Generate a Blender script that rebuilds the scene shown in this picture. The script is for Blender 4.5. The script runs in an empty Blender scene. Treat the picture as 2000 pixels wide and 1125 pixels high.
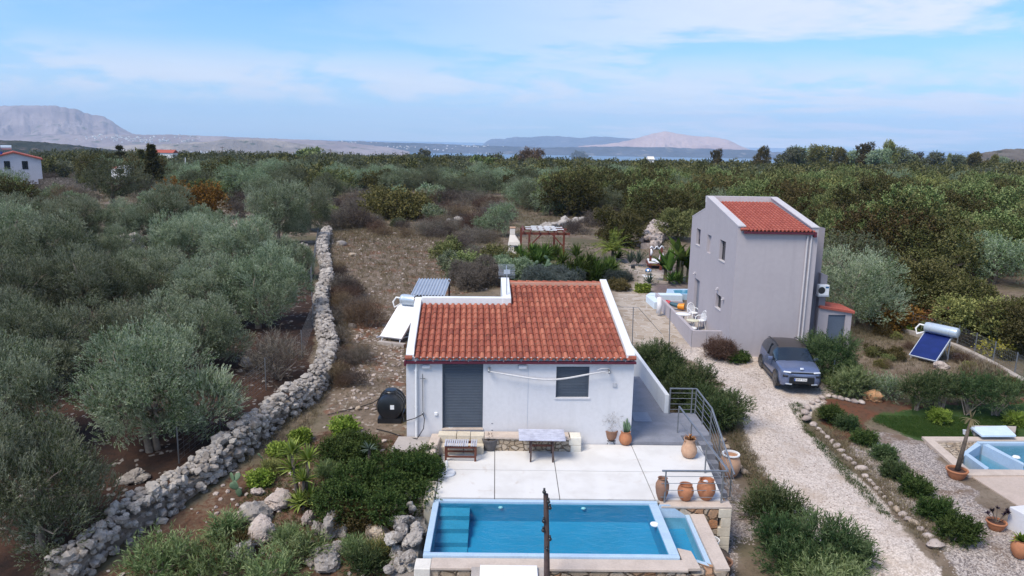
import bpy, bmesh, math, random
import numpy as np
from mathutils import Vector, Matrix

sc = bpy.context.scene
COL = sc.collection
rad = math.radians
# ------------------------------------------------------------------ camera
F, H = 1450.0, 9.6
PITCH, ROLL, YAW = math.atan(286.5 / 1450), .018, .015
_f = np.array([math.sin(YAW) * math.cos(PITCH), math.cos(YAW) * math.cos(PITCH), -math.sin(PITCH)])
_r = np.array([math.cos(YAW), -math.sin(YAW), 0.])
_u = np.cross(_r, _f)
R_ = _r * math.cos(ROLL) + _u * math.sin(ROLL)
U_ = _u * math.cos(ROLL) - _r * math.sin(ROLL)
cam = bpy.data.cameras.new('camera')
cam.sensor_width = 36
cam.lens = F / 2000 * 36
cam.clip_start, cam.clip_end = .5, 60000
camo = bpy.data.objects.new('camera', cam)
COL.objects.link(camo)
camo.matrix_world = Matrix(((R_[0], U_[0], -_f[0], 0), (R_[1], U_[1], -_f[1], 0), (R_[2], U_[2], -_f[2], H), (0, 0, 0, 1)))
sc.camera = camo

# ------------------------------------------------------------------ world, sun, exposure
SUN_EL, SUN_AZ = rad(54), rad(-132)          # azimuth from +Y towards +X
world = bpy.data.worlds.new('World')
sc.world = world
world.use_nodes = True
wt = world.node_tree
wt.nodes.clear()
def wn(t, **k):
    n = wt.nodes.new(t)
    for a, b in k.items(): setattr(n, a, b)
    return n
wl = wt.links.new
def wmath(op, a, b=None, clamp=False):
    n = wn('ShaderNodeMath', operation=op); n.use_clamp = clamp
    for i, x in enumerate((a, b)):
        if x is None: continue
        if isinstance(x, (int, float)): n.inputs[i].default_value = x
        else: wl(x, n.inputs[i])
    return n.outputs[0]
def wmap(x, a, b, c=0., d=1.):
    n = wn('ShaderNodeMapRange', interpolation_type='SMOOTHSTEP')
    wl(x, n.inputs[0])
    for i, q in enumerate((a, b, c, d)): n.inputs[i + 1].default_value = q
    return n.outputs[0]
sky = wn('ShaderNodeTexSky', sky_type='NISHITA')
sky.sun_disc = False
sky.sun_elevation, sky.sun_rotation = SUN_EL, SUN_AZ
sky.altitude, sky.air_density, sky.dust_density, sky.ozone_density = 150, 1.0, .6, 1.6
geo = wn('ShaderNodeTexCoord')
sep = wn('ShaderNodeSeparateXYZ')
wl(geo.outputs['Generated'], sep.inputs[0])
X_, Y_, Z_ = sep.outputs
# high thin cloud sheet: the view direction cut with a plane overhead
zz = wmath('ADD', wmath('MAXIMUM', Z_, 0.), .07)
comb = wn('ShaderNodeCombineXYZ')
wl(wmath('DIVIDE', X_, zz), comb.inputs[0]); wl(wmath('DIVIDE', Y_, zz), comb.inputs[1])
def wnoise(vec, scale, detail, rough, dist=0., off=(0, 0, 0), sca=(1, 1, 1)):
    mp = wn('ShaderNodeMapping')
    wl(vec, mp.inputs[0]); mp.inputs['Location'].default_value = off; mp.inputs['Scale'].default_value = sca
    n = wn('ShaderNodeTexNoise')
    wl(mp.outputs[0], n.inputs['Vector'])
    n.inputs['Scale'].default_value = scale; n.inputs['Detail'].default_value = detail
    n.inputs['Roughness'].default_value = rough; n.inputs['Distortion'].default_value = dist
    return n.outputs[0]
n1 = wnoise(comb.outputs[0], .42, 7, .62, .6, (3.1, 1.7, 0), (1, 1.3, 1))
n2 = wnoise(comb.outputs[0], 1.7, 6, .6, .3, (0.4, 5.2, 0))
veil = wmap(wmath('ADD', wmath('MULTIPLY', n1, .75), wmath('MULTIPLY', n2, .25)), .43, .57)
# more cloud to the right, clear blue on the upper left
side = wmap(X_, -.30, .40, .12, 1.)
veil = wmath('MULTIPLY', veil, side)
# low bank of hazy cumulus above the horizon
n3 = wnoise(geo.outputs['Generated'], 7.5, 7, .58, .2, (1.3, .2, 2.1), (1, 1, 3.2))
bank = wmath('MULTIPLY', wmap(n3, .40, .58), wmath('MULTIPLY', wmap(Z_, .015, .06), wmap(Z_, .07, .125, 1., 0.)))
cl = wmath('MAXIMUM', wmath('MULTIPLY', veil, .85), wmath('MULTIPLY', bank, .75), clamp=True)
haze_low = wmap(Z_, -.02, .20, .50, 0.)
mixh = wn('ShaderNodeMix', data_type='RGBA')
tint = wn('ShaderNodeMix', data_type='RGBA', blend_type='MULTIPLY')
tint.inputs[0].default_value = 1.; wl(sky.outputs[0], tint.inputs[6]); tint.inputs[7].default_value = (.36, .58, .82, 1)
wl(haze_low, mixh.inputs[0]); wl(tint.outputs[2], mixh.inputs[6]); mixh.inputs[7].default_value = (2.25, 2.95, 3.6, 1)
shade = wmap(n2, .35, .7, .80, 1.)
ccol = wn('ShaderNodeMix', data_type='RGBA')
wl(shade, ccol.inputs[0]); ccol.inputs[6].default_value = (2.6, 2.85, 3.3, 1); ccol.inputs[7].default_value = (3.8, 3.9, 4.15, 1)
mixc = wn('ShaderNodeMix', data_type='RGBA')
wl(cl, mixc.inputs[0]); wl(mixh.outputs[2], mixc.inputs[6]); wl(ccol.outputs[2], mixc.inputs[7])
bg = wn('ShaderNodeBackground')
bg.inputs[1].default_value = .15
wl(mixc.outputs[2], bg.inputs[0])
wo = wn('ShaderNodeOutputWorld')
wl(bg.outputs[0], wo.inputs[0])

sun = bpy.data.lights.new('sun', 'SUN')
sun.energy = 2.8
sun.angle = rad(26)
sun.color = (1., .89, .74)
suno = bpy.data.objects.new('sun', sun)
COL.objects.link(suno)
_sd = Vector((math.sin(SUN_AZ) * math.cos(SUN_EL), math.cos(SUN_AZ) * math.cos(SUN_EL), math.sin(SUN_EL)))
_sd = Vector((math.sin(SUN_AZ) * math.cos(SUN_EL), math.cos(SUN_AZ) * math.cos(SUN_EL), math.sin(SUN_EL)))
suno.rotation_euler = _sd.to_track_quat('Z', 'Y').to_euler()

sc.view_settings.view_transform = 'Standard'
sc.view_settings.look = 'None'
sc.view_settings.exposure = 0.74
sc.view_settings.gamma = 1
cy = sc.cycles
cy.max_bounces, cy.diffuse_bounces, cy.glossy_bounces, cy.transmission_bounces = 6, 3, 2, 3
cy.volume_bounces, cy.transparent_max_bounces = 1, 8
cy.caustics_reflective = cy.caustics_refractive = False

# ------------------------------------------------------------------ pixel <-> world helpers (photo pixels, 2000 x 1125)
def ray(px, py): return R_ * ((px - 1000) / F) + U_ * ((562.5 - py) / F) + _f
def P(px, py, z=0.):
    d = ray(px, py); t = (z - H) / d[2]; return Vector((d[0] * t, d[1] * t, z))
def PY(px, py, y):
    d = ray(px, py); t = y / d[1]; return Vector((d[0] * t, y, H + d[2] * t))
def PX(px, py, x):
    d = ray(px, py); t = x / d[0]; return Vector((x, d[1] * t, H + d[2] * t))
def proj(x, y, z):
    x, y, z = np.asarray(x, float), np.asarray(y, float), np.asarray(z, float) - H
    a = x * _f[0] + y * _f[1] + z * _f[2]
    a = np.where(a < .1, .1, a)
    return 1000 + F * (x * R_[0] + y * R_[1] + z * R_[2]) / a, 562.5 - F * (x * U_[0] + y * U_[1] + z * U_[2]) / a
def sstep(x, a, b):
    t = np.clip((np.asarray(x, float) - a) / (b - a), 0, 1); return t * t * (3 - 2 * t)
def hashn(x, y, s):
    """smooth value noise on arrays"""
    x, y = np.asarray(x, float) * s, np.asarray(y, float) * s
    xi, yi = np.floor(x), np.floor(y)
    fx, fy = x - xi, y - yi
    fx, fy = fx * fx * (3 - 2 * fx), fy * fy * (3 - 2 * fy)
    def h(a, b):
        v = np.sin(a * 127.1 + b * 311.7) * 43758.5453
        return v - np.floor(v)
    return (h(xi, yi) * (1 - fx) + h(xi + 1, yi) * fx) * (1 - fy) + (h(xi, yi + 1) * (1 - fx) + h(xi + 1, yi + 1) * fx) * fy
def ground(x, y, carve=True):
    x, y = np.asarray(x, float), np.asarray(y, float)
    r = np.interp(y, [0, 10, 18, 35, 50, 80, 150, 420, 470, 1500, 3000], [-2.6, -2.1, -1.5, -.3, .1, .1, -1.3, -6.4, -9.5, -72, -125])
    l = np.interp(y, [0, 10, 14, 17, 21, 24, 40, 70, 150, 420, 470, 1500, 3000], [-2.2, -1.5, -1.1, -.7, 0., .3, .45, .1, -1.6, -5.4, -9, -76, -125])
    w = 3.5 + .12 * np.maximum(y - 24, 0)
    s = sstep(x, 1.5 + .05 * y - w, 1.5 + .05 * y + w)
    g = l * (1 - s) + r * s
    g = g + 2.6 * sstep(y, 120, 420) * sstep(x / np.maximum(y, 1), .3, .75) * (1 - sstep(y, 430, 480))
    g = g - 1.5 * sstep(y, 100, 400) * sstep(-x / np.maximum(y, 1), .2, .7)
    g = g + (hashn(x, y, .35) - .5) * .10 + (hashn(x + 9, y, .09) - .5) * .3 * sstep(y, 30, 60)
    if carve:
        def rect(x0, x1, y0, y1, e=.35): return sstep(x, x0 - e, x0) * (1 - sstep(x, x1, x1 + e)) * sstep(y, y0 - e, y0) * (1 - sstep(y, y1, y1 + e))
        k = rect(-1.9, 5.6, 15.9, 18.9)
        g = g * (1 - k) + np.minimum(g, -2.1) * k
        k = rect(-1.75, 6.2, 18.7, 22.6)
        g = g * (1 - k) + np.minimum(g, -.5) * k
        k = rect(11.2, 40, 18.6, 27.2, 1.4)
        g = g * (1 - k) - 1.12 * k
        k = rect(16.0, 40, 23.25, 25.75, .12)
        g = g - 1.3 * k
        k = rect(4.0, 6.9, 22.0, 29.5)
        g = g * (1 - k) + np.minimum(g, -.2) * k
    return g
def G(px, py, it=6):
    z = 0.
    for _ in range(it):
        p = P(px, py, z); z = float(ground(p.x, p.y))
    return P(px, py, z)
# ------------------------------------------------------------------ mesh helpers
class MB:
    def __init__(s): s.v, s.f, s.n, s.t = [], [], 0, []
    def add(s, v, f, mi=0, tone=.5):
        v = np.asarray(v, float).reshape(-1, 3)
        s.v.append(v)
        s.t.append(np.full(len(v), tone) if np.isscalar(tone) else np.asarray(tone, float))
        if isinstance(f, np.ndarray): s.f.append((f + s.n, mi))
        else:
            by = {}
            for q in f: by.setdefault(len(q), []).append(q)
            for q in by.values(): s.f.append((np.array(q) + s.n, mi))
        s.n += len(v); return s
    def box(s, c, d, rz=0., mi=0, tone=.5, rx=0., ry=0.):
        a = np.array([(i, j, k) for i in (-.5, .5) for j in (-.5, .5) for k in (-.5, .5)]) * np.asarray(d)
        if rz or rx or ry:
            m = Matrix.Rotation(rz, 3, 'Z') @ Matrix.Rotation(ry, 3, 'Y') @ Matrix.Rotation(rx, 3, 'X')
            a = a @ np.array(m).T
        return s.add(a + np.asarray(c), [(0, 1, 3, 2), (4, 6, 7, 5), (0, 4, 5, 1), (2, 3, 7, 6), (0, 2, 6, 4), (1, 5, 7, 3)], mi, tone)
    def bx(s, x0, x1, y0, y1, z0, z1, mi=0, tone=.5):
        return s.box(((x0 + x1) / 2, (y0 + y1) / 2, (z0 + z1) / 2), (x1 - x0, y1 - y0, z1 - z0), 0, mi, tone)
    def bar(s, a, b, w, h=None, mi=0, tone=.5):
        """a square bar from a to b"""
        a, b = Vector(a), Vector(b); d = (b - a); h = h or w
        z = Vector((0, 0, 1)) if abs(d.normalized().z) < .95 else Vector((0, 1, 0))
        x = d.cross(z).normalized() * w / 2; y = x.cross(d).normalized() * h / 2
        v = [a - x - y, a + x - y, a + x + y, a - x + y, b - x - y, b + x - y, b + x + y, b - x + y]
        return s.add([tuple(q) for q in v], [(3, 2, 1, 0), (4, 5, 6, 7), (0, 1, 5, 4), (1, 2, 6, 5), (2, 3, 7, 6), (3, 0, 4, 7)], mi, tone)
    def tube(s, pts, r, n=8, mi=0, cap=True, tone=.5):
        pts = [Vector(p) for p in pts]; m = len(pts)
        rs = [r] * m if np.isscalar(r) else r
        v, f = [], []
        px = None
        for i, p in enumerate(pts):
            d = (pts[min(i + 1, m - 1)] - pts[max(i - 1, 0)]).normalized()
            if px is None: px = d.orthogonal().normalized()
            px = (px - d * px.dot(d)); px = px.normalized() if px.length > 1e-6 else d.orthogonal().normalized()
            py = d.cross(px)
            for k in range(n):
                a = 2 * math.pi * k / n
                v.append(tuple(p + (px * math.cos(a) + py * math.sin(a)) * rs[i]))
        for i in range(m - 1):
            for k in range(n):
                f.append((i * n + k, i * n + (k + 1) % n, (i + 1) * n + (k + 1) % n, (i + 1) * n + k))
        if cap: f += [tuple(range(n - 1, -1, -1)), tuple((m - 1) * n + k for k in range(n))]
        return s.add(v, f, mi, tone)
    def lathe(s, prof, c=(0, 0, 0), n=20, mi=0, sx=1., sy=1., tone=.5, cap=True):
        v, f = [], []
        for r, z in prof:
            for k in range(n):
                a = 2 * math.pi * k / n; v.append((c[0] + math.cos(a) * r * sx, c[1] + math.sin(a) * r * sy, c[2] + z))
        m = len(prof)
        for i in range(m - 1):
            for k in range(n): f.append((i * n + k, i * n + (k + 1) % n, (i + 1) * n + (k + 1) % n, (i + 1) * n + k))
        if cap: f += [tuple(range(n - 1, -1, -1)), tuple((m - 1) * n + k for k in range(n))]
        return s.add(v, f, mi, tone)
    def prism(s, poly, z0, z1, mi=0, tone=.5):
        n = len(poly)
        a = sum(poly[i][0] * poly[(i + 1) % n][1] - poly[(i + 1) % n][0] * poly[i][1] for i in range(n))
        if a < 0: poly = poly[::-1]
        v = [(p[0], p[1], z0) for p in poly] + [(p[0], p[1], z1) for p in poly]
        f = [tuple(range(n - 1, -1, -1)), tuple(range(n, 2 * n))] + [(i, (i + 1) % n, n + (i + 1) % n, n + i) for i in range(n)]
        return s.add(v, f, mi, tone)
    def yzprism(s, prof, x0, x1, mi=0, tone=.5):
        """a (y,z) outline extruded along x"""
        n = len(prof)
        v = [(x0, p[0], p[1]) for p in prof] + [(x1, p[0], p[1]) for p in prof]
        f = [tuple(range(n - 1, -1, -1)), tuple(range(n, 2 * n))] + [(i, (i + 1) % n, n + (i + 1) % n, n + i) for i in range(n)]
        return s.add(v, f, mi, tone)
    def xzprism(s, prof, y0, y1, mi=0, tone=.5):
        n = len(prof)
        v = [(p[0], y0, p[1]) for p in prof] + [(p[0], y1, p[1]) for p in prof]
        f = [tuple(range(n)), tuple(range(2 * n - 1, n - 1, -1))] + [(i, n + i, n + (i + 1) % n, (i + 1) % n) for i in range(n)]
        return s.add(v, f, mi, tone)
    def ball(s, c, r, n=12, mi=0, sz=1., tone=.5):
        k = max(4, n // 2)
        return s.lathe([(math.sin(math.pi * i / k) * r + 1e-4, -math.cos(math.pi * i / k) * r * sz) for i in range(k + 1)], c, n, mi, tone=tone)
    def build(s, name, mat, parent=None, smooth=False, bevel=0., fix=False):
        v = np.concatenate(s.v) if s.v else np.zeros((0, 3)); t = np.concatenate(s.t)
        if parent is not None: v = v - np.array(base_of(parent))
        me = bpy.data.meshes.new(name)
        me.vertices.add(len(v)); me.vertices.foreach_set('co', v.ravel().astype(np.float32))
        nl = sum(f.size for f, _ in s.f); nf = sum(len(f) for f, _ in s.f)
        me.loops.add(nl); me.polygons.add(nf)
        me.loops.foreach_set('vertex_index', np.concatenate([f.ravel() for f, _ in s.f]).astype(np.int32))
        tot = np.concatenate([np.full(len(f), f.shape[1]) for f, _ in s.f])
        st = np.concatenate([[0], np.cumsum(tot)[:-1]])
        me.polygons.foreach_set('loop_start', st.astype(np.int32))
        me.polygons.foreach_set('material_index', np.concatenate([np.full(len(f), m) for f, m in s.f]).astype(np.int32))
        a = me.attributes.new('tone', 'FLOAT', 'POINT'); a.data.foreach_set('value', t.astype(np.float32))
        me.update(calc_edges=True)
        me.validate()
        if fix:
            b = bmesh.new(); b.from_mesh(me); bmesh.ops.recalc_face_normals(b, faces=b.faces); b.to_mesh(me); b.free()
        me.polygons.foreach_set('use_smooth', np.full(len(me.polygons), bool(smooth)))
        if smooth:
            me.polygons.foreach_set('use_smooth', np.ones(len(me.polygons), bool))
            if smooth is not True: me.set_sharp_from_angle(angle=rad(smooth))
        for m in (mat if isinstance(mat, (list, tuple)) else [mat]): me.materials.append(m)
        o = bpy.data.objects.new(name, me); COL.objects.link(o)
        if parent is not None: o.parent = parent
        if bevel:
            b = o.modifiers.new('edge', 'BEVEL'); b.width = bevel; b.segments = 2; b.limit_method = 'ANGLE'; b.angle_limit = rad(40)
        return o
BASE = {}
def base_of(o): return BASE.get(o.name, (0, 0, 0))
def tag(o, label, cat, group=None, kind=None):
    if label: o['label'] = label
    if cat: o['category'] = cat
    if group: o['group'] = group
    if kind: o['kind'] = kind
    return o
def thing(name, label, cat, loc=(0, 0, 0), group=None, rz=0.):
    o = bpy.data.objects.new(name, None); COL.objects.link(o)
    o.empty_display_size = .2
    o.location = loc; o.rotation_euler = (0, 0, rz)
    if rz == 0.: BASE[o.name] = tuple(loc)
    return tag(o, label, cat, group)
def sub(o, parent):
    """o (built with parent=thing) becomes a part of a part: same origin"""
    BASE[o.name] = base_of(parent); return o
def dup(root, loc, rz=0., s=1., label=None, group=None, sz=None, rx=0., ry=0.):
    r = root.copy(); COL.objects.link(r)
    r.location = loc; r.rotation_euler = (rx, ry, rz)
    r.scale = s if not np.isscalar(s) else (s, s, s * (sz or 1))
    if label: r['label'] = label
    if group: r['group'] = group
    for ch in root.children:
        c = ch.copy(); COL.objects.link(c); c.parent = r
        for g in ch.children:
            d = g.copy(); COL.objects.link(d); d.parent = c
    return r
def structure(o): o['kind'] = 'structure'; return o

# ------------------------------------------------------------------ materials
def nt(name):
    m = bpy.data.materials.new(name); m.use_nodes = True; t = m.node_tree; t.nodes.clear()
    o = t.nodes.new('ShaderNodeOutputMaterial')
    return m, t, o
def N(t, ty, ins=None, **k):
    n = t.nodes.new(ty)
    for a, b in k.items(): setattr(n, a, b)
    for a, b in (ins or {}).items():
        if hasattr(b, 'links') or isinstance(b, bpy.types.NodeSocket): t.links.new(b, n.inputs[a])
        else:
            if isinstance(b, tuple) and len(b) == 3 and n.inputs[a].type == 'RGBA': b = b + (1,)
            n.inputs[a].default_value = b
    return n
def noise(t, scale, detail=4, rough=.55, vec=None, dist=0.):
    n = N(t, 'ShaderNodeTexNoise', {'Scale': scale, 'Detail': detail, 'Roughness': rough, 'Distortion': dist})
    if vec is not None: t.links.new(vec, n.inputs['Vector'])
    return n.outputs[0]
def mrange(t, x, a, b, c=0., d=1.):
    return N(t, 'ShaderNodeMapRange', {0: x, 1: a, 2: b, 3: c, 4: d}, interpolation_type='SMOOTHSTEP').outputs[0]
def mixc_(t, fac, a, b, mode='MIX'): return N(t, 'ShaderNodeMix', {0: fac, 6: a, 7: b}, data_type='RGBA', blend_type=mode).outputs[2]
def mth(t, op, a, b=0., clamp=False):
    n = N(t, 'ShaderNodeMath', {0: a, 1: b}, operation=op); n.use_clamp = clamp; return n.outputs[0]
def coords(t): return N(t, 'ShaderNodeTexCoord').outputs['Object']
def wpos(t): return N(t, 'ShaderNodeNewGeometry').outputs['Position']
def princ(t, o, col, rough=.7, metal=0., spec=.3, bump=None, bstr=.3, bdist=.02):
    b = N(t, 'ShaderNodeBsdfPrincipled', {'Base Color': col, 'Roughness': rough, 'Metallic': metal, 'Specular IOR Level': spec})
    if bump is not None:
        bn = N(t, 'ShaderNodeBump', {'Height': bump, 'Strength': bstr, 'Distance': bdist}); t.links.new(bn.outputs[0], b.inputs['Normal'])
    t.links.new(b.outputs[0], o.inputs[0]); return b
def pm(name, c, c2=None, scale=3., rough=.7, metal=0., bump=0., bscale=40., spec=.3, fine=None, lo=.38, hi=.66, flat=1., streak=0.):
    """plain painted / worn surface: two tones broken up by noise at two sizes, fine bump"""
    m, t, o = nt(name); v = coords(t)
    c2 = c2 or tuple(x * .8 for x in c)
    a = mixc_(t, mrange(t, noise(t, scale, 6, .6, v), lo, hi), c, c2)
    f = noise(t, fine or scale * 9, 3, .6, v)
    a = mixc_(t, .35 * flat, a, mixc_(t, mrange(t, f, .3, .7), tuple(x * .82 for x in c), tuple(min(1, x * 1.14) for x in c)))
    if streak:
        mp = N(t, 'ShaderNodeMapping', {0: v, 'Scale': (3.5, 3.5, .22)})
        a = mixc_(t, mrange(t, noise(t, 1., 5, .65, mp.outputs[0]), .50, .72, 0, streak), a, tuple(x * .62 for x in c))
        a = mixc_(t, mrange(t, noise(t, .45, 7, .7, v, 1.2), .56, .66, 0, streak * .6), a, tuple(x * .80 for x in c))
    b = noise(t, bscale, 4, .6, v) if bump else None
    princ(t, o, a, rough, metal, spec, b, bump); return m
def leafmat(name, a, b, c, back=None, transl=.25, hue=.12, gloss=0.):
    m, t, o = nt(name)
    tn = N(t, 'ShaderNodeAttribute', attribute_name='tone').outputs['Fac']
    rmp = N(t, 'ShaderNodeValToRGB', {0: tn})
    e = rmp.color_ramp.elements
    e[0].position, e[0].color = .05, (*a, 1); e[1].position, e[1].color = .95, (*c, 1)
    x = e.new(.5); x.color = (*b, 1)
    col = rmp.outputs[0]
    if back:
        g = N(t, 'ShaderNodeNewGeometry').outputs['Backfacing']
        col = mixc_(t, mth(t, 'MULTIPLY', g, .5), col, back)
    oi = N(t, 'ShaderNodeObjectInfo').outputs['Random']
    hs = N(t, 'ShaderNodeHueSaturation', {'Hue': mrange(t, oi, 0, 1, .5 - hue * .1, .5 + hue * .1), 'Saturation': 1., 'Value': mrange(t, oi, 0, 1, 1 - hue * 1.4, 1 + hue * 1.4), 'Fac': 1., 'Color': col})
    col = hs.outputs[0]
    d = N(t, 'ShaderNodeBsdfDiffuse', {'Color': col}).outputs[0]
    tr = N(t, 'ShaderNodeBsdfTranslucent', {'Color': col}).outputs[0]
    s = N(t, 'ShaderNodeMixShader', {0: transl, 1: d, 2: tr}).outputs[0]
    if gloss:
        gl = N(t, 'ShaderNodeBsdfGlossy', {'Color': (1, 1, 1), 'Roughness': .45}).outputs[0]
        s = N(t, 'ShaderNodeMixShader', {0: gloss, 1: s, 2: gl}).outputs[0]
    t.links.new(s, o.inputs[0]); return m
M = {}
M['parapet'] = pm('white_parapet', (.68, .70, .72), (.64, .66, .68), 1.2, .8, flat=.5, streak=.15)
M['white'] = pm('white_render', (.60, .602, .632), (.58, .582, .612), .8, .85, bump=.08, bscale=60, flat=.5, streak=.11)
M['whitepaint'] = pm('white_paint', (.78, .79, .80), (.70, .71, .72), 4, .5)
M['grey'] = pm('grey_render', (.405, .375, .398), (.39, .36, .383), .5, .85, bump=.1, bscale=50, flat=.4, streak=.17)
M['greytrim'] = pm('grey_trim', (.50, .48, .50), (.44, .42, .44), 1.5, .8)
M['slate'] = pm('grey_slate_tile', (.22, .23, .27), (.16, .17, .20), 2.2, .6, bump=.2, bscale=14)
M['shutter'] = pm('shutter_grey_blue', (.075, .095, .125), (.065, .082, .11), 2, .45)
M['maroon'] = pm('maroon_gutter', (.10, .018, .035), (.07, .014, .028), 3, .4)
M['metal'] = pm('rail_metal', (.30, .32, .35), (.22, .24, .27), 6, .38, metal=.7)
M['galv'] = pm('galvanised', (.52, .57, .64), (.44, .49, .56), 3, .45, metal=.45)
M['black'] = pm('black_plastic', (.012, .014, .018), (.02, .022, .026), 5, .35, spec=.5)
M['dark'] = pm('dark_opening', (.01, .012, .016), None, 4, .2, spec=.5)
M['glass'] = pm('window_glass', (.012, .018, .028), (.02, .03, .04), 2, .08, spec=.8)
M['wood'] = pm('dark_red_wood', (.13, .045, .03), (.08, .03, .022), 9, .6, bump=.2)
M['pergwood'] = pm('pergola_wood', (.16, .045, .03), (.10, .03, .025), 9, .6)
M['orangewood'] = pm('orange_wood', (.38, .15, .05), (.28, .10, .035), 5, .65)
M['polewood'] = pm('pole_wood', (.09, .06, .055), (.05, .035, .035), 8, .8, bump=.4, bscale=25)
M['slats'] = pm('weathered_slats', (.46, .48, .55), (.30, .31, .37), 7, .7)
M['concrete'] = pm('concrete', (.40, .36, .33), (.30, .27, .25), 2.5, .9, bump=.3)
M['capstone'] = pm('capstone', (.52, .44, .38), (.42, .35, .30), 2.2, .85, bump=.35, bscale=22)
M['block'] = pm('cut_limestone', (.60, .54, .44), (.50, .44, .35), 2.0, .85, bump=.35, bscale=20)
M['terra'] = pm('terracotta', (.42, .18, .09), (.32, .13, .07), 5, .75, bump=.2, bscale=25)
M['terrapale'] = pm('pale_terracotta', (.52, .33, .22), (.40, .24, .16), 5, .75, bump=.2, bscale=25)
M['terrabrown'] = pm('brown_terracotta', (.27, .15, .10), (.20, .11, .075), 5, .75, bump=.2, bscale=25)
M['potgrey'] = pm('grey_pot', (.12, .115, .12), (.09, .085, .09), 6, .7)
M['soil'] = pm('potting_soil', (.07, .035, .025), (.04, .022, .018), 12, .95)
M['bark'] = pm('bark', (.13, .105, .085), (.07, .055, .045), 7, .95, bump=.6, bscale=16)
M['barkpale'] = pm('pale_bark', (.26, .22, .18), (.16, .13, .11), 8, .95, bump=.5)
M['panel'] = pm('solar_glass', (.012, .022, .11), (.016, .028, .15), 2.5, .12, spec=.6)
M['tank'] = pm('tank_enamel', (.50, .58, .66), (.46, .54, .62), 3, .28, metal=.25, spec=.6)
M['cloth'] = pm('white_cloth', (.76, .76, .78), (.68, .68, .70), 6, .9)
M['orange'] = pm('orange_plastic', (.75, .28, .03), (.65, .22, .03), 4, .4)
M['red'] = pm('red_plastic', (.45, .03, .05), None, 4, .4)
M['bluegreen'] = pm('teal_plastic', (.05, .12, .16), None, 4, .4)
M['silver'] = pm('mirror_steel', (.75, .77, .8), None, 3, .12, metal=1.)
M['lid'] = pm('pale_blue_lid', (.60, .72, .84), (.54, .66, .80), 3, .5)
M['hose'] = pm('hose_black', (.02, .02, .022), None, 8, .6)
M['sage'] = pm('cream_chimney', (.74, .70, .64), (.66, .61, .55), 3, .8)
# ------------------------------------------------------------------ ground sheet, cut into ground / drive / lawn / path where the surface changes
def inpoly(px, py, poly):
    r = np.zeros(px.shape, bool); n = len(poly); j = n - 1
    for i in range(n):
        xi, yi = poly[i]; xj, yj = poly[j]
        c = ((yi > py) != (yj > py)) & (px < (xj - xi) * (py - yi) / ((yj - yi) or 1e-9) + xi)
        r ^= c; j = i
    return r
Z_DRIVE = [(1318, 668), (1352, 672), (1420, 686), (1482, 690), (1490, 742), (1530, 772), (1578, 800), (1566, 825), (1600, 865), (1645, 910), (1700, 965), (1752, 1030), (1800, 1085), (1850, 1140), (1700, 1180), (1640, 1125), (1600, 1060), (1545, 990), (1495, 930), (1462, 870), (1440, 800), (1410, 750), (1360, 710), (1315, 690)]
Z_CARPARK = [(1400, 672), (1600, 690), (1640, 770), (1600, 800), (1500, 770), (1420, 715)]
Z_PATH = [(1194, 568), (1232, 566), (1250, 548), (1236, 530), (1205, 516), (1215, 508), (1262, 520), (1296, 535), (1330, 545), (1330, 560), (1280, 548), (1272, 556), (1270, 572), (1300, 600), (1330, 630), (1352, 674), (1236, 676), (1215, 630)]
Z_LAWN = [(1712, 808), (1800, 796), (1900, 792), (2060, 782), (2060, 880), (1900, 866), (1810, 860), (1775, 850), (1742, 838), (1700, 822)]
Z_PEB = [(1690, 838), (1760, 848), (1810, 862), (1850, 915), (1940, 1000), (2060, 1080), (2060, 1180), (1900, 1180), (1820, 1060), (1730, 960), (1660, 880)]
Z_PEB2 = [(1396, 870), (1440, 930), (1476, 1000), (1490, 1070), (1440, 1060), (1440, 1180), (1380, 1125), (1400, 1000)]
Z_REDR = [(1580, 780), (1720, 780), (1900, 786), (2060, 776), (2060, 786), (1800, 800), (1716, 816), (1665, 850), (1610, 830)]
Z_BED = [(1598, 796), (1650, 800), (1720, 850), (1800, 940), (1890, 1050), (1880, 1080), (1846, 1080), (1790, 1024), (1690, 925), (1610, 840)]
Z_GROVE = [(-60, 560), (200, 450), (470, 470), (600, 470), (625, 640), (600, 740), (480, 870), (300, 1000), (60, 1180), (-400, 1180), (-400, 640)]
Z_ROCKG = [(640, 830), (790, 850), (850, 870), (850, 960), (790, 1090), (760, 1180), (100, 1180), (350, 990), (500, 890)]
Z_FIELD = [(640, 460), (720, 430), (860, 450), (980, 500), (990, 560), (800, 590), (790, 850), (640, 840), (665, 700)]
Z_GPURP = [(1150, 500), (1240, 505), (1330, 520), (1340, 560), (1290, 575), (1250, 555), (1235, 530)]
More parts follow.
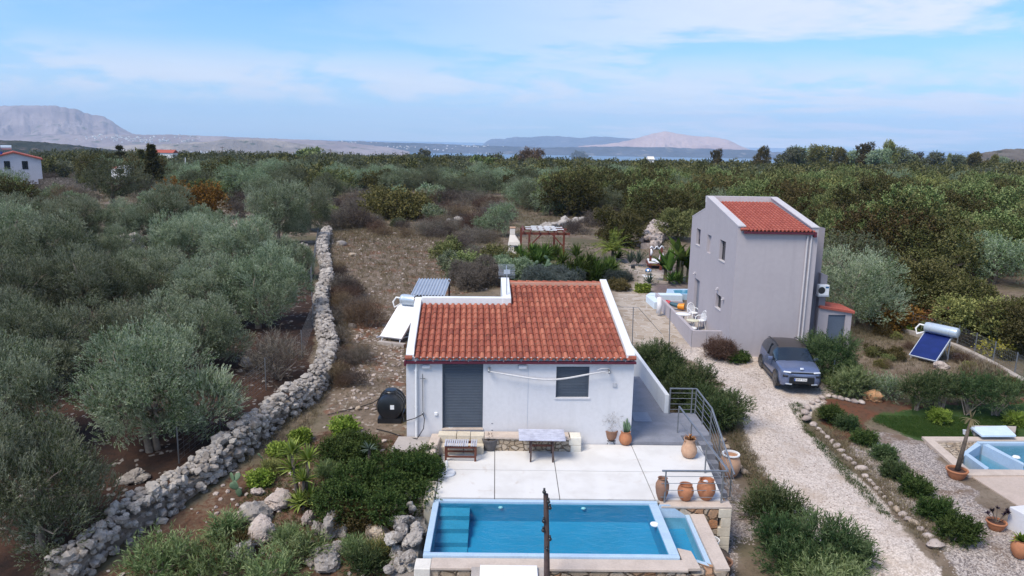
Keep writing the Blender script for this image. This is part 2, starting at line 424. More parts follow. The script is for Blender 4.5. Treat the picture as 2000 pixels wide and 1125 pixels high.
def build_ground():
    ys = np.concatenate([np.arange(-20, 9, 3.), np.arange(9, 45, .17), 45 + np.cumsum(np.linspace(.2, 2.2, 75)), ])
    ys = np.concatenate([ys, ys[-1] + np.cumsum(np.linspace(2.5, 14, 38))])
    ys = ys[ys < 472]
    ys = np.concatenate([ys, [480, 520, 600, 800, 1100, 1500, 2000, 2600, 3000]])
    nx = 420
    u = np.linspace(-1, 1, nx)
    hw = np.where(ys < 9, 26, 15 + .80 * np.maximum(ys, 9))
    Xg = u[None, :] * hw[:, None]; Yg = np.repeat(ys[:, None], nx, 1)
    Zg = ground(Xg, Yg)
    wob = np.where(Yg < 60, 1, .4)
    wx = (hashn(Xg, Yg, 1.6) - .5) * 1.1 * wob + (hashn(Xg + 7, Yg, 5.) - .5) * .5
    wy = (hashn(Xg + 31, Yg + 5, 1.6) - .5) * 1.1 * wob + (hashn(Xg, Yg + 17, 5.) - .5) * .5
    px, py = proj(Xg, Yg, Zg)
    pxw, pyw = proj(Xg + wx * .55, Yg + wy * .55, Zg)
    vis = Yg > 8
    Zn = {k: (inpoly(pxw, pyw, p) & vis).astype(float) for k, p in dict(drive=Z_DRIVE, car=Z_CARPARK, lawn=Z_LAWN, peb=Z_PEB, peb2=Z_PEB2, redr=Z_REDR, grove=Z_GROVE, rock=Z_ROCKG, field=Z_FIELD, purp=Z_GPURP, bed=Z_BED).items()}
    pxs, pys = proj(Xg + wx * .12, Yg + wy * .12, Zg)
    Zn['path'] = (inpoly(pxs, pys, Z_PATH) & vis).astype(float)
    drive = np.where(Zn['car'] > 0, .66, Zn['drive'])
    cols = np.zeros((Xg.size, 4), np.float32); cols2 = np.zeros_like(cols)
    cols[:, 0] = drive.ravel(); cols[:, 1] = Zn['lawn'].ravel(); cols[:, 2] = np.maximum(Zn['peb'], Zn['peb2'] * .6).ravel(); cols[:, 3] = np.maximum(np.maximum(Zn['redr'], .75 * Zn['bed']), .56 * Zn['rock']).ravel()
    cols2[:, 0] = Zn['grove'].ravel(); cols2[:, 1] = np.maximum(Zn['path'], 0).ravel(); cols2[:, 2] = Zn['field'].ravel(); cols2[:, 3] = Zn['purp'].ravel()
    def blur(c):
        c = c.reshape(len(ys), nx, 4).copy()
        for _ in range(3):
            c[1:-1] = (c[:-2] + 2 * c[1:-1] + c[2:]) / 4; c[:, 1:-1] = (c[:, :-2] + 2 * c[:, 1:-1] + c[:, 2:]) / 4
        return c.reshape(-1, 4)
    cols, cols2 = blur(cols), blur(cols2)
    V = np.stack([Xg, Yg, Zg], -1).reshape(-1, 3)
    ny = len(ys)
    idx = np.arange(ny * nx).reshape(ny, nx)
    Q = np.stack([idx[:-1, :-1], idx[:-1, 1:], idx[1:, 1:], idx[1:, :-1]], -1).reshape(-1, 4)
    def dom(a): return a.reshape(ny, nx)[:-1, :-1].ravel() > .5
    kind = np.zeros(len(Q), int)
    kind[dom(drive)] = 1; kind[dom(Zn['lawn'])] = 2; kind[dom(np.maximum(Zn['peb'], Zn['peb2']))] = 3; kind[dom(Zn['path'])] = 4
    # soil and rock, dry grass, drive gravel ... one material reads the surface map
    m, t, o = nt('ground_surface')
    p = wpos(t)
    z1 = N(t, 'ShaderNodeVertexColor', layer_name='zone'); z2 = N(t, 'ShaderNodeVertexColor', layer_name='zone2')
    s1 = N(t, 'ShaderNodeSeparateColor', {0: z1.outputs[0]}); s2 = N(t, 'ShaderNodeSeparateColor', {0: z2.outputs[0]})
    big, mid, fin = noise(t, .16, 5, .6, p), noise(t, .9, 6, .65, p), noise(t, 7., 5, .7, p)
    vor = N(t, 'ShaderNodeTexVoronoi', {'Vector': p, 'Scale': 9., 'Randomness': 1.}); vfin = N(t, 'ShaderNodeTexVoronoi', {'Vector': p, 'Scale': 26., 'Randomness': 1.})
    vr = N(t, 'ShaderNodeSeparateColor', {0: vor.outputs['Color']}).outputs[0]
    vr2 = N(t, 'ShaderNodeSeparateColor', {0: vfin.outputs['Color']}).outputs[0]
    def soft(x): return mrange(t, mth(t, 'ADD', x, mth(t, 'MULTIPLY', mth(t, 'SUBTRACT', mth(t, 'ADD', mth(t, 'MULTIPLY', mid, .5), mth(t, 'MULTIPLY', fin, .5)), .5), 1.7)), .38, .62)
    s1o = [soft(s1.outputs[i]) for i in range(3)]; s2o = [soft(s2.outputs[0]), s2.outputs[1], soft(s2.outputs[2])]; z1a = soft(z1.outputs['Alpha'])
    # dry scrub ground
    base = mixc_(t, mrange(t, mid, .35, .65), (.14, .105, .078), (.21, .17, .13))
    base = mixc_(t, mrange(t, big, .45, .6), base, (.11, .098, .06))
    base = mixc_(t, mrange(t, fin, .5, .75), base, (.055, .047, .034))
    # trampled field with red earth
    fld = mixc_(t, mrange(t, mid, .38, .62), (.205, .158, .120), (.145, .112, .084))
    fld = mixc_(t, mrange(t, noise(t, .55, 6, .62, p, .5), .52, .64), fld, (.19, .088, .055))
    fld = mixc_(t, mrange(t, fin, .45, .75), fld, (.07, .058, .042))
    fld = mixc_(t, mrange(t, vr, .9, .93), fld, (.30, .26, .22))
    c = mixc_(t, s2o[2], base, fld)
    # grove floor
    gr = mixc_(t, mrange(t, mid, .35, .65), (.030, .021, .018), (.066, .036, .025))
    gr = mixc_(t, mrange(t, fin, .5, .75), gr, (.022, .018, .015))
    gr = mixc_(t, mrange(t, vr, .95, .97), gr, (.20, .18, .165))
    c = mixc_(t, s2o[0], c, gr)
    # red bed earth
    rd = mixc_(t, mrange(t, mid, .4, .62), (.125, .054, .032), (.09, .058, .04))
    rd = mixc_(t, mrange(t, fin, .5, .7), rd, (.055, .035, .026))
    c = mixc_(t, z1a, c, rd)
    # pebbles
    pb = mixc_(t, mrange(t, vr2, .0, 1.), (.14, .12, .115), (.44, .39, .36))
    pb = mixc_(t, mrange(t, mid, .48, .68), pb, (.16, .115, .085))
    c = mixc_(t, s1o[2], c, pb)
    # drive gravel
    dv = mixc_(t, mrange(t, vr2, .0, 1.), (.38, .33, .295), (.60, .53, .48))
    dv = mixc_(t, mrange(t, mid, .46, .70, 0., .7), dv, (.36, .285, .225))
    dv = mixc_(t, mrange(t, noise(t, 1.6, 6, .7, p, 1.), .60, .72), dv, (.20, .165, .14))
    c = mixc_(t, s1o[0], c, dv)
    # lawn
    lw = mixc_(t, mrange(t, mid, .35, .65), (.026, .058, .016), (.045, .078, .024))
    lw = mixc_(t, mrange(t, fin, .55, .8), lw, (.10, .09, .04))
    c = mixc_(t, s1o[1], c, lw)
    # purple-grey garden chippings
    c = mixc_(t, z2.outputs['Alpha'], c, mixc_(t, mrange(t, fin, .3, .7), (.16, .125, .13), (.11, .085, .09)))
    # crazy paving
    pv = N(t, 'ShaderNodeTexVoronoi', {'Vector': p, 'Scale': 2.1, 'Randomness': 1.})
    pe = N(t, 'ShaderNodeTexVoronoi', {'Vector': p, 'Scale': 2.1, 'Randomness': 1.}, feature='DISTANCE_TO_EDGE')
    pr = N(t, 'ShaderNodeSeparateColor', {0: pv.outputs['Color']}).outputs[0]
    pvc = mixc_(t, pr, (.30, .24, .18), (.46, .40, .34))
    pvc = mixc_(t, mrange(t, pe.outputs['Distance'], .0, .035, 1., 0.), pvc, (.50, .47, .44))
    pvc = mixc_(t, mrange(t, fin, .5, .8, 0., .6), pvc, (.22, .18, .14))
    c = mixc_(t, s2o[1], c, pvc)
    hgt = mth(t, 'ADD', mth(t, 'MULTIPLY', fin, .6), mth(t, 'MULTIPLY', vr, .4))
    princ(t, o, c, .95, 0, .15, hgt, .8, .06)
    names = ['ground', 'gravel_driveway', 'lawn', 'pebble_bed', 'stone_path']
    for k, nm in enumerate(names):
        q = Q[kind == k]
        if not len(q): continue
        used, inv = np.unique(q, return_inverse=True)
        mb = MB(); mb.add(V[used], inv.reshape(-1, 4))
        ob = structure(mb.build(nm, m, smooth=True))
        for nmA, cc in (('zone', cols), ('zone2', cols2)):
            a = ob.data.color_attributes.new(nmA, 'FLOAT_COLOR', 'POINT'); a.data.foreach_set('color', cc[used].ravel())
build_ground()

# ------------------------------------------------------------------ sea, far land
SEA = -112.
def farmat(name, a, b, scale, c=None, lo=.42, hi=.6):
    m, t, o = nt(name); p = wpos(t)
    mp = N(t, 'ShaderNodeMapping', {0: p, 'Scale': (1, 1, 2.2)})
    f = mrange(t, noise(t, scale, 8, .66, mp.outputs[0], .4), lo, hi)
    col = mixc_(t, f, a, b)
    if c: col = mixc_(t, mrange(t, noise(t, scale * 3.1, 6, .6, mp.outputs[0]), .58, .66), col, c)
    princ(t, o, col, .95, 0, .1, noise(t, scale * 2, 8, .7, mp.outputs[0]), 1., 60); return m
def ridge(name, pts, Y, base, mat, depth=.25, wob=1.2, seed=1, n=220, z0=SEA - 5):
    """a range of hills Y metres off: its skyline in photo pixels gives real heights; it slopes down towards and away from the viewer"""
    pts = np.array(pts, float)
    xs = np.linspace(pts[0, 0], pts[-1, 0], n)
    ysk = np.interp(xs, pts[:, 0], pts[:, 1])
    rng = np.random.RandomState(seed)
    k = 22
    rows = []
    for j, fr in enumerate(np.linspace(-1, 1, 2 * k + 1)):
        row = []
        for i, (x, yv) in enumerate(zip(xs, ysk)):
            w = wob * (hashn(x, 3.3 * seed, .11) - .5) + wob * .6 * (hashn(x, 9.1 * seed, .31) - .5)
            q = PY(x, yv + w, Y)
            top = q.z
            yy = Y + fr * depth * Y
            sh = max(0., 1 - abs(fr)) ** (1.15 if fr < 0 else .8)
            gul = 1 + (.5 * (hashn(x * .03 + seed, fr * 3.5, 1.) - .5) + .3 * (hashn(x * .09, fr * 8 + seed, 1.) - .5) + .12 * (hashn(x * .3, fr * 20, 1.) - .5)) * (1 - sh) * 1.6 * (abs(fr) < .98)
            zz = z0 + (top - z0) * min(1., sh * gul)
            row.append((q.x * (yy / Y), yy, zz))
        rows.append(row)
    v = np.array(rows).reshape(-1, 3); m_ = 2 * k + 1
    idx = np.arange(m_ * n).reshape(m_, n)
    Q = np.stack([idx[:-1, :-1], idx[:-1, 1:], idx[1:, 1:], idx[1:, :-1]], -1).reshape(-1, 4)
    return structure(MB().add(v, Q).build(name, mat, smooth=True))
m, t, o = nt('sea_water')
p = wpos(t)
princ(t, o, mixc_(t, mrange(t, noise(t, .0012, 4, .6, p), .4, .6), (.05, .12, .20), (.06, .15, .24)), .35, 0, .5, noise(t, .02, 5, .6, p), .3, 2.)
structure(MB().add([(-30000, 2500, SEA), (30000, 2500, SEA), (30000, 45000, SEA), (-30000, 45000, SEA)], [(0, 1, 2, 3)]).build('sea', m))
ROCKY = farmat('far_rock', (.23, .185, .185), (.33, .27, .26), .0016, (.12, .12, .09))
ROCKY2 = farmat('far_coast_rock', (.24, .21, .19), (.42, .36, .31), .004, (.10, .11, .07))
PINK = farmat('far_sunlit_rock', (.40, .27, .23), (.50, .36, .31), .0012)  # pink of warm sunlight on the hill, painted into the rock colour
GREENISH = farmat('far_maquis', (.035, .045, .032), (.075, .078, .055), .008, (.16, .13, .11))
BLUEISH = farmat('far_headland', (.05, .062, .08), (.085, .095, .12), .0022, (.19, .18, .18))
ridge('far_hill', [(-260, 225), (-60, 210), (0, 207), (60, 205), (105, 206), (150, 214), (178, 224), (205, 228), (232, 246), (258, 262), (300, 270), (360, 284)], 8200, 0, ROCKY, .22, 2.2, 3)
ridge('near_hill', [(-260, 272), (-60, 274), (30, 274), (80, 277), (150, 284), (225, 293), (300, 304), (380, 318)], 1500, 0, GREENISH, .25, 1.6, 5, z0=-75)
ridge('coast_hill', [(-100, 268), (120, 262), (258, 263), (330, 263), (420, 266), (520, 270), (600, 273), (660, 276), (760, 288), (800, 296)], 6400, 0, ROCKY, .16, 1.4, 7)
ridge('coast_bluff', [(120, 292), (240, 284), (330, 281), (400, 277), (440, 272), (500, 272), (560, 276), (600, 283), (640, 291), (680, 300), (700, 306)], 4300, 0, ROCKY2, .10, 2.0, 9)
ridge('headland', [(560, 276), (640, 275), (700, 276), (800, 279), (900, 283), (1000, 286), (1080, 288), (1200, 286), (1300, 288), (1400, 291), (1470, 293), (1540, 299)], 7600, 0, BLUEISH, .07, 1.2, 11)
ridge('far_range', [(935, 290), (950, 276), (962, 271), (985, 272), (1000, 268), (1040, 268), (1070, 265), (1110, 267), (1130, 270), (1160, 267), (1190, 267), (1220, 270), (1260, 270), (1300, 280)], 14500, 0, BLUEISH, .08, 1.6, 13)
ridge('pink_hill', [(1130, 285), (1180, 282), (1220, 276), (1250, 268), (1275, 261), (1300, 256), (1325, 261), (1360, 266), (1400, 268), (1425, 274), (1445, 285), (1470, 294)], 10500, 0, PINK, .08, 1.4, 15)
ridge('tan_hill', [(1880, 312), (1905, 302), (1930, 296), (1960, 292), (2000, 290), (2080, 286), (2200, 290)], 1500, 0, farmat('tan_slope', (.22, .17, .13), (.30, .25, .20), .012, (.10, .10, .06)), .2, 1.4, 17, z0=-70)

# far settlements: a scatter of tiny pale houses on the coast
rng = np.random.RandomState(4)
mb = MB()
def far_houses(pts, spread, n, Y, s):
    for _ in range(n):
        a = pts[rng.randint(len(pts))]
        q = PY(a[0] + rng.normal() * spread[0], a[1] + rng.normal() * spread[1], Y)
        w = s * rng.uniform(.6, 1.5)
        mb.box((q.x, q.y, q.z), (w, w, s * rng.uniform(.6, 1.1)), rng.uniform(0, 3))
far_houses([(190, 268), (230, 269), (270, 272), (310, 274), (345, 272)], (26, 3.2), 90, 5300, 9)
far_houses([(390, 299), (410, 298), (380, 301), (470, 304)], (12, 2), 40, 3700, 6)
far_houses([(640, 277), (690, 278), (730, 300), (760, 301), (920, 285), (960, 300), (780, 287), (850, 292)], (26, 1.2), 110, 7000, 9)
tag(mb.build('distant_villages', pm('far_plaster', (.72, .68, .64), (.6, .56, .5), .02, .9)), 'scatter of tiny white village houses along the far coast', 'village', None, 'stuff')

# air: fading towards the far coast
m, t, o = nt('haze_air')
vol = N(t, 'ShaderNodeVolumePrincipled', {'Color': (.58, .76, 1.), 'Density': 7.0e-5, 'Anisotropy': 0.})
t.links.new(vol.outputs[0], o.inputs['Volume'])
hz = MB().bx(-17000, 17000, -300, 17000, SEA - 40, 640)
tag(hz.build('haze', m, fix=True), None, None, None, 'stuff')
# ------------------------------------------------------------------ materials with a pattern of their own
def tilemat(name, a, b, c, moss=(.10, .08, .052)):
    m, t, o = nt(name); v = coords(t)
    tn = N(t, 'ShaderNodeAttribute', attribute_name='tone').outputs['Fac']
    r = N(t, 'ShaderNodeValToRGB', {0: tn}); e = r.color_ramp.elements
    e[0].position, e[0].color = 0, (*a, 1); e[1].position, e[1].color = 1, (*c, 1); e.new(.5).color = (*b, 1)
    col = mixc_(t, mrange(t, noise(t, 9, 6, .7, v), .52, .68, 0, .75), r.outputs[0], moss)
    col = mixc_(t, mrange(t, noise(t, 40, 3, .6, v), .4, .7, 0, .35), col, (.42, .20, .12))
    princ(t, o, col, .85, 0, .2, noise(t, 60, 4, .6, v), .25, .01); return m
M['tile'] = tilemat('clay_tile', (.20, .05, .038), (.32, .09, .06), (.42, .145, .092))
M['tilenew'] = tilemat('new_clay_tile', (.29, .068, .055), (.34, .085, .068), (.38, .105, .08), (.22, .06, .045))
def stonemat(name, scale, cols, mortar, mw=.03, sz=(1, 1, 1.25), bump=1.):
    """rubble masonry: each stone its own tone, recessed joints"""
    m, t, o = nt(name); v = coords(t)
    nz = N(t, 'ShaderNodeTexNoise', {'Vector': v, 'Scale': 3.2, 'Detail': 3.}).outputs['Color']
    vv = N(t, 'ShaderNodeVectorMath', {0: v, 1: N(t, 'ShaderNodeVectorMath', {0: nz, 1: (.22, .22, .22)}, operation='MULTIPLY').outputs[0]}, operation='ADD').outputs[0]
    mp = N(t, 'ShaderNodeMapping', {0: vv, 'Scale': sz}).outputs[0]
    vo = N(t, 'ShaderNodeTexVoronoi', {'Vector': mp, 'Scale': scale, 'Randomness': .95})
    ed = N(t, 'ShaderNodeTexVoronoi', {'Vector': mp, 'Scale': scale, 'Randomness': .95}, feature='DISTANCE_TO_EDGE').outputs['Distance']
    rr = N(t, 'ShaderNodeSeparateColor', {0: vo.outputs['Color']})
    r = N(t, 'ShaderNodeValToRGB', {0: rr.outputs[0]}); e = r.color_ramp.elements
    e[0].color, e[1].color = (*cols[0], 1), (*cols[-1], 1)
    for i, q in enumerate(cols[1:-1]): e.new((i + 1) / (len(cols) - 1)).color = (*q, 1)
    f = noise(t, 22, 6, .7, v)
    col = mixc_(t, mrange(t, f, .35, .7, 0, .6), r.outputs[0], tuple(x * .62 for x in cols[0]))
    ef = mrange(t, ed, mw * .5, mw * 1.6)
    col = mixc_(t, ef, mortar, col)
    hh = mth(t, 'ADD', mrange(t, ed, 0, mw * 4), mth(t, 'MULTIPLY', f, .35))
    princ(t, o, col, .9, 0, .15, hh, bump, .05); return m
M['rubble'] = stonemat('rubble_masonry', 3.3, [(.34, .26, .18), (.46, .37, .28), (.50, .42, .34), (.38, .28, .19), (.46, .20, .09)], (.14, .105, .08))
M['rubble2'] = stonemat('small_rubble', 5.2, [(.36, .28, .20), (.48, .40, .31), (.52, .45, .37), (.42, .32, .22)], (.20, .15, .11))
m, t, o = nt('white_terrace_screed'); v = wpos(t)
c = mixc_(t, mrange(t, noise(t, .9, 6, .62, v), .4, .65), (.63, .625, .615), (.565, .555, .54))
c = mixc_(t, mrange(t, noise(t, 1.1, 7, .7, v, .8), .58, .72, 0, .55), c, (.42, .34, .28))
c = mixc_(t, mrange(t, noise(t, 30, 3, .6, v), .6, .8, 0, .3), c, (.46, .44, .42))
princ(t, o, c, .75, 0, .25, noise(t, 30, 4, .6, v), .08); M['screed'] = m
M['copeblue'] = pm('pool_coping_blue', (.40, .53, .66), (.35, .47, .60), 3, .5)
M['poolblue'] = pm('pool_lining', (.055, .31, .52), (.047, .285, .48), 1.2, .5, flat=.3)
m, t, o = nt('pool_water'); v = wpos(t)
mp = N(t, 'ShaderNodeMapping', {0: v, 'Scale': (1, 2.1, 1)}).outputs[0]
bm_ = mth(t, 'ADD', noise(t, 2.6, 4, .55, mp, .6), mth(t, 'MULTIPLY', noise(t, 9, 2, .5, mp), .25))
bn = N(t, 'ShaderNodeBump', {'Height': bm_, 'Strength': .5, 'Distance': .05}).outputs[0]
gl = N(t, 'ShaderNodeBsdfGlossy', {'Color': (.9, .95, 1), 'Roughness': .03, 'Normal': bn}).outputs[0]
tr = N(t, 'ShaderNodeBsdfTransparent', {'Color': (.60, .92, .98)}).outputs[0]
rf = N(t, 'ShaderNodeFresnel', {'IOR': 1.33, 'Normal': bn}).outputs[0]
t.links.new(N(t, 'ShaderNodeMixShader', {0: rf, 1: tr, 2: gl}).outputs[0], o.inputs[0]); M['water'] = m

def tile_rows(mb, org, ux, uy, L, ncol, nrow, w, r=None, seed=0, pan=True, mi=0):
    """barrel tiles on a slope: org = eaves corner, ux along the eaves, uy up the slope (unit vectors), L slope length"""
    rng = np.random.RandomState(seed)
    ux, uy = Vector(ux), Vector(uy); nz = ux.cross(uy).normalized()
    r = r or w * .36
    tl = L / nrow; n = 7
    for c in range(ncol):
        off = rng.normal() * .012 * w
        ctone = rng.uniform(-.12, .12)
        for k in range(nrow):
            tn = float(np.clip(.5 + ctone + rng.normal() * .26, 0, 1))
            a0 = k * tl - tl * .10; a1 = (k + 1) * tl
            v = []
            for (a, rr, lift) in ((a0, r * 1.06, .020), (a1, r * .86, .004)):
                for i in range(n):
                    th = math.pi * i / (n - 1)
                    v.append(tuple(Vector(org) + ux * ((c + .5) * w + off + math.cos(th) * rr) + uy * a + nz * (math.sin(th) * rr * 1.0 + lift)))
            f = [(i, i + 1, n + i + 1, n + i) for i in range(n - 1)]
            v += [tuple(Vector(v[i]) - nz * .03) for i in range(n)]
            f += [(2 * n + i, 2 * n + i + 1, i + 1, i) for i in range(n - 1)]
            mb.add(v, f, mi, tn)
            if pan:
                tn2 = float(np.clip(.35 + ctone + rng.normal() * .2, 0, 1))
                v = []
                for a in (a0 - tl * .04, a1):
                    for i in range(5):
                        th = math.pi + math.pi * i / 4
                        v.append(tuple(Vector(org) + ux * ((c + 1.0) * w + math.cos(th) * w * .34) + uy * a + nz * (.035 + math.sin(th) * .05 - (.0 if a > a0 else -.012))))
                mb.add(v, [(i, i + 1, 5 + i + 1, 5 + i) for i in range(4)], mi, tn2 * .7)

# ------------------------------------------------------------------ the small white house
PHI = .040
HW, HD1, HD2, HS = 7.23, 3.62, 5.3, .245            # width, depth of low part, of high part, roof slope
UH = 3.40                                            # where the high part starts
house = thing('white_house', 'small white house with brown-red tiled roof, grey shutters and white parapets', 'house', (-2.94, 22.40, 0))
BASE[house.name] = (0, 0, 0)                         # its parts are built in its own frame, then it is turned
house.rotation_euler = (0, 0, PHI)
def HPt(u, v, z): return Vector((-2.94 + u * math.cos(PHI) - v * math.sin(PHI), 22.40 + u * math.sin(PHI) + v * math.cos(PHI), z))
zb, ze = -.3, 2.86
DU0, DU1, DZ0, DZ1 = 1.13, 2.42, .55, 2.70
WU0, WU1, WZ0, WZ1 = 4.74, 5.80, 1.58, 2.62
mb = MB()
# front wall in pieces round the two openings (20 cm thick), then sides and rear
fw = [(0, DU0, zb, ze), (DU0, DU1, zb, DZ0 - .02), (DU0, DU1, DZ1, ze), (DU1, WU0, zb, ze), (WU0, WU1, zb, WZ0), (WU0, WU1, WZ1, ze), (WU1, HW, zb, ze)]
for a, b, c_, d_ in fw: mb.bx(a, b, 0, .22, c_, d_)
w_ = mb.build('wall', M['white'], house)
def roofz(v): return 3.02 + HS * v
# gable walls carry the white parapets
def gable(u0, u1, v0, v1, top, mat='parapet', name='gable_wall'):
    g_ = MB().yzprism([(v0, zb), (v1, zb), (v1, top(v1)), (v0, top(v0))], u0, u1)
    return g_.build(name, M[mat], house, bevel=.02, fix=True)
gable(-.0, .245, .222, HD1 + .25, lambda v: roofz(v) + .07)
gable(HW - .26, HW, .222, HD2 + .2, lambda v: roofz(v) + .07)
for u0, u1 in ((0, .245), (HW - .26, HW)):
    MB().yzprism([(-.002, 2.86), (.221, 2.86), (.221, roofz(.22) + .07), (-.002, roofz(0) - .02)], u0, u1).build('parapet_end', M['parapet'], house, fix=True)
MB().bx(.247, UH + .0, HD1, HD1 + .25, zb, roofz(HD1) + .16).build('rear_parapet', M['parapet'], house, bevel=.02)
g_ = MB().yzprism([(HD1 - .02, zb), (HD2 + .2, zb), (HD2 + .2, roofz(HD2) + .16), (HD1 - .02, roofz(HD1) + .163)], UH - .25, UH + .06)
g_.build('step_parapet', M['parapet'], house, bevel=.02, fix=True)
MB().bx(UH + .062, HW - .262, HD2 - .02, HD2 + .2, zb, roofz(HD2) - .16).build('rear_wall', M['white'], house)
# roof: deck, tiles, ridge
ca = math.cos(math.atan(HS)); sa = math.sin(math.atan(HS))
mb = MB()
mb.yzprism([(.02, roofz(0.02) - .14), (HD1, roofz(HD1) - .14), (HD1, roofz(HD1) - .10), (.02, roofz(.02) - .10)], .25, UH)
mb.yzprism([(.02, roofz(0.02) - .14), (HD2, roofz(HD2) - .14), (HD2, roofz(HD2) - .10), (.02, roofz(.02) - .10)], UH + .003, HW - .265)
ncol_lo, ncol_hi = 16, 16
wl_ = (UH - .25) / 15
roof = mb.build('roof', M['tile'], house)
mb = MB()
NC = 33; tw = (HW - .26 - .25) / NC
nlo = int((UH - .25) / tw)
tile_rows(mb, (.25, -.14, roofz(-.14) - .09), (1, 0, 0), (0, ca, sa), (HD1 + .12) / ca, nlo, 10, tw, seed=1)
tile_rows(mb, (.25 + nlo * tw, -.14, roofz(-.14) - .09), (1, 0, 0), (0, ca, sa), (HD2 + .16) / ca, NC - nlo, 14, tw, seed=2)
# the tile that returns at each eaves end
for u in (-.02, HW - .2): mb.tube([(u, -.10, 2.93), (u + .22, -.10, 2.93)], .075, 8, tone=.3)
mb.build('roof_tile', M['tile'], house)
mb = MB(); rng = np.random.RandomState(8)
k = 11; u0 = UH + .06; du = (HW - .26 - u0) / k
for i in range(k): mb.tube([(u0 + i * du, HD2 + .02, roofz(HD2) - .04), (u0 + (i + 1.06) * du, HD2 + .02, roofz(HD2) - .055)], [.125, .105], 10, tone=rng.uniform(.3, .9))
mb.build('ridge_tile', M['tile'], house)
MB().bx(UH + .062, HW - .262, HD2 - .14, HD2 - .05, roofz(HD2) - .1, roofz(HD2) + .02).build('ridge_mortar', pm('pink_mortar', (.50, .30, .23), (.42, .24, .18), 4, .9), house)
# fascia strip, gutter, downpipe
MB().bx(.0, HW, -.05, -.004, 2.80, 2.93).build('fascia', M['white'], house)
mb = MB(); mb.bx(-.03, HW + .03, -.17, -.055, 2.745, 2.825); mb.bx(-.05, .02, -.18, -.05, 2.68, 2.85)
gut = mb.build('gutter', M['maroon'], house, bevel=.012)
sub(gut, house)
for i in range(13): MB().bar((.3 + i * .55, -.17, 2.82), (.3 + i * .55, -.10, 2.93), .018).build('gutter_bracket', M['metal'], gut)
mb = MB(); mb.tube([(.31, -.06, 2.75), (.31, -.06, .10)], .035, 8)
for z in (2.5, 1.3, .15): mb.box((.31, -.03, z), (.10, .07, .03))
mb.build('downpipe', M['whitepaint'], house, smooth=40)
# roller shutters: ribbed curtains in side rails
def shutter(name, u0, u1, z0, z1, v):
    mb = MB(); n = int((z1 - z0) / .052); h = (z1 - z0) / n
    pr = []
    for i in range(n): pr += [(v - .004, z0 + i * h), (v - .016, z0 + i * h + h * .25), (v - .016, z0 + i * h + h * .75), (v - .004, z0 + i * h + h * .97)]
    vv = [(u0, a, b) for a, b in pr] + [(u1, a, b) for a, b in pr]; q = len(pr)
    mb.add(vv, [(i, q + i, q + i + 1, i + 1) for i in range(q - 1)])
    s = mb.build(name, M['shutter'], house)
    mb = MB()
    for u in (u0 + .015, u1 - .015): mb.bx(u - .03, u + .03, v - .04, v + .01, z0, z1)
    mb.bx(u0 + .046, u1 - .046, v - .03, v + .01, z0, z0 + .05)
    mb.build('shutter_rail', M['shutter'], sub(s, house)); return s
shutter('door_shutter', DU0, DU1, DZ0, DZ1, .11); shutter('window_shutter', WU0, WU1, WZ0, WZ1, .11)
MB().bx(WU0 - .04, WU1 + .04, -.03, .22, WZ0 - .045, WZ0 + .003).build('window_sill', M['white'], house)
MB().bx(DU0 - .02, DU1 + .02, -.03, .22, DZ0 - .05, DZ0 + .002).build('door_sill', M['capstone'], house)
# wall lamps, brackets, meter box, stand pipe
for u, z in ((.62, 2.62), (3.66, 2.62)):
    mb = MB(); mb.box((u, -.045, z), (.27, .09, .13)); l_ = mb.build('wall_lamp', pm('lamp_housing', (.62, .63, .66), (.55, .56, .6), 4, .5), house, bevel=.035)
for u, z in ((2.62, 2.58), (6.43, 2.54)):
    mb = MB(); mb.tube([(u, -.01, z), (u - .04, -.1, z + .01), (u - .02, -.17, z - .05)], .035, 7); mb.ball((u - .02, -.18, z - .06), .05, 8); mb.build('spot_lamp', M['metal'], house, smooth=50)
MB().box((6.62, -.02, 2.02), (.13, .05, .13)).build('socket_box', pm('box_grey', (.45, .46, .49), None, 4, .5), house, bevel=.01)
MB().box((.93, -.02, 1.05), (.10, .05, .10)).build('socket_box', M['whitepaint'], house, bevel=.01)
MB().bx(3.845, 3.857, -.004, .0, .1, 2.75).build('wall_joint', M['galv'], house)
mb = MB(); mb.tube([(.52, -.06, 1.12), (.52, -.06, 2.30), (.52, -.12, 2.40)], .014, 6); mb.bar((.44, -.06, 2.24), (.60, -.06, 2.24), .02); mb.ball((.52, -.07, 1.1), .04, 8); mb.box((.52, -.02, 1.08), (.05, .06, .05))
mb.build('shower_pipe', M['metal'], house, smooth=50)
# roof aerial on the step parapet
an = MB(); ax, ay, az = UH - .10, HD1 + .28, roofz(HD1) + .15
an.tube([(ax, ay, az), (ax - .0, ay, az + 1.0)], .018, 6); mast = an.build('aerial', M['galv'], house, smooth=50)
mb = MB()
for z, n in ((az + .98, 6), (az + .80, 4)):
    mb.tube([(ax - .02, ay - .1, z), (ax + .02, ay + .75, z + .05)], .010, 5)
    for i in range(n): mb.tube([(ax - .30, ay + i * .13, z + .02 * i), (ax + .30, ay + i * .13, z + .02 * i)], .006, 4)
for i in range(5): mb.tube([(ax - .30, ay - .05, az + .70 + i * .07), (ax + .30, ay - .05, az + .70 + i * .07)], .006, 4)
mb.build('aerial_rod', M['galv'], sub(mast, house))
MB().box((ax, ay - .04, az + .92), (.22, .03, .16)).build('aerial_plate', M['tank'], sub(mast, house))

